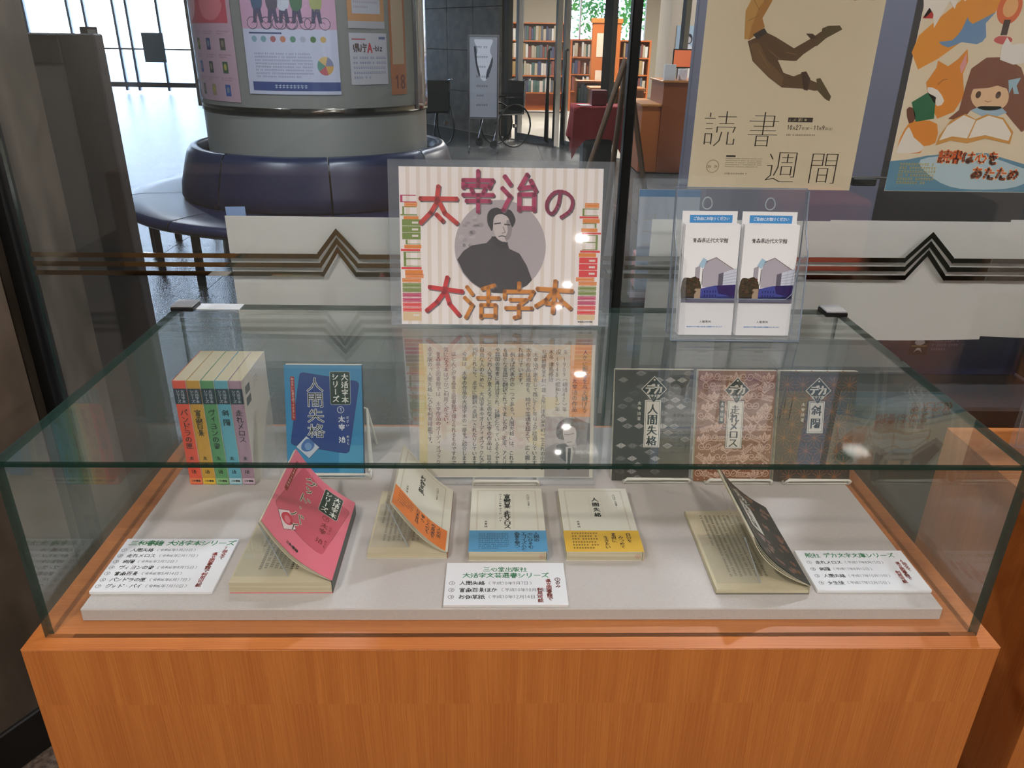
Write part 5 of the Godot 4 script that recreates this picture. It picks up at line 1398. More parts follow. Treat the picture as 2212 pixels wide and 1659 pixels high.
func brochure_print(k: Dictionary, w: float) -> void:
	ink_text(k, "青森県近代文学館", 13, 22, 7.3, 0.75, Color(0.27, 0.24, 0.25))
	var g := Color(0.66, 0.64, 0.68)
	k.l = 2
	ink_shape(k, [21, 70, 29, 66, 29, 100, 21, 100], Color(0.62, 0.60, 0.64))
	ink_shape(k, [34.5, 102, 34.5, 72, 38, 60, 54, 53, 86, 73, 89.5, 75, 89.5, 100], g)
	ink_shape(k, [26, 66, 33, 53.5, 42, 59, 33, 71], Color(0.62, 0.74, 0.82))
	k.l = 3
	ink_line(k, PackedVector2Array([Vector2(38, 60), Vector2(54, 53), Vector2(86, 73)]), 0.9, Color(0.42, 0.34, 0.32))
	ink_shape(k, [60, 80, 68, 77, 68, 98, 60, 99], Color(0.38, 0.36, 0.42))
	ink_shape(k, [68, 77, 89.5, 70, 89.5, 97, 68, 98], Color(0.76, 0.78, 0.84))
	k.l = 4
	for i in 4:
		ink_line(k, PackedVector2Array([Vector2(68, 82 + i * 4.4), Vector2(89.5, 77 + i * 5.2)]), 0.6, Color(0.55, 0.56, 0.64))
	ink_line(k, PackedVector2Array([Vector2(33.5, 72), Vector2(33.5, 98)]), 0.9, Color(0.25, 0.23, 0.26))
	k.l = 5
	ink_shape(k, [32, 104, 55, 99, 89.5, 97, 89.5, 122, 32, 122], Color(0.25, 0.27, 0.56))
	ink_shape(k, [58, 99, 89.5, 97, 89.5, 118, 62, 112], Color(0.30, 0.20, 0.46))
	ink_shape(k, [0.5, 118, 89.5, 116, 89.5, 127.5, 0.5, 127.5], Color(0.34, 0.32, 0.44))
	var rng := RandomNumberGenerator.new()
	rng.seed = 12
	ink_shape(k, [0.6, 122, 0.6, 92, 6, 86, 14, 87, 22, 84, 28, 90, 32, 98, 32, 112, 24, 114, 22, 121], Color(0.25, 0.20, 0.14), 2)
	for i in 60:
		k.l = 6.0 + (i % 4) * 0.3
		ink_oval(k, rng.randf_range(4, 29), rng.randf_range(88, 112), rng.randf_range(1.2, 2.8), rng.randf_range(1.0, 2.4), [Color(0.38, 0.22, 0.17), Color(0.24, 0.21, 0.14), Color(0.33, 0.26, 0.19), Color(0.20, 0.18, 0.13)][i % 4], 8)
	ink_rect(k, 22, 104, 10, 17, Color(0.62, 0.54, 0.46))
	for r in 2:
		for i in 5:
			ink_rect(k, 38 + i * 4.6, 107 + r * 7, 1.8, 3.4, Color(0.14, 0.15, 0.36))
	k.l = 2
	ink_text(k, "入館無料", 34, 157, 4.2, 0.5, Color(0.35, 0.33, 0.34), false, -1.0, 1.2)
	ink_text(k, "青森県近代文学館は青森県立図書館の中にあります", 13, 166.5, 2.5, 0.3, Color(0.25, 0.52, 0.78), false, -1.0, 1.05)

func brochures() -> void:
	var h := thing("brochure_holder", "clear acrylic two-bay brochure holder standing on the glass lid", "brochure holder", Vector3(0.366, LID + 0.0002, -0.4485))
	var lean := -0.16
	var back := Vector3(lean, 0, 0)
	pane_part(h, "back_sheet", Vector3(0.214, 0.238, 0.002), Vector3(0, 0.119, -0.026), M.acrylic, M.acrylic_edge, back)
	pane_part(h, "front_low_sheet", Vector3(0.214, 0.068, 0.002), Vector3(0, 0.036, 0.018), M.acrylic, M.acrylic_edge, back)
	part(h, "floor_sheet", slab(Vector3(-0.107, 0.0, -0.012), Vector3(0.107, 0.002, 0.026)), M.acrylic)
	for s in [-1, 1]:
		part(h, "side_sheet", extrude(PackedVector2Array([Vector2(-0.024, 0.002), Vector2(0.012, 0.002), Vector2(-0.010, 0.14), Vector2(-0.035, 0.175), Vector2(-0.045, 0.23), Vector2(-0.050, 0.235)]), 0, 0.002), M.acrylic, Vector3(s * 0.107 + 0.001, 0, 0.012), Vector3(0, -PI / 2, 0))
		part(h, "front_wing", extrude(PackedVector2Array([Vector2(0, 0), Vector2(s * 0.022, 0), Vector2(s * 0.022, 0.138), Vector2(s * 0.012, 0.138), Vector2(s * 0.004, 0.120), Vector2(0, 0.02)]), 0, 0.0018, true), M.acrylic, Vector3(s * 0.085, 0.004, 0.022), back)
	part(h, "divider", extrude(PackedVector2Array([Vector2(-0.024, 0.002), Vector2(0.012, 0.002), Vector2(0.004, 0.06), Vector2(-0.030, 0.10)]), 0, 0.002), M.acrylic, Vector3(0.001, 0, 0.012), Vector3(0, -PI / 2, 0))
	for x in [-0.055, 0.048]:
		var ring := []
		for i in 12:
			ring.append(Vector3(cos(TAU * i / 12) * 0.008, sin(TAU * i / 12) * (0.011 if i < 7 else 0.008), 0))
		part(h, "hanging_loop", tube(ring, 0.0012, 6, true), M.acrylic_edge, Vector3(x, 0.212, -0.040), back)
	var rim := solid(Color(0.50, 0.55, 0.62), 0.15)
	for s: float in [-1.0, 1.0]:
		part(h, "side_rim", tube([Vector3(s * 0.107, 0.001, 0.024), Vector3(s * 0.107, 0.14, 0.002), Vector3(s * 0.107, 0.175, -0.023), Vector3(s * 0.107, 0.235, -0.038)], 0.0011, 6), rim)
		part(h, "back_rim", tube([Vector3(s * 0.107, 0.001, -0.012), Vector3(s * 0.107, 0.237, -0.0455)], 0.0011, 6), rim)
	part(h, "low_rim", tube([Vector3(-0.085, 0.069, 0.0135), Vector3(0.078, 0.069, 0.0135), Vector3(0.088, 0.078, 0.012), Vector3(0.095, 0.134, 0.003), Vector3(0.107, 0.14, 0.002)], 0.0008, 6), rim)
	part(h, "top_rim", tube([Vector3(-0.107, 0.2375, -0.0455), Vector3(0.107, 0.2375, -0.0455)], 0.0009, 6), rim)
	part(h, "floor_rim", tube([Vector3(-0.107, 0.001, 0.026), Vector3(0.107, 0.001, 0.026)], 0.0011, 6), rim)
	for bay in 2:
		var x: float = [-0.0475, 0.0485][bay]
		for i in 4:
			var tall := 0.200 if i == 0 else 0.182
			var near: String = ["nearer the portrait sign", "nearer the lid's corner clip"][bay]
			var label: String = (["white blue-topped brochure behind the others in the bay %s", "second brochure from the back in the bay %s", "third brochure from the back in the bay %s", "front brochure with a gabled building photograph in the bay %s"][i]) % near
			var b := thing("brochure", label, "brochure", Vector3(0.366 + x + 0.0006 * (i - 1), LID + 0.0042, -0.4485 - 0.006 + i * 0.0046), 0.0, "brochures in the acrylic holder")
			b.rotation.x = lean
			b.rotation.z = [0.006, -0.004, 0.004, 0.002][i] * (1 if bay == 0 else -1)
			part(b, "leaf_stack", box(Vector3(0.090, tall, 0.0024), 0.0003), M.white_card, Vector3(0, tall / 2, 0))
			if i == 0:
				var k := ink()
				ink_rect(k, 12, 6, 70, 12.5, Color(0.27, 0.56, 0.80))
				k.l = 2
				ink_text(k, "ご自由にお取りください", 18, 9.2, 5.4, 0.7, Color(0.92, 0.95, 0.98))
				part(b, "print", ink_mesh(k), M.ink, Vector3(-0.045, tall, 0.0012))
			if i == 3:
				var k := ink()
				brochure_print(k, 90)
				part(b, "print", ink_mesh(k), M.ink, Vector3(-0.045, tall, 0.0012))

# ---------------------------------------------------------------- on the glass wall
func build_on_glass() -> void:
	# the wall itself: panes either side of a dark upright
	var g := pane(Vector3(1.10, 2.6, 0.01))
	g.surface_set_material(0, M.wall_glass)
	g.surface_set_material(1, M.wall_edge)
	g.surface_set_material(2, M.wall_edge)
	struct("window_1", g, null, Vector3(-0.355, 1.3, PANE_Z - 0.005))
	g = pane(Vector3(3.99, 2.6, 0.01))
	g.surface_set_material(0, M.wall_glass)
	g.surface_set_material(1, M.wall_edge)
	g.surface_set_material(2, M.wall_edge)
	struct("window_2", g, null, Vector3(2.207, 1.3, PANE_Z - 0.005))
	struct("trim_2", slab(Vector3(0.1955, 0, PANE_Z - 0.03), Vector3(0.2115, 2.6, PANE_Z + 0.004), 0.002), solid(Color(0.045, 0.05, 0.055), 0.25))
	# polished strips with two peaks
	var o := thing("polished_strips", "three mirror-bright parallel strips with pointed peaks along the glass wall", "glass decoration", Vector3(0, 1.04, PANE_Z + 0.0004))
	for i in 3:
		var y: float = 1.0555 - i * 0.0172 - 1.04
		var line := [Vector2(-0.897, y - 0.002), Vector2(-0.366 + 0.004 * i, y), Vector2(-0.328, y + 0.047), Vector2(-0.288 - 0.004 * i, y), Vector2(0.19, y + 0.002)]
		var line2 := [Vector2(0.214, y + 0.002), Vector2(0.752 + 0.004 * i, y + 0.004), Vector2(0.794, y + 0.053), Vector2(0.846 - 0.004 * i, y + 0.004), Vector2(2.2, y + 0.008)]
		for l in [line, line2]:
			var st := begin()
			for j in 4:
				var a: Vector2 = l[j]
				var b: Vector2 = l[j + 1]
				var w := 0.0046
				var grow := 1.0 if absf(a.y - b.y) < 0.01 else 1.35
				var poly := PackedVector2Array([a + Vector2(0, w * grow), b + Vector2(0, w * grow), b - Vector2(0, w * grow), a - Vector2(0, w * grow)])
				add_extrude(st, poly, 0, 0.0003)
			part(o, "strip", done(st), M.mirror_strip)
	# white sheets taped behind the glass
	var thin := mat("backing_paper", Color(0.80, 0.81, 0.80), 0.85, 0.0, 0.25)
	thin.backlight_enabled = true
	thin.backlight = Color(0.35, 0.36, 0.36)
	var zz := PANE_Z - 0.0112
	paper("large white paper sheet taped behind the glass left of the sign", -0.533, -0.02, 0.8935, 1.1275, zz, thin, 0.006)
	paper("white paper sheet taped behind the glass behind the brochure holder", 0.262, 0.62, 0.895, 1.130, zz, thin, 0.0)
	paper("white paper sheet taped behind the glass under the storybook poster", 0.60, 0.952, 0.893, 1.132, zz - 0.0012, thin, 0.004)
	paper("white paper sheet at the glass edge beyond the neighbouring case", 0.946, 1.25, 0.900, 1.136, zz - 0.0024, thin, 0.003)
	solo("tape_piece", "short strip of pale blue tape at the paper sheet's corner", "tape", box(Vector3(0.036, 0.020, 0.0002)), solid(Color(0.50, 0.62, 0.80), 0.3), Vector3(-0.512, 1.134, zz - 0.0008), Vector3(0, 0, 0.02))
	posters(zz)

func paper(label: String, x0: float, x1: float, y0: float, y1: float, z: float, m: Material, curl: float) -> void:
	var line := PackedVector2Array()
	for i in 9:
		var f := i / 8.0
		line.append(Vector2(lerpf(y1, y0, f) - 0.0, -curl * f * f))
	# profile runs down the sheet; x along the wall is the extrusion
	var st := begin()
	var n := 12
	for i in 8:
		for j in n:
			var q := []
			for e in [[i, j], [i, j + 1], [i + 1, j + 1], [i + 1, j]]:
				var f: float = e[1] / float(n)
				var sag: float = 0.004 * sin(f * PI) * (e[0] / 8.0) * (1.0 if curl > 0 else 0.2)
				q.append(Vector3(lerpf(x0, x1, f), line[e[0]].x - sag, line[e[0]].y))
			st.set_smooth_group(1)
			for t in [0, 1, 2, 0, 2, 3]:
				st.add_vertex(q[t])
			for t in [0, 2, 1, 0, 3, 2]:
				st.add_vertex(q[t] + Vector3(0, 0, -0.0002))
	solo("paper_sheet", label, "paper sheet", done(st), m, Vector3(0, 0, z))

func posters(zz: float) -> void:
	var o := thing("leaping_figure_poster", "cream poster of a leaping figure in brown above four thin black characters", "poster", Vector3(0.4725, 1.1875, zz - 0.0004))
	part(o, "sheet", box(Vector3(0.302, 0.428, 0.0004)), M.paper, Vector3(0, 0.214, -0.0002))
	var k := ink()
	# 302 by 428 mm; the picture shows the lower 310 mm
	ink_rect(k, 0, 0, 302, 428, Color(0.84, 0.79, 0.675))
	var u := 0.30
	var put := func(x: float, y: float) -> Vector2:
		var m := unlean([x, y], 345, 219, 1060, 967)
		return Vector2(m[0], m[1])
	var dark := Color(0.20, 0.155, 0.13)
	k.l = 3
	for q in [["読", 322, 668, 195], ["書", 588, 670, 195], ["週", 700, 890, 190], ["間", 955, 895, 190]]:
		var at: Vector2 = put.call(q[1], q[2])
		ink_text(k, q[0], at.x, at.y, q[3] * u, 1.1, dark, false, 2.2)
	var p: Vector2 = put.call(822, 696)
	ink_rect(k, p.x, p.y, 148 * u, 26 * u, dark)
	k.l = 4
	ink_text(k, "2024・第78回", p.x + 2, p.y + 1.4, 4.8, 0.7, Color(0.84, 0.77, 0.62))
	k.l = 3
	p = put.call(815, 738)
	ink_text(k, "10", p.x, p.y, 8.6, 1.0, dark)
	ink_text(k, "月", p.x + 10.5, p.y + 3.4, 5, 0.6, dark)
	ink_text(k, "27", p.x + 16, p.y, 8.6, 1.0, dark)
	ink_text(k, "日(日)～", p.x + 27, p.y + 3.4, 4.6, 0.5, dark)
	ink_text(k, "11", p.x + 48, p.y, 8.6, 1.0, dark)
	ink_text(k, "月", p.x + 58, p.y + 3.4, 5, 0.6, dark)
	ink_text(k, "9", p.x + 63.5, p.y, 8.6, 1.0, dark)
	ink_text(k, "日(土)", p.x + 69, p.y + 3.4, 4.6, 0.5, dark)
	p = put.call(810, 790)
	ink_rows(k, p.x, p.y, 62, 1, 4, 3.0, dark)
	p = put.call(940, 0)
	ink_text(k, "逢いにきた", p.x, p.y, 20, 1.2, Color(0.66, 0.40, 0.33), false, 1.6, 1.17)
	p = put.call(450, 935)
	ink_rows(k, p.x, p.y, 66, 5, 3.6, 1.8, Color(0.42, 0.36, 0.30))
	ink_rect(k, p.x, p.y - 5, 17, 3, dark)
	p = put.call(442, 1022)
	ink_rows(k, p.x, p.y, 50, 1, 4, 3.0, Color(0.45, 0.38, 0.3))
	p = put.call(370, 985)
	for r in [11.5, 10.6]:
		var ring := PackedVector2Array()
		for i in 29:
			ring.append(p + Vector2.from_angle(TAU * i / 28) * r)
		ink_line(k, ring, 0.5, Color(0.62, 0.50, 0.38))
	ink_text(k, "20", p.x - 9, p.y - 2, 5, 0.6, Color(0.62, 0.50, 0.38))
	ink_text(k, "24", p.x + 3, p.y - 2, 5, 0.6, Color(0.62, 0.50, 0.38))
	# the figure: jacket, belt, two legs, boots
	ink_shape(k, unlean([555, 270, 560, 130, 600, 60, 580, -30, 700, -60, 740, 0, 715, 80, 660, 165, 675, 210, 585, 278], 345, 219, 1060, 967), Color(0.66, 0.47, 0.22))
	ink_shape(k, unlean([575, 285, 690, 240, 740, 260, 850, 318, 945, 268, 1010, 228, 1040, 240, 985, 300, 905, 350, 865, 385, 755, 382, 790, 450, 850, 468, 900, 450, 935, 480, 1000, 505, 1020, 540, 975, 545, 915, 535, 780, 530, 700, 475, 605, 390], 345, 219, 1060, 967), Color(0.37, 0.265, 0.155))
	k.l = 4
	ink_shape(k, unlean([560, 130, 600, 60, 585, -10, 690, -40, 700, 40, 640, 110, 600, 200, 580, 275, 556, 275], 345, 219, 1060, 967), Color(0.73, 0.56, 0.30))
	ink_shape(k, unlean([605, 250, 672, 215, 690, 240, 630, 275], 345, 219, 1060, 967), Color(0.24, 0.20, 0.16))
	ink_shape(k, unlean([590, 300, 640, 290, 690, 380, 790, 470, 780, 525, 700, 470, 612, 392], 345, 219, 1060, 967), Color(0.44, 0.33, 0.20))
	ink_shape(k, unlean([1015, 212, 1050, 198, 1120, 195, 1136, 215, 1040, 262, 985, 305, 970, 300, 1010, 250], 345, 219, 1060, 967), Color(0.34, 0.28, 0.14))
	ink_shape(k, unlean([920, 240, 960, 240, 990, 262, 950, 270], 345, 219, 1060, 967), Color(0.28, 0.20, 0.13))
	ink_shape(k, unlean([895, 445, 925, 440, 950, 480, 935, 545, 910, 540], 345, 219, 1060, 967), Color(0.26, 0.18, 0.11))
	ink_shape(k, unlean([985, 480, 1010, 475, 1075, 575, 1065, 602, 1040, 590, 995, 545], 345, 219, 1060, 967), Color(0.34, 0.28, 0.14))
	ink_shape(k, unlean([770, -20, 870, -30, 868, 15, 845, 5, 830, 35, 815, 10, 790, 12], 345, 219, 1060, 967), Color(0.62, 0.27, 0.17))
	k.l = 5
	for q in [[600, 60, 640, 120], [640, 20, 680, 90], [575, 180, 640, 150], [700, 330, 770, 380], [640, 330, 700, 420], [800, 340, 860, 350]]:
		ink_line(k, PackedVector2Array([put.call(q[0], q[1]), put.call(q[2], q[3])]), 1.0, Color(0.55, 0.40, 0.22))
	part(o, "print", ink_mesh(k), M.ink, Vector3(-0.151, 0.428, 0))

	o = thing("storybook_poster", "pale yellow and blue poster of a fox and a girl reading an open book", "poster", Vector3(0.8405, 1.1875, zz - 0.0004))
	part(o, "sheet", box(Vector3(0.302, 0.428, 0.0004)), M.paper, Vector3(0, 0.214, -0.0002))
	part(o, "print", ink_mesh(storybook_print()), M.ink, Vector3(-0.151, 0.428, 0))

# from positions read off the leaning poster in the photograph to millimetres on the upright sheet
func unlean(xy: Array, l0: float, l1: float, w0: float, w1: float) -> Array:
	var out := []
	for i in range(0, xy.size(), 2):
		var f: float = xy[i + 1] / 1120.0
		out.append((xy[i] - lerpf(l0, l1, f)) / lerpf(w0, w1, f) * 302.0)
		out.append(428.0 - (1120.0 - xy[i + 1]) * 0.298)
	return out

func storybook_print() -> Dictionary:
	var k := ink()
	var u := 0.30
	var put := func(x: float, y: float) -> Vector2:
		var m := unlean([x, y], 1625, 1382, 1060, 967)
		return Vector2(m[0], m[1])
	ink_rect(k, 0, 0, 302, 428, Color(0.89, 0.84, 0.73))
	k.l = 2
	ink_shape(k, unlean([1384, 1118, 1418, 940, 1520, 930, 1640, 905, 1800, 890, 2000, 885, 2200, 940, 2410, 1000, 2410, 1118], 1625, 1382, 1060, 967), Color(0.36, 0.56, 0.66), 0)
	k.l = 3
	ink_shape(k, unlean([1600, 930, 1800, 900, 2000, 905, 2180, 960, 2300, 1010, 2180, 1085, 1980, 1105, 1780, 1090, 1640, 1010], 1625, 1382, 1060, 967), Color(0.70, 0.80, 0.84), 3)
	# sky ribbon and snow
	ink_shape(k, unlean([1540, 330, 1580, 240, 1680, 160, 1850, 40, 2000, -60, 2150, -60, 2090, 60, 1960, 180, 1820, 280, 1700, 360, 1580, 420], 1625, 1382, 1060, 967), Color(0.90, 0.60, 0.20), 0)
	k.l = 4
	ink_shape(k, unlean([1600, 20, 1620, -80, 1900, -80, 1880, 40, 1850, 60, 1820, 30, 1790, 100, 1760, 60, 1720, 120, 1670, 200, 1660, 110, 1610, 150], 1625, 1382, 1060, 967), Color(0.92, 0.90, 0.86), 0)
	ink_shape(k, unlean([1600, 150, 1640, 95, 1665, 130, 1660, 150], 1625, 1382, 1060, 967), Color(0.75, 0.16, 0.14), 0)
	ink_shape(k, unlean([1700, 270, 1780, 262, 1840, 200, 1870, 140, 1900, 175, 2040, 110, 1980, 170, 1985, 240, 1930, 280, 1840, 270, 1760, 300], 1625, 1382, 1060, 967), Color(0.42, 0.58, 0.74), 2)
	# lamp
	ink_oval(k, put.call(2120, 90).x, put.call(2120, 90).y, 70 * u, 85 * u, Color(0.86, 0.42, 0.22))
	k.l = 5
	ink_oval(k, put.call(2125, 85).x, put.call(2125, 85).y, 42 * u, 52 * u, Color(0.92, 0.70, 0.45))
	ink_rect(k, put.call(2090, 150).x, put.call(2090, 150).y, 38 * u, 80 * u, Color(0.25, 0.17, 0.16))
	ink_shape(k, unlean([2030, 260, 2060, 235, 2130, 240, 2140, 262, 2080, 278], 1625, 1382, 1060, 967), Color(0.80, 0.36, 0.36), 2)
	# fox: tail, body, head, ears, book
	var fox := Color(0.88, 0.56, 0.16)
	ink_shape(k, unlean([1460, 880, 1480, 800, 1530, 720, 1600, 700, 1700, 720, 1690, 830, 1620, 850, 1600, 890, 1500, 890], 1625, 1382, 1060, 967), fox, 2)
	k.l = 6
	ink_shape(k, unlean([1455, 885, 1490, 800, 1530, 740, 1560, 800, 1620, 850, 1590, 885, 1500, 892], 1625, 1382, 1060, 967), Color(0.90, 0.88, 0.84), 2)
	ink_shape(k, unlean([1630, 490, 1690, 410, 1700, 370, 1760, 400, 1820, 360, 1875, 305, 1880, 370, 1850, 440, 1860, 560, 1800, 650, 1700, 690, 1650, 600], 1625, 1382, 1060, 967), fox, 0)
	k.l = 7
	ink_shape(k, unlean([1640, 515, 1700, 530, 1740, 590, 1700, 620, 1650, 560], 1625, 1382, 1060, 967), Color(0.92, 0.90, 0.86), 2)
	ink_shape(k, unlean([1830, 400, 1870, 325, 1868, 390, 1840, 440], 1625, 1382, 1060, 967), Color(0.88, 0.62, 0.62), 0)
	ink_shape(k, unlean([1545, 600, 1640, 545, 1690, 570, 1680, 690, 1570, 710], 1625, 1382, 1060, 967), Color(0.10, 0.42, 0.26), 0)
	ink_line(k, PackedVector2Array([put.call(1700, 500), put.call(1730, 475), put.call(1755, 470)]), 0.9, Color(0.3, 0.2, 0.12))
	ink_shape(k, unlean([1515, 640, 1550, 630, 1570, 690, 1530, 720], 1625, 1382, 1060, 967), Color(0.42, 0.24, 0.14), 2)
	# girl: hair, face, arms
	ink_shape(k, unlean([1765, 690, 1830, 640, 1870, 500, 1900, 410, 1990, 350, 2100, 345, 2200, 400, 2250, 520, 2300, 700, 2210, 760, 2100, 640, 1900, 640, 1850, 700], 1625, 1382, 1060, 967), Color(0.50, 0.30, 0.21), 0)
	k.l = 8
	ink_shape(k, unlean([1900, 560, 1940, 490, 2010, 470, 2100, 500, 2130, 560, 2100, 620, 2010, 640, 1930, 620], 1625, 1382, 1060, 967), Color(0.90, 0.76, 0.60), 3)
	ink_shape(k, unlean([1900, 640, 1960, 615, 2080, 615, 2120, 650, 2010, 690], 1625, 1382, 1060, 967), Color(0.62, 0.74, 0.82), 0)
	k.l = 9
	for x in [1945, 2065]:
		ink_oval(k, put.call(x, 552).x, put.call(x, 552).y, 16 * u, 20 * u, Color(0.30, 0.20, 0.14), 14)
	ink_shape(k, unlean([1915, 520, 1960, 440, 2060, 440, 2130, 520, 2060, 500, 2000, 515], 1625, 1382, 1060, 967), Color(0.50, 0.30, 0.21), 0)
	ink_line(k, PackedVector2Array([put.call(1985, 585), put.call(2005, 592), put.call(2025, 585)]), 0.8, Color(0.55, 0.25, 0.2))
	ink_shape(k, unlean([2125, 470, 2200, 455, 2175, 500, 2190, 545, 2160, 545, 2150, 505, 2130, 545], 1625, 1382, 1060, 967), Color(0.60, 0.74, 0.80), 0)
	# cat
	ink_shape(k, unlean([2070, 360, 2080, 290, 2110, 240, 2140, 280, 2200, 270, 2260, 300, 2260, 370, 2150, 385], 1625, 1382, 1060, 967), Color(0.90, 0.89, 0.87), 0)
	# open book
	ink_shape(k, unlean([1690, 845, 1710, 790, 1780, 700, 1870, 660, 1930, 690, 2000, 660, 2100, 680, 2160, 760, 2140, 830, 1990, 800, 1880, 830, 1780, 815], 1625, 1382, 1060, 967), Color(0.82, 0.60, 0.28), 0)
	k.l = 10
	ink_shape(k, unlean([1712, 815, 1760, 730, 1860, 668, 1930, 695, 1880, 800, 1790, 790], 1625, 1382, 1060, 967), Color(0.92, 0.90, 0.85), 0)
	ink_shape(k, unlean([1890, 800, 1935, 700, 2010, 668, 2095, 690, 2148, 770, 2130, 812, 1990, 780], 1625, 1382, 1060, 967), Color(0.92, 0.90, 0.85), 0)
	# writing
	for q in [["読書は心を", 1716, 868, 76], ["あたため", 1915, 965, 76]]:
		k.l = 11
		ink_text(k, q[0], put.call(q[1], q[2]).x, put.call(q[1], q[2]).y, q[3] * u, 5.4, Color(0.93, 0.86, 0.72), false, -1.0, 1.0, 0.02)
		k.l = 12
		ink_text(k, q[0], put.call(q[1], q[2]).x, put.call(q[1], q[2]).y, q[3] * u, 2.9, Color(0.84, 0.36, 0.10), false, -1.0, 1.0, 0.02)
	k.l = 11
	ink_rows(k, put.call(1480, 948).x, put.call(1480, 948).y, 66, 6, 6.6, 5.0, Color(0.84, 0.76, 0.38))
	return k

# ---------------------------------------------------------------- the next case to the right
func build_neighbour() -> void:
	var p := thing("neighbour_plinth", "wood veneer plinth standing further back beside the display case", "plinth", Vector3(1.53, 0, -0.41))
	part(p, "front_panel", slab(Vector3(-0.63, 0.0, 0.192), Vector3(0.63, 0.7188, 0.21), 0.0006), M.veneer_upright)
	for s in [-1, 1]:
		part(p, "side_panel", slab(Vector3(s * 0.612, 0.0, -0.21), Vector3(s * 0.63, 0.7188, 0.1918), 0.0006), M.veneer_upright)
	part(p, "top_panel", slab(Vector3(-0.63, 0.719, -0.21), Vector3(0.63, 0.72, 0.21)), M.veneer_flat)
	part(p, "back_panel", slab(Vector3(-0.61, 0.0, -0.21), Vector3(0.61, 0.7188, -0.195)), M.veneer_upright)
	# clear leaflet stands at its near corner
	var h := thing("acrylic_leaflet_stand", "tall clear acrylic leaflet stand on the neighbouring plinth's corner", "leaflet stand", Vector3(1.045, TOP + 0.0002, -0.52))
	pane_part(h, "back_sheet", Vector3(0.16, 0.34, 0.002), Vector3(0.02, 0.171, -0.03), M.acrylic, M.acrylic_edge, Vector3(-0.10, 0, 0))
	pane_part(h, "front_sheet", Vector3(0.16, 0.22, 0.002), Vector3(0.02, 0.111, 0.012), M.acrylic, M.acrylic_edge, Vector3(-0.10, 0, 0))
	part(h, "side_sheet", slab(Vector3(-0.061, 0.0, -0.03), Vector3(-0.059, 0.24, 0.02)), M.acrylic)
	part(h, "floor_sheet", slab(Vector3(-0.061, 0.0, -0.03), Vector3(0.10, 0.002, 0.026)), M.acrylic)
	solo("leaflet", "green-edged leaflet in the clear stand on the neighbouring plinth", "leaflet", box(Vector3(0.14, 0.23, 0.003)), solid(Color(0.62, 0.60, 0.38), 0.6), Vector3(1.07, TOP + 0.12, -0.533), Vector3(-0.10, 0, 0))
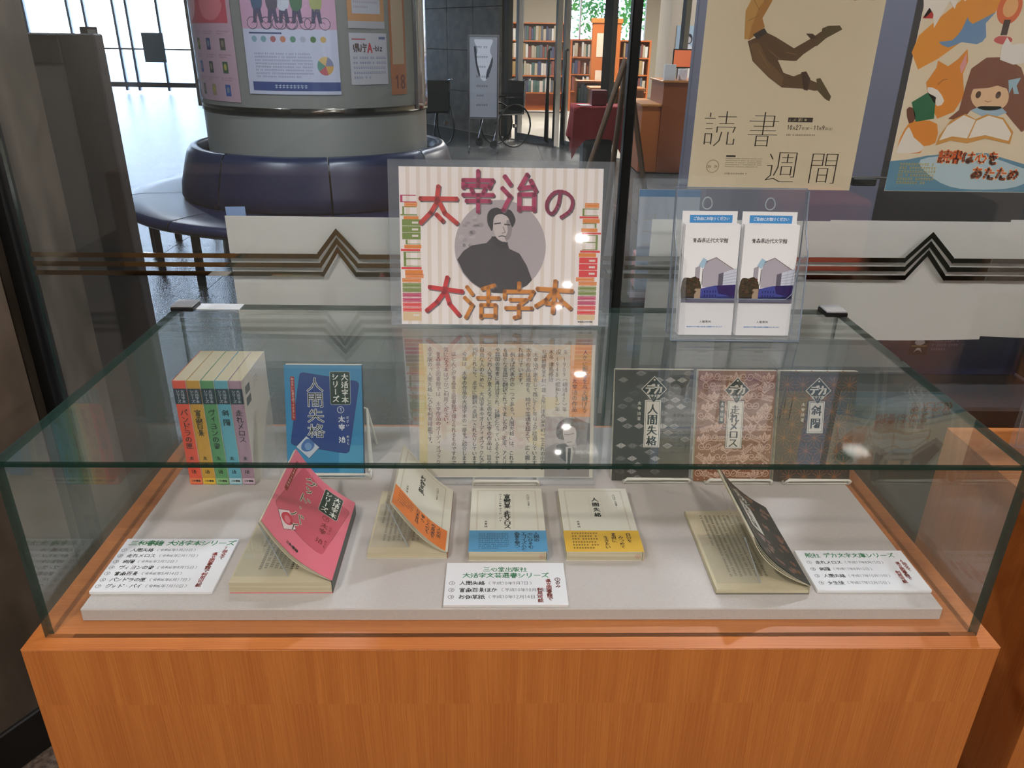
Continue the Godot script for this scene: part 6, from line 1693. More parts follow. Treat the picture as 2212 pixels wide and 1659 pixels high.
# ---------------------------------------------------------------- the lobby behind the glass
func build_lobby() -> void:
	var granite := mat("flamed_granite", Color.WHITE, 0.26, 0.0, 0.6)
	granite.albedo_texture = noise_tex(noise(0.25, 51, 3), 256, [[0.25, Color(0.085, 0.085, 0.09)], [0.55, Color(0.15, 0.15, 0.155)], [0.85, Color(0.24, 0.24, 0.245)]])
	granite.normal_enabled = true
	granite.normal_texture = noise_tex(noise(0.14, 52, 2), 256, [], 8.0)
	granite.normal_scale = 0.9
	triplanar(granite, Vector3(2.6, 2.6, 2.6))
	var joint := solid(Color(0.05, 0.05, 0.052), 0.8)
	var f := struct("floor_lobby", slab(Vector3(-4.2, -0.12, -11.46), Vector3(2.4, -0.003, -0.67)), joint)
	struct("floor_lobby_far", boxes([[Vector3(-9.6, -0.06, -12.3), Vector3(10.8, 0.12, 23.3)], [Vector3(-0.9, -0.06, -17.7), Vector3(6.6, 0.12, 12.5)], [Vector3(3.7, -0.06, -3.7), Vector3(2.6, 0.12, 6.1)]]), granite)
	var tile := box(Vector3(0.597, 0.02, 0.597), 0.0012)
	for i in 11:
		for j in 18:
			part(f, "tile", tile, granite, Vector3(-3.9 + i * 0.6, -0.01, -0.96 - j * 0.6 - 0.0))
	# shell
	struct("ceiling_lobby", slab(Vector3(-15, 3.2, -24), Vector3(11, 3.35, -0.68)), M.ceiling_board)
	struct("wall_above_glass", slab(Vector3(-0.95, 2.6, -0.76), Vector3(5, 3.2, -0.68)), M.plaster)
	var stone := mat("grey_stone", Color.WHITE, 0.3)
	stone.albedo_texture = noise_tex(noise(0.02, 61, 5), 256, [[0.2, Color(0.31, 0.28, 0.245)], [0.8, Color(0.43, 0.395, 0.35)]])
	triplanar(stone, Vector3(0.8, 0.8, 0.8))
	var r := struct("wall_return", slab(Vector3(-15, 0, -0.90), Vector3(-0.945, 3.2, -0.70)), M.taupe_panel)
	for q in [[-1.16, 0.012], [-1.09, 0.012], [-1.01, 0.008]]:
		part(r, "metal_strip", slab(Vector3(q[0], 0, -0.9), Vector3(q[0] + q[1], 3.2, -0.688)), solid(Color(0.42, 0.40, 0.37), 0.4))
	struct("wall_lobby_left", slab(Vector3(-15.2, 0, -24), Vector3(-15, 3.2, -0.7)), M.plaster)
	struct("wall_lobby_right", slab(Vector3(5.0, 0, -5.2), Vector3(5.2, 3.2, -0.66)), M.plaster)
	# partition board
	var board := thing("partition_board", "dark framed grey partition board standing behind the glass beside the bright floor", "partition", Vector3(-1.33, 0, -1.03))
	var frame := solid(Color(0.13, 0.11, 0.115), 0.5)
	part(board, "left_post", slab(Vector3(-0.46, 0, -0.02), Vector3(-0.40, 1.43, 0.02), 0.003), frame)
	part(board, "right_post", slab(Vector3(0.385, 0, -0.02), Vector3(0.46, 1.43, 0.02), 0.003), frame)
	part(board, "top_rail", slab(Vector3(-0.40, 1.37, -0.02), Vector3(0.385, 1.43, 0.02), 0.003), frame)
	part(board, "bottom_rail", slab(Vector3(-0.40, 0.08, -0.02), Vector3(0.385, 0.16, 0.02), 0.003), frame)
	part(board, "panel", slab(Vector3(-0.40, 0.16, -0.008), Vector3(0.385, 1.37, 0.008)), solid(Color(0.36, 0.35, 0.345), 0.85))
	for p in [[-2.6, -2.2], [-0.2, -2.6], [1.2, -1.6]]:  # unseen ceiling lamps added as fill for the column and lobby
		downlight(Vector3(p[0], 3.2, p[1]), 6.0, "added fill downlight in the lobby ceiling near the column", "added lobby downlights", Color(0.90, 0.95, 1.0))
	for p in [[-1.6, -8.4], [0.9, -7.6], [-4.5, -9.0]]:  # more added lamps, filling the lobby behind the column
		downlight(Vector3(p[0], 3.2, p[1]), 6.0, "added fill downlight in the lobby ceiling beyond the column", "added lobby downlights", Color(0.90, 0.95, 1.0))
	entrance()
	column()
	bench()
	behind_glass()
	lobby_things(stone)

func entrance() -> void:
	# glazed doors at the far end, daylight beyond
	struct("wall_entrance", boxes([[Vector3(-4.4, 1.6, -21.0), Vector3(4.8, 3.2, 0.25)], [Vector3(-10.9, 3.05, -21.0), Vector3(8.2, 0.3, 0.25)], [Vector3(-2.0, 1.6, -18.2), Vector3(0.2, 3.2, 5.8)]]), M.plaster)
	var d := struct("door_1", box(Vector3(8.2, 0.12, 0.14)), M.steel, Vector3(-10.9, 0.20, -21.0))
	for x in [-14.2, -13.1, -12.0, -10.9, -10.5, -9.75, -9.42, -8.65, -7.9, -6.9]:
		part(d, "post", box(Vector3(0.06, 2.9, 0.10), 0.004), solid(Color(0.66, 0.68, 0.72), 0.4), Vector3(x + 10.9, 1.3, 0))
	part(d, "rail", box(Vector3(8.2, 0.04, 0.06)), solid(Color(0.66, 0.68, 0.72), 0.4), Vector3(0, 0.86, 0))
	part(d, "glazing", box(Vector3(8.2, 2.9, 0.01)), M.wall_glass, Vector3(0, 1.3, 0))
	struct("ground_outside", slab(Vector3(-60, -0.2, -70), Vector3(60, -0.13, -21.1)), solid(Color(0.62, 0.62, 0.60), 0.9))
	var b := thing("notice_stand", "dark free-standing notice board near the bright entrance doors", "notice stand", Vector3(-10.0, 0, -20.0))
	part(b, "board", box(Vector3(0.42, 0.62, 0.03), 0.004), solid(Color(0.2, 0.2, 0.24), 0.5), Vector3(0, 1.25, 0))
	part(b, "sheet", box(Vector3(0.20, 0.5, 0.004)), M.paper, Vector3(0.08, 1.25, 0.018))
	part(b, "pole", box(Vector3(0.04, 0.95, 0.04)), M.steel, Vector3(0, 0.475, 0))
	part(b, "foot", box(Vector3(0.4, 0.02, 0.3), 0.004), M.steel, Vector3(0, 0.01, 0))
	solo("door_notice", "pale grey notice hung inside the bright entrance doors", "notice", box(Vector3(0.55, 0.7, 0.004)), solid(Color(0.66, 0.72, 0.74), 0.7), Vector3(-8.85, 1.1, -20.9))

func column() -> void:
	var r := 0.76
	var c := thing("round_column", "thick round lobby column with steel foot ringed by the bench", "column", Vector3(-1.27, 0, -4.92))
	part(c, "steel_foot", lathe(PackedVector2Array([Vector2(r - 0.01, 0), Vector2(r - 0.01, 0.99)]), 96), mat("brushed_steel", Color(0.62, 0.62, 0.59), 0.42, 0.35))
	part(c, "polished_band", lathe(PackedVector2Array([Vector2(r, 0.985), Vector2(r + 0.002, 0.988), Vector2(r + 0.002, 1.027), Vector2(r, 1.03)]), 96), mat("polished_steel", Color(0.60, 0.58, 0.55), 0.12, 1.0))
	part(c, "shaft", lathe(PackedVector2Array([Vector2(r - 0.012, 1.0), Vector2(r - 0.012, 3.2)]), 96), solid(Color(0.50, 0.49, 0.45), 0.5))
	part(c, "clear_sleeve", lathe(PackedVector2Array([Vector2(r + 0.004, 1.03), Vector2(r + 0.004, 3.2)]), 96), M.acrylic)
	for a: float in [-1.22, 1.22]:
		part(c, "sleeve_seam", slab(Vector3(sin(a) * (r + 0.004) - 0.012, 1.0, cos(a) * (r + 0.004) - 0.012), Vector3(sin(a) * (r + 0.004) + 0.012, 3.2, cos(a) * (r + 0.004) + 0.012), 0.003), M.chrome)
	var base := Vector3(-1.27, 0, -4.92)
	var rr := r - 0.008
	# pink book list
	var k := ink()
	k.strip = 40.0
	ink_rect(k, 0, 0, 620, 900, Color(0.74, 0.60, 0.64))
	k.l = 2
	ink_rect(k, 30, 250, 560, 210, Color(0.75, 0.28, 0.32))
	k.l = 3
	ink_shape(k, [40, 300, 180, 260, 260, 330, 210, 420, 60, 440], Color(0.86, 0.62, 0.64), 3)
	ink_shape(k, [330, 290, 470, 270, 560, 360, 480, 440, 350, 420], Color(0.82, 0.45, 0.47), 3)
	for row in 3:
		for col in 4:
			var x := 40.0 + col * 145
			var y := 500.0 + row * 130
			k.l = 2
			ink_rows(k, x, y, 110, 2, 13, 9, Color(0.60, 0.36, 0.38))
			ink_rect(k, x + 25, y + 42, 46, 66, [Color(0.20, 0.22, 0.20), Color(0.16, 0.32, 0.16), Color(0.12, 0.18, 0.40), Color(0.30, 0.28, 0.22), Color(0.60, 0.52, 0.40), Color(0.14, 0.30, 0.58)][(row * 4 + col) % 6])
			k.l = 3
			ink_oval(k, x + 48, y + 72, 13, 19, [Color(0.5, 0.45, 0.36), Color(0.65, 0.6, 0.2), Color(0.45, 0.5, 0.55)][(row + col) % 3], 12)
	column_poster("pink_book_list", "pink poster listing small book covers on the round column", "poster", k, base, -1.26, 1.955, rr)
	# cycling poster
	k = ink()
	k.strip = 40.0
	ink_rect(k, 0, 0, 560, 860, Color(0.74, 0.74, 0.80))
	k.l = 2
	ink_rect(k, 0, 0, 560, 300, Color(0.46, 0.56, 0.70))
	ink_rect(k, 0, 292, 560, 210, Color(0.76, 0.58, 0.66))
	ink_rect(k, 30, 790, 530, 50, Color(0.16, 0.24, 0.46))
	k.l = 3
	for q in [[60, Color(0.28, 0.34, 0.44)], [150, Color(0.34, 0.30, 0.34)], [215, Color(0.75, 0.75, 0.78)], [290, Color(0.30, 0.42, 0.30)], [400, Color(0.62, 0.62, 0.38)]]:
		var x: float = q[0]
		ink_oval(k, x + 45, 250, 24, 27, [Color(0.22, 0.18, 0.2), Color(0.5, 0.38, 0.28), Color(0.72, 0.5, 0.4), Color(0.66, 0.24, 0.18), Color(0.68, 0.36, 0.2)][int(x) % 5])
		k.l = 4
		ink_shape(k, [x + 20, 280, x + 72, 280, x + 84, 350, x + 70, 400, x + 24, 400, x + 12, 340], q[1], 3)
		ink_shape(k, [x + 24, 395, x + 70, 395, x + 78, 470, x + 58, 472, x + 48, 420, x + 34, 472, x + 16, 470], Color(0.30, 0.26, 0.36))
		k.l = 5
		for wx in [x + 8, x + 92]:
			var ring := PackedVector2Array()
			for i in 17:
				ring.append(Vector2(wx, 472) + Vector2.from_angle(TAU * i / 16) * 32)
			ink_line(k, ring, 4, Color(0.32, 0.28, 0.32))
		ink_line(k, PackedVector2Array([Vector2(x + 8, 472), Vector2(x + 45, 430), Vector2(x + 92, 472)]), 4, Color(0.5, 0.3, 0.32))
	k.l = 3
	ink_rect(k, 40, 520, 200, 9, Color(0.24, 0.26, 0.42))
	for i in 8:
		ink_oval(k, 70 + i * 58, 556, 17, 17, [Color(0.50, 0.60, 0.64), Color(0.44, 0.58, 0.60), Color(0.64, 0.36, 0.36), Color(0.72, 0.46, 0.34), Color(0.36, 0.52, 0.42), Color(0.66, 0.66, 0.7), Color(0.30, 0.44, 0.24), Color(0.74, 0.60, 0.30)][i], 14)
	ink_rows(k, 60, 630, 340, 8, 18, 10, Color(0.46, 0.46, 0.52))
	for i in 5:
		var fan := [478, 700]
		for j in 6:
			var a := TAU * (i + j / 5.0) / 5
			fan.append_array([478 + cos(a) * 48, 700 + sin(a) * 52])
		ink_shape(k, fan, [Color(0.80, 0.60, 0.28), Color(0.72, 0.32, 0.34), Color(0.34, 0.54, 0.46), Color(0.80, 0.66, 0.40), Color(0.5, 0.5, 0.6)][i])
	ink_rows(k, 170, 804, 290, 1, 20, 22, Color(0.75, 0.78, 0.84))
	column_poster("cycling_poster", "poster of people on bicycles over pink with a dark blue foot bar", "poster", k, base, -0.335, 1.97, rr + 0.002)
	# yellow notice, white notice, orange strip
	k = ink()
	k.strip = 40.0
	ink_rect(k, 0, 0, 250, 500, Color(0.72, 0.52, 0.32))
	k.l = 2
	ink_rect(k, 30, 20, 190, 400, Color(0.70, 0.68, 0.70))
	ink_rect(k, 0, 460, 250, 40, Color(0.66, 0.64, 0.64))
	ink_rows(k, 40, 40, 160, 14, 26, 12, Color(0.55, 0.46, 0.48))
	column_poster("yellow_notice", "yellow bordered notice above the white notice on the round column", "notice", k, base, 0.50, 1.98, rr)
	k = ink()
	k.strip = 40.0
	ink_rect(k, 0, 0, 260, 290, Color(0.72, 0.70, 0.71))
	k.l = 2
	ink_text(k, "県庁", 22, 60, 46, 7, Color(0.30, 0.20, 0.14))
	ink_text(k, "A", 116, 52, 62, 9, Color(0.74, 0.14, 0.12))
	ink_text(k, "-biz", 152, 66, 36, 6, Color(0.25, 0.16, 0.14), false, -1.0, 0.8)
	ink_rows(k, 20, 130, 220, 5, 28, 15, Color(0.40, 0.42, 0.55))
	ink_rect(k, 200, 20, 48, 14, Color(0.35, 0.38, 0.52))
	ink_rect(k, 16, 30, 90, 8, Color(0.66, 0.36, 0.36))
	column_poster("white_notice", "white notice with a big red letter on the round column", "notice", k, base, 0.50, 1.455, rr)
	k = ink()
	k.strip = 40.0
	ink_rect(k, 0, 0, 150, 620, Color(0.66, 0.38, 0.20))
	k.l = 2
	ink_rect(k, 20, 20, 110, 420, Color(0.70, 0.60, 0.48))
	ink_text(k, "18", 30, 500, 90, 12, Color(0.4, 0.12, 0.08))
	column_poster("orange_notice", "narrow orange notice at the right flank of the round column", "notice", k, base, 0.88, 1.72, rr)

func column_poster(called: String, label: String, category: String, k: Dictionary, base: Vector3, angle: float, top: float, r: float) -> void:
	solo(called, label, category, ink_mesh(k, {"r": r}), M.ink, Vector3(base.x, top, base.z), Vector3(0, angle, 0))

func bench() -> void:
	var leather := mat("navy_leather", Color.WHITE, 0.34, 0.0, 0.5)
	leather.albedo_texture = noise_tex(noise(0.1, 71, 3), 128, [[0.0, Color(0.10, 0.125, 0.23)], [1.0, Color(0.13, 0.155, 0.27)]])
	triplanar(leather, Vector3(4, 4, 4))
	var o := thing("ring_bench", "navy leather ring bench with backrest wrapped round the lobby column", "bench", Vector3(-1.27, 0, -4.92))
	var seat := PackedVector2Array([Vector2(0.80, 0.36), Vector2(1.33, 0.355), Vector2(1.352, 0.37), Vector2(1.356, 0.39), Vector2(1.345, 0.412), Vector2(1.32, 0.422), Vector2(1.2, 0.428), Vector2(0.95, 0.424), Vector2(0.86, 0.42)])
	var back := PackedVector2Array([Vector2(0.94, 0.42), Vector2(0.965, 0.44), Vector2(0.955, 0.52), Vector2(0.915, 0.66), Vector2(0.895, 0.72), Vector2(0.87, 0.752), Vector2(0.84, 0.758), Vector2(0.81, 0.745), Vector2(0.79, 0.70)])
	for i in 8:
		var a := TAU * (i + 0.32) / 8 + 0.006
		var b := TAU * (i + 1.32) / 8 - 0.006
		part(o, "seat_cushion", lathe(seat, 14, a, b), leather)
		part(o, "back_cushion", lathe(back, 14, a, b), leather)
		for q in [a + 0.02, (a + b) / 2]:
			part(o, "leg", slab(Vector3(-0.02, 0, -0.02), Vector3(0.02, 0.345, 0.02), 0.003), M.black, Vector3(sin(q) * 1.2, 0, cos(q) * 1.2), Vector3(0, q, 0))
	part(o, "seat_frame", lathe(PackedVector2Array([Vector2(0.84, 0.33), Vector2(1.26, 0.33), Vector2(1.27, 0.355), Vector2(0.84, 0.355)]), 64, 0.0, TAU, true), M.black)

func behind_glass() -> void:
	# low brown cabinet with a glass shelf, right of the dark upright
	var c := thing("shelf_cabinet", "brown lobby cabinet with a clear glass shelf right behind the glass wall", "cabinet", Vector3(0.42, 0, -0.88))
	part(c, "body", slab(Vector3(-0.19, 0, -0.14), Vector3(0.24, 0.60, 0.14), 0.003), solid(Color(0.24, 0.20, 0.17), 0.6))
	part(c, "back_board", slab(Vector3(-0.19, 0.60, -0.14), Vector3(0.24, 0.93, -0.125)), solid(Color(0.22, 0.18, 0.15), 0.6))
	pane_part(c, "glass_shelf", Vector3(0.43, 0.008, 0.27), Vector3(0.025, 0.938, 0), M.glass, M.glass_edge)
	var l := thing("map_leaflet", "leaflet printed with a street map in the clear rack behind the glass", "leaflet", Vector3(0.325, 0.955, -0.795))
	l.rotation.x = -0.14
	part(l, "sheet", box(Vector3(0.125, 0.205, 0.004)), solid(Color(0.62, 0.64, 0.67), 0.6), Vector3(0, 0.103, 0))
	var k := ink()
	ink_rect(k, 0, 0, 125, 14, Color(0.30, 0.46, 0.60))
	k.l = 2
	for q in [[10, 60, 118, 60], [10, 84, 118, 82], [10, 110, 118, 112], [34, 46, 34, 124], [62, 50, 66, 130], [92, 40, 90, 126]]:
		ink_line(k, PackedVector2Array([Vector2(q[0], q[1]), Vector2(q[2], q[3])]), 0.9, Color(0.62, 0.58, 0.40))
	for q in [[50, 96, 14, 5], [28, 118, 12, 5]]:
		ink_rect(k, q[0], q[1], q[2], q[3], Color(0.86, 0.52, 0.20))
	ink_rows(k, 12, 150, 100, 6, 7, 3.4, Color(0.45, 0.45, 0.5))
	part(l, "print", ink_mesh(k), M.ink, Vector3(-0.0625, 0.205, 0.002))
	var h := thing("clear_leaflet_rack", "clear acrylic leaflet rack standing on the glass shelf behind the wall", "leaflet rack", Vector3(0.325, 0.9425, -0.795))
	pane_part(h, "front_sheet", Vector3(0.15, 0.10, 0.002), Vector3(0, 0.052, 0.016), M.acrylic, M.acrylic_edge, Vector3(-0.14, 0, 0))
	pane_part(h, "back_sheet", Vector3(0.15, 0.235, 0.002), Vector3(0, 0.120, -0.022), M.acrylic, M.acrylic_edge, Vector3(-0.14, 0, 0))
	part(h, "floor_sheet", slab(Vector3(-0.075, 0, -0.012), Vector3(0.075, 0.002, 0.022)), M.acrylic)
	solo("pink_box", "low salmon pink carton on the glass shelf behind the leaflet rack", "carton", box(Vector3(0.22, 0.075, 0.05), 0.003), solid(Color(0.72, 0.47, 0.45), 0.6), Vector3(0.38, 0.9805, -0.86))
	for q in [[0.262, 0.07, 0.24, Color(0.66, 0.66, 0.64), "grey leaflet leaning in the cabinet under the glass shelf", -0.05], [0.345, 0.085, 0.28, Color(0.20, 0.15, 0.125), "brown leaflet leaning in the cabinet under the glass shelf", 0.03], [0.45, 0.09, 0.22, Color(0.60, 0.62, 0.60), "pale leaflet leaning in the cabinet behind the brochure holder", 0.0]]:
		solo("leaning_leaflet", q[4], "leaflet", box(Vector3(q[1], q[2], 0.004)), solid(q[3], 0.6), Vector3(q[0], 0.602 + q[2] / 2, -0.93), Vector3(-0.2, 0, q[5]))
	# stone pillar and dark wall behind the posters
	struct("wall_pillar", slab(Vector3(0.675, 0, -2.24), Vector3(1.445, 3.2, -2.2), 0.004), solid(Color(0.40, 0.40, 0.45), 0.45))
	struct("wall_dark_stone", slab(Vector3(1.445, 0, -2.36), Vector3(5.0, 3.2, -2.3)), solid(Color(0.20, 0.175, 0.165), 0.4))
	var rail := thing("clip_rail", "thin steel rail with a black clip behind the glass between the posters", "rail", Vector3(1.1, 1.07, -1.5))
	part(rail, "rod", tube([Vector3(-0.3, 0.012, 0), Vector3(0.5, 0.012, 0)], 0.004), M.chrome)
	part(rail, "clip", box(Vector3(0.07, 0.022, 0.02), 0.003), M.black, Vector3(-0.055, 0.0, 0))
	part(rail, "leg", tube([Vector3(0.45, 0.012, 0), Vector3(0.45, -1.069, 0)], 0.008), M.chrome)
	part(rail, "foot", box(Vector3(0.3, 0.01, 0.2), 0.002), M.black, Vector3(0.45, -1.065, 0))
	# bench with a navy leaflet box
	solo("brown_bench", "low dark purplish brown bench behind the glass carrying the navy box", "bench", slab(Vector3(0.66, 0, -1.15), Vector3(1.24, 0.715, -0.72), 0.006), solid(Color(0.105, 0.075, 0.08), 0.5))
	var n := thing("navy_box", "navy leaflet box with a small white emblem behind the glass", "leaflet box", Vector3(1.0, 0.7155, -0.9))
	part(n, "body", slab(Vector3(-0.20, 0, -0.10), Vector3(0.22, 0.17, 0.0), 0.003), M.navy)
	k = ink()
	ink_rect(k, 146, 72, 44, 46, Color(0.03, 0.03, 0.04))
	k.l = 2
	ink_oval(k, 168, 86, 12, 7, Color(0.66, 0.66, 0.68), 16)
	ink_shape(k, [158, 112, 164, 100, 172, 100, 178, 112, 172, 106, 164, 106], Color(0.66, 0.66, 0.68))
	ink_line(k, PackedVector2Array([Vector2(150, 95), Vector2(186, 95)]), 1.6, Color(0.62, 0.54, 0.28))
	ink_rows(k, 198, 78, 58, 3, 11, 6, Color(0.42, 0.46, 0.58))
	part(n, "print", ink_mesh(k), M.ink, Vector3(-0.20, 0.17, 0.0))
	solo("black_case", "black upright case standing beside the navy box behind the glass", "case", slab(Vector3(1.25, 0.0, -1.0), Vector3(1.42, 0.95, -0.72), 0.006), M.matt_black)

func lobby_things(stone: Material) -> void:
	# stone wall running towards the reading room doors, in slabs
	var u := Vector3(0.5593, 0, 0.8290)
	var turn := atan2(-u.z, u.x)
	var from := Vector3(0.2, 0, -11.8)
	var w := struct("wall_stone", box(Vector3(4.2, 3.2, 0.16)), solid(Color(0.06, 0.055, 0.05), 0.8), from - u * 2.36 + Vector3(0, 1.6, 0) + Vector3(-u.z, 0, u.x) * -0.10, Vector3(0, turn, 0))
	var piece := box(Vector3(0.80, 0.622, 0.03), 0.002)
	for i in 5:
		for j in 5:
			part(w, "stone_slab", piece, stone, Vector3(2.1 - 0.405 - i * 0.808, -1.6 + 0.32 + j * 0.63, 0.085))
	# standing sign
	var s := thing("standing_sign", "silver framed standing sign on casters in front of the stone wall", "standing sign", Vector3(-0.19, 0, -10.25))
	for x: float in [-0.195, 0.195]:
		part(s, "post", tube([Vector3(x, 0.06, 0), Vector3(x, 1.48, 0)], 0.014), M.steel)
		part(s, "foot", tube([Vector3(x, 0.07, -0.18), Vector3(x, 0.07, 0.18)], 0.012), M.steel)
		for z: float in [-0.17, 0.17]:
			part(s, "caster", lathe(PackedVector2Array([Vector2(0.0, -0.012), Vector2(0.028, -0.012), Vector2(0.028, 0.012), Vector2(0.0, 0.012)]), 12, 0.0, TAU, true), M.black, Vector3(x, 0.029, z), Vector3(0, 0, PI / 2))
	part(s, "frame", boxes([[Vector3(0, 1.475, 0), Vector3(0.40, 0.025, 0.02)], [Vector3(0, 0.45, 0), Vector3(0.40, 0.025, 0.02)]]), M.steel)
	part(s, "panel", box(Vector3(0.37, 1.0, 0.008)), solid(Color(0.62, 0.63, 0.66), 0.4), Vector3(0, 0.96, 0))
	var k := ink()
	ink_shape(k, [60, 40, 130, 30, 230, 30, 310, 40, 270, 160, 300, 260, 250, 380, 240, 500, 190, 540, 130, 480, 100, 360, 70, 260, 110, 160], Color(0.86, 0.87, 0.9), 3)
	k.l = 2
	ink_shape(k, [60, 120, 90, 140, 100, 300, 140, 460, 120, 470, 80, 320], Color(0.25, 0.26, 0.3), 3)
	ink_shape(k, [230, 420, 270, 330, 300, 240, 310, 300, 270, 440, 220, 520], Color(0.3, 0.31, 0.34), 3)
	for i in 7:
		ink_rows(k, 90, 110 + i * 120, 190, 1, 10, 26, Color(0.24, 0.23, 0.26))
	part(s, "print", ink_mesh(k), M.gloss_ink, Vector3(-0.185, 1.46, 0.0041))
	wheelchair("folded black wheelchair parked by the stone wall beside the column", Vector3(-0.95, 0, -10.9), 0.5)
	wheelchair("black wheelchair parked between the standing sign and the glass doors", Vector3(0.12, 0, -10.9), 2.2)
	# cloth-covered table
	var t := thing("draped_table", "small high table with dark stand in front of the reading room doors", "table", Vector3(0.95, 0, -7.0))
	part(t, "stand", slab(Vector3(-0.13, 0, -0.13), Vector3(0.15, 0.84, 0.13), 0.004), solid(Color(0.10, 0.08, 0.07), 0.6))
	part(t, "table_top", slab(Vector3(-0.23, 0.84, -0.22), Vector3(0.23, 0.868, 0.22), 0.004), solid(Color(0.3, 0.2, 0.15), 0.5))
	red_cloth()
	solo("red_box", "small dark red collection box standing on the red tablecloth", "box", slab(Vector3(0.885, 0.8765, -7.06), Vector3(1.03, 1.01, -6.92), 0.003), solid(Color(0.42, 0.05, 0.075), 0.5))
	solo("white_leaflet", "white leaflet lying on the red tablecloth beside the box", "leaflet", box(Vector3(0.11, 0.002, 0.15)), M.paper, Vector3(0.815, 0.878, -6.93), Vector3(0, 0.2, 0))
	var e := thing("wooden_easel", "slim brown wooden easel standing behind the glass wall", "easel", Vector3(0.45, 0, -3.0))
	part(e, "left_leg", tube([Vector3(-0.287, 0.0, 0.0), Vector3(0.11, 1.362, 0.0)], 0.014, 4), solid(Color(0.34, 0.24, 0.15), 0.5))
	part(e, "right_leg", tube([Vector3(0.42, 0.0, 0.0), Vector3(0.118, 1.362, 0.0)], 0.014, 4), solid(Color(0.34, 0.24, 0.15), 0.5))
	part(e, "rear_leg", tube([Vector3(0.10, 0.0, -0.45), Vector3(0.114, 1.35, -0.01)], 0.014, 4), solid(Color(0.34, 0.24, 0.15), 0.5))

func red_cloth() -> void:
	var st := begin()
	var n := 48
	var rows := 10
	var at := func(i: int, j: int) -> Vector3:
		var a := TAU * i / n
		var sq := 1.0 / maxf(absf(cos(a)), absf(sin(a)))
		var f := j / float(rows)
		var corner := clampf((sq - 1.0) / 0.41, 0, 1)
		var drop := lerpf(0.28, 0.47, corner * corner)
		var out := 0.238 * lerpf(sq, 1.12, 0.35 * f) + f * (0.018 + 0.022 * sin(a * 11.0)) + 0.006
		return Vector3(cos(a) * out, 0.8705 - f * drop, sin(a) * out)
	st.set_smooth_group(1)
	for i in n:
		for v in [Vector3(0, 0.872, 0), at.call(i, 0), at.call(i + 1, 0)]:
			st.add_vertex(v)
		for j in rows:
			var q := [at.call(i, j), at.call(i + 1, j), at.call(i + 1, j + 1), at.call(i, j + 1)]
			for t in [0, 2, 1, 0, 3, 2]:
				st.add_vertex(q[t])
	solo("red_tablecloth", "dusty red cloth draped over the high table with hanging corners", "tablecloth", done(st), solid(Color(0.62, 0.16, 0.17), 0.85), Vector3(0.95, 0.0, -7.0))

func wheelchair(label: String, at: Vector3, turn: float) -> void:
	var o := thing("wheelchair", label, "wheelchair", at, turn)
	for s: float in [-1.0, 1.0]:
		var rim := []
		for i in 20:
			rim.append(Vector3(s * 0.22, 0.305 + sin(TAU * i / 20) * 0.29, cos(TAU * i / 20) * 0.29))
		var wheel := part(o, "wheel", tube(rim, 0.013, 6, true), M.black)
		part(wheel, "hub", box(Vector3(0.05, 0.05, 0.05), 0.01), M.chrome, Vector3(s * 0.22, 0.305, 0))
		part(o, "side_frame", tube([Vector3(s * 0.19, 0.92, 0.30), Vector3(s * 0.19, 0.90, 0.20), Vector3(s * 0.19, 0.46, 0.18), Vector3(s * 0.19, 0.46, -0.24), Vector3(s * 0.19, 0.12, -0.34)], 0.011), M.chrome)
		part(o, "armrest", box(Vector3(0.05, 0.03, 0.30), 0.008), M.matt_black, Vector3(s * 0.19, 0.68, 0))
		part(o, "front_wheel", lathe(PackedVector2Array([Vector2(0, -0.012), Vector2(0.06, -0.012), Vector2(0.06, 0.012), Vector2(0, 0.012)]), 14, 0, TAU, true), M.black, Vector3(s * 0.18, 0.061, -0.34), Vector3(0, 0, PI / 2))
	part(o, "backrest", box(Vector3(0.37, 0.42, 0.03), 0.01), M.matt_black, Vector3(0, 0.69, 0.19))
	part(o, "seat", box(Vector3(0.37, 0.04, 0.40), 0.012), M.matt_black, Vector3(0, 0.48, -0.03))

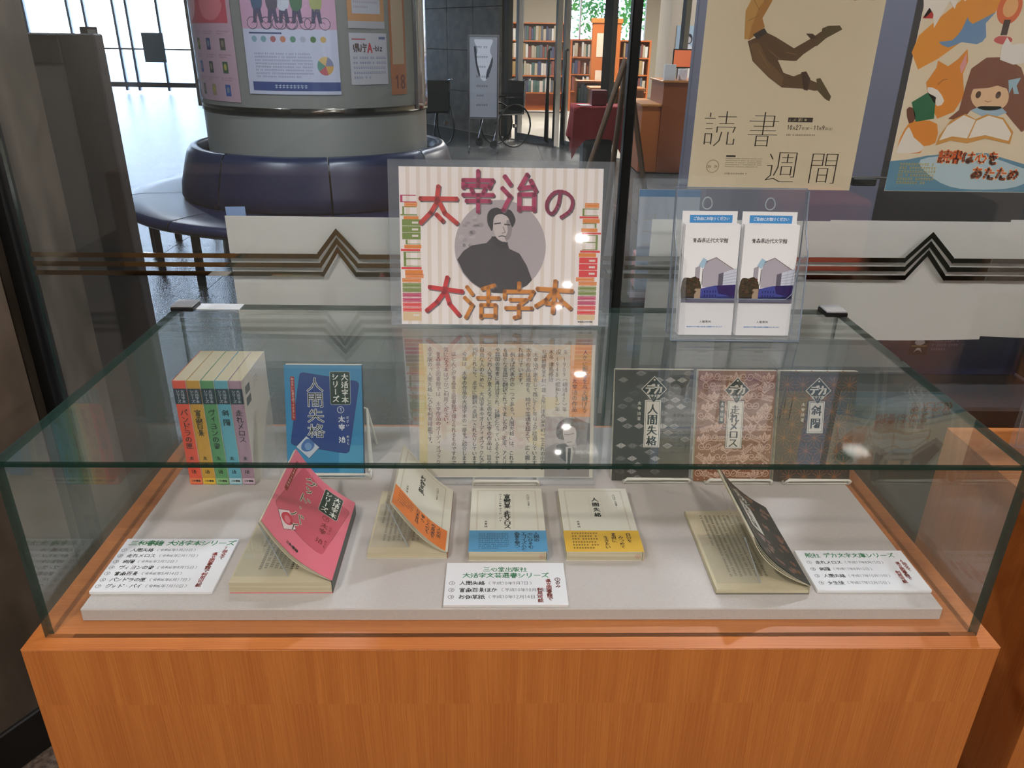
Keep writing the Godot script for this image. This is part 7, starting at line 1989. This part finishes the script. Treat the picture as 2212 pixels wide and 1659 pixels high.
# ---------------------------------------------------------------- the reading room
func build_library() -> void:
	var u := Vector3(0.5593, 0, 0.8290)
	var turn := atan2(-u.z, u.x)
	var from := Vector3(0.2, 0, -11.8)
	var room := solid(Color(0.74, 0.71, 0.64), 0.9)
	var beige := mat("beige_carpet", Color.WHITE, 0.9, 0.0, 0.3)
	beige.albedo_texture = noise_tex(noise(0.2, 81, 3), 128, [[0.0, Color(0.56, 0.54, 0.50)], [1.0, Color(0.64, 0.62, 0.58)]])
	triplanar(beige, Vector3(2, 2, 2))
	var floor_poly := PackedVector2Array([Vector2(-1.6, -14.47), Vector2(4.95, -4.76), Vector2(11, -4.76), Vector2(11, -22), Vector2(-1.6, -22)])
	var st := begin()
	add_extrude(st, floor_poly, 0.0, 0.016)
	struct("floor_reading_room", done(st), beige, Vector3(0, 0.016, 0), Vector3(PI / 2, 0, 0))
	struct("wall_reading_back", boxes([[Vector3(0.1, 1.6, -21.9), Vector3(3.6, 3.2, 0.2)], [Vector3(7.5, 1.6, -21.9), Vector3(7.0, 3.2, 0.2)], [Vector3(2.95, 0.55, -21.9), Vector3(2.1, 1.1, 0.2)], [Vector3(2.95, 3.05, -21.9), Vector3(2.1, 0.3, 0.2)]]), room)
	struct("wall_reading_right", slab(Vector3(11, 0, -22), Vector3(11.2, 3.2, -4.7)), room)
	struct("wall_reading_front", slab(Vector3(4.95, 0, -4.85), Vector3(11, 3.2, -4.7)), room)
	struct("wall_reading_left", slab(Vector3(-1.75, 0, -22), Vector3(-1.6, 3.2, -14.6)), room)
	var win := struct("window_3", boxes([[Vector3(0, 0, 0), Vector3(0.05, 1.8, 0.06)], [Vector3(-0.7, 0, 0), Vector3(0.05, 1.8, 0.06)], [Vector3(0.7, 0, 0), Vector3(0.05, 1.8, 0.06)]]), M.steel, Vector3(2.95, 2.0, -21.9))
	part(win, "glazing", box(Vector3(2.1, 1.8, 0.01)), M.wall_glass)
	# glass doors along the slanting line
	var d := struct("door_2", box(Vector3(8.2, 0.5, 0.10)), M.black, from + u * 3.8 + Vector3(0, 2.85, 0), Vector3(0, turn, 0))
	for q in [[-0.06, 0.10], [0.23, 0.07], [1.16, 0.05], [1.34, 0.05], [2.22, 0.16], [3.5, 0.06], [5.0, 0.06]]:
		part(d, "post", box(Vector3(q[1], 2.6, 0.09), 0.004), M.chrome if q[1] < 0.08 else solid(Color(0.12, 0.12, 0.12), 0.25), Vector3(q[0] - 3.8, -1.55, 0))
	for x in [1.06, 1.44]:
		part(d, "handle", tube([Vector3(x - 3.8, -2.78, 0.05), Vector3(x - 3.8, -2.76, 0.09), Vector3(x - 3.8, -1.55, 0.09), Vector3(x - 3.8, -1.53, 0.05)], 0.018), solid(Color(0.09, 0.08, 0.07), 0.2))
	for q in [[0.25, 1.14], [1.36, 2.14]]:
		part(d, "door_leaf", box(Vector3(q[1] - q[0], 2.55, 0.012)), M.wall_glass, Vector3((q[0] + q[1]) / 2 - 3.8, -1.55, 0))
		part(d, "kick_plate", box(Vector3(q[1] - q[0], 0.10, 0.03), 0.002), M.chrome, Vector3((q[0] + q[1]) / 2 - 3.8, -2.78, 0))
	# ceiling panels of the reading room
	for p in [[1.0, -13.5], [1.5, -17.5], [4.2, -10.0], [4.5, -14.5]]:
		var l := thing("ceiling_panel_light", "square white light panel in the reading room ceiling", "ceiling light", Vector3(p[0], 3.2, p[1]), 0.0, "reading room light panels")
		var glow: StandardMaterial3D = M.get("panel_lamp")
		if glow == null:
			glow = mat("panel_lamp", Color.WHITE)
			glow.emission_enabled = true
			glow.emission = Color(1.0, 0.97, 0.93)
			glow.emission_energy_multiplier = 8.0
		part(l, "frame", boxes([[Vector3(0, -0.01, 0.31), Vector3(0.64, 0.02, 0.02)], [Vector3(0, -0.01, -0.31), Vector3(0.64, 0.02, 0.02)], [Vector3(0.31, -0.01, 0), Vector3(0.02, 0.02, 0.6)], [Vector3(-0.31, -0.01, 0), Vector3(0.02, 0.02, 0.6)]]), M.white_plastic)
		part(l, "diffuser_lamp", box(Vector3(0.6, 0.012, 0.6)), glow, Vector3(0, -0.008, 0))
		var a := AreaLight3D.new()
		a.name = "lamp"
		a.area_size = Vector2(0.6, 0.6)
		a.light_energy = 26.0
		a.light_color = Color(1.0, 0.985, 0.96)
		a.area_range = 30.0
		a.shadow_enabled = true
		a.position = Vector3(0, -0.03, 0)
		a.rotation = Vector3(-PI / 2, 0, 0)
		l.add_child(a)
	library_furniture(u, turn)

func bookshelf(label: String, at: Vector3, wide: float, tall: float, shelves: int, turn: float, wood: Material, books: bool) -> void:
	var o := thing("bookshelf", label, "bookshelf", at, turn)
	for s in [-1, 1]:
		part(o, "side_panel", slab(Vector3(s * wide / 2 - 0.02, 0, -0.15), Vector3(s * wide / 2 + 0.02, tall, 0.15), 0.003), wood)
	part(o, "back_panel", slab(Vector3(-wide / 2, 0.05, -0.15), Vector3(wide / 2, tall, -0.135)), wood)
	var step := (tall - 0.08) / shelves
	for i in shelves + 1:
		part(o, "shelf", slab(Vector3(-wide / 2 + 0.02, 0.05 + i * step, -0.135), Vector3(wide / 2 - 0.02, 0.075 + i * step, 0.15)), wood)
	if not books:
		return
	var rng := RandomNumberGenerator.new()
	rng.seed = int(at.x * 100 + 7)
	var tones := [Color(0.62, 0.58, 0.50), Color(0.30, 0.32, 0.36), Color(0.70, 0.66, 0.62), Color(0.44, 0.22, 0.18), Color(0.24, 0.34, 0.32), Color(0.55, 0.46, 0.30), Color(0.72, 0.72, 0.70), Color(0.20, 0.22, 0.34)]
	var words := ["buff", "slate", "ivory", "brick red", "dark green", "tan", "white", "dark blue"]
	for i in range(1, shelves):
		var x := -wide / 2 + 0.04
		while x < wide / 2 - 0.10:
			var w := rng.randf_range(0.035, 0.075)
			var h := rng.randf_range(0.62, 0.86) * step
			var n := rng.randi() % 8
			var at2 := at + Basis(Vector3.UP, turn) * Vector3(x + w / 2, 0.0755 + i * step + h / 2, 0.02)
			solo("library_book", "%s book standing in a row on the reading room shelves" % words[n], "book", box(Vector3(w - 0.003, h, 0.18), 0.003), solid(tones[n], 0.6), at2, Vector3(0, turn, 0), "books on the reading room shelves")
			x += w
			if rng.randf() < 0.06:
				x += 0.08

func library_furniture(u: Vector3, turn: float) -> void:
	var wood := solid(Color(0.66, 0.36, 0.14), 0.45)
	bookshelf("tall orange wood bookshelf seen through the left glass door leaf", Vector3(0.55, 0.017, -16.6), 1.7, 1.75, 5, 0.0, wood, true)
	bookshelf("orange wood bookshelf under the reading room window", Vector3(2.45, 0.017, -17.2), 1.7, 1.45, 4, 0.0, wood, true)
	bookshelf("low orange wood display shelf behind the right glass door leaf", Vector3(1.75, 0.017, -13.3), 0.75, 0.8, 2, -0.2, wood, true)
	# end panel with notices
	var e := thing("shelf_end_panel", "tall orange shelf end with two pale notices pinned to it", "bookshelf", Vector3(2.02, 0.017, -14.6))
	part(e, "panel", slab(Vector3(-0.26, 0, -0.2), Vector3(0.26, 1.72, 0.0), 0.004), wood)
	part(e, "crown", slab(Vector3(-0.28, 1.72, -0.22), Vector3(0.28, 1.80, 0.02), 0.004), solid(Color(0.72, 0.42, 0.17), 0.45))
	for y in [1.25, 0.62]:
		part(e, "notice", box(Vector3(0.36, 0.40, 0.006)), solid(Color(0.78, 0.70, 0.62), 0.7), Vector3(0, y + 0.1, 0.004))
	# counters right of the doors
	var c := thing("service_counter", "orange wood service counter inside the reading room door", "counter", Vector3(2.15, 0.0165, -8.75))
	part(c, "tall_block", slab(Vector3(-0.26, 0, -0.5), Vector3(0.75, 1.0, 0.25), 0.004), solid(Color(0.50, 0.25, 0.10), 0.45))
	part(c, "low_block", slab(Vector3(-0.48, 0, -0.75), Vector3(-0.262, 0.74, 0.22), 0.004), wood)
	part(c, "low_top", slab(Vector3(-0.50, 0.74, -0.77), Vector3(-0.262, 0.765, 0.24), 0.003), solid(Color(0.72, 0.48, 0.25), 0.4))
	part(c, "tall_top", slab(Vector3(-0.28, 1.0, -0.52), Vector3(0.77, 1.02, 0.27), 0.003), solid(Color(0.66, 0.42, 0.22), 0.4))
	var t := thing("tablet_sign", "tablet with an orange screen on a stand on the service counter", "tablet", Vector3(2.12, 1.0375, -8.62))
	part(t, "stand", box(Vector3(0.10, 0.12, 0.06), 0.004), M.white_plastic, Vector3(0, 0.061, -0.02))
	part(t, "body", box(Vector3(0.27, 0.20, 0.014), 0.005), M.black, Vector3(0, 0.23, 0))
	var scr := mat("orange_screen", Color(0.8, 0.45, 0.3), 0.3)
	scr.emission_enabled = true
	scr.emission = Color(0.85, 0.42, 0.26)
	scr.emission_energy_multiplier = 0.5
	part(t, "screen", box(Vector3(0.245, 0.175, 0.004)), scr, Vector3(0, 0.23, 0.007))
	for q in [[1.95, 0.13, 0.17, Color(0.80, 0.80, 0.80), "white leaflet pack on the service counter beside the tablet"], [2.27, 0.16, 0.13, Color(0.80, 0.52, 0.48), "salmon leaflet pack on the service counter under the tablet"]]:
		solo("leaflet_pack", q[4], "leaflets", box(Vector3(q[1], q[2], 0.06), 0.003), solid(q[3], 0.6), Vector3(q[0], 1.037 + q[2] / 2, -8.55))
	# pillar with a pale blue poster
	struct("wall_reading_pillar", slab(Vector3(2.30, 0.0, -11.2), Vector3(3.6, 3.2, -10.4)), solid(Color(0.70, 0.67, 0.62), 0.9))
	var p := thing("blue_poster", "pale blue poster with a dark figure on the reading room pillar", "poster", Vector3(2.56, 1.40, -10.398))
	part(p, "sheet", box(Vector3(0.34, 0.48, 0.003)), solid(Color(0.60, 0.70, 0.78), 0.6))
	var k := ink()
	ink_oval(k, 170, 160, 50, 64, Color(0.16, 0.18, 0.24))
	k.l = 2
	ink_oval(k, 172, 172, 30, 40, Color(0.72, 0.72, 0.74))
	k.l = 3
	ink_shape(k, [110, 330, 140, 240, 200, 236, 240, 330], Color(0.80, 0.82, 0.86), 3)
	ink_rows(k, 60, 380, 220, 2, 30, 20, Color(0.3, 0.36, 0.5))
	part(p, "print", ink_mesh(k), M.ink, Vector3(-0.17, 0.24, 0.0016))
	solo("white_notice_sheet", "white notice sheet below the pale blue poster on the pillar", "notice", box(Vector3(0.26, 0.30, 0.003)), M.paper, Vector3(2.72, 1.02, -10.397))
	# desk and white shelf further in
	var desk := thing("reading_desk", "wooden reading desk between the counter and the shelves", "desk", Vector3(2.05, 0.0165, -12.6))
	part(desk, "desk_top", slab(Vector3(-0.55, 0.70, -0.3), Vector3(0.35, 0.735, 0.3), 0.004), solid(Color(0.62, 0.38, 0.18), 0.45))
	for x in [-0.5, 0.3]:
		part(desk, "leg_panel", slab(Vector3(x - 0.02, 0, -0.28), Vector3(x + 0.02, 0.70, 0.28), 0.003), solid(Color(0.36, 0.20, 0.10), 0.5))
	# a leafy tree outside the reading room window
	var tree := thing("garden_tree", "bright green leafy tree outside the reading room window", "tree", Vector3(3.4, -0.13, -25.0))
	part(tree, "trunk", lathe(PackedVector2Array([Vector2(0.22, 0), Vector2(0.15, 0.8), Vector2(0.12, 2.0), Vector2(0.05, 3.4)]), 10), solid(Color(0.22, 0.16, 0.11), 0.9))
	var st := begin()
	var rng := RandomNumberGenerator.new()
	rng.seed = 9
	for i in 2200:
		var dir := Vector3(rng.randfn(), rng.randfn(), rng.randfn()).normalized()
		var c2 := dir * (0.6 + 0.9 * rng.randf()) * Vector3(1.25, 0.95, 1.0) + Vector3(0, 2.9, 0)
		var bs := Basis.from_euler(Vector3(rng.randf() * TAU, rng.randf() * TAU, rng.randf() * TAU)).scaled(Vector3.ONE * rng.randf_range(0.08, 0.15))
		var q := [c2 + bs * Vector3(-0.4, 0, 0), c2 + bs * Vector3(0, 0.9, 0.1), c2 + bs * Vector3(0.4, 0, 0), c2 + bs * Vector3(0, -0.6, 0)]
		for t2 in [0, 1, 2, 0, 2, 3]:
			st.add_vertex(q[t2])
	var leaf := mat("leaf", Color(0.20, 0.42, 0.12), 0.6)
	leaf.backlight_enabled = true
	leaf.backlight = Color(0.3, 0.5, 0.12)
	var fo := part(tree, "foliage", done(st), leaf)
	fo.set_meta("kind", "stuff")
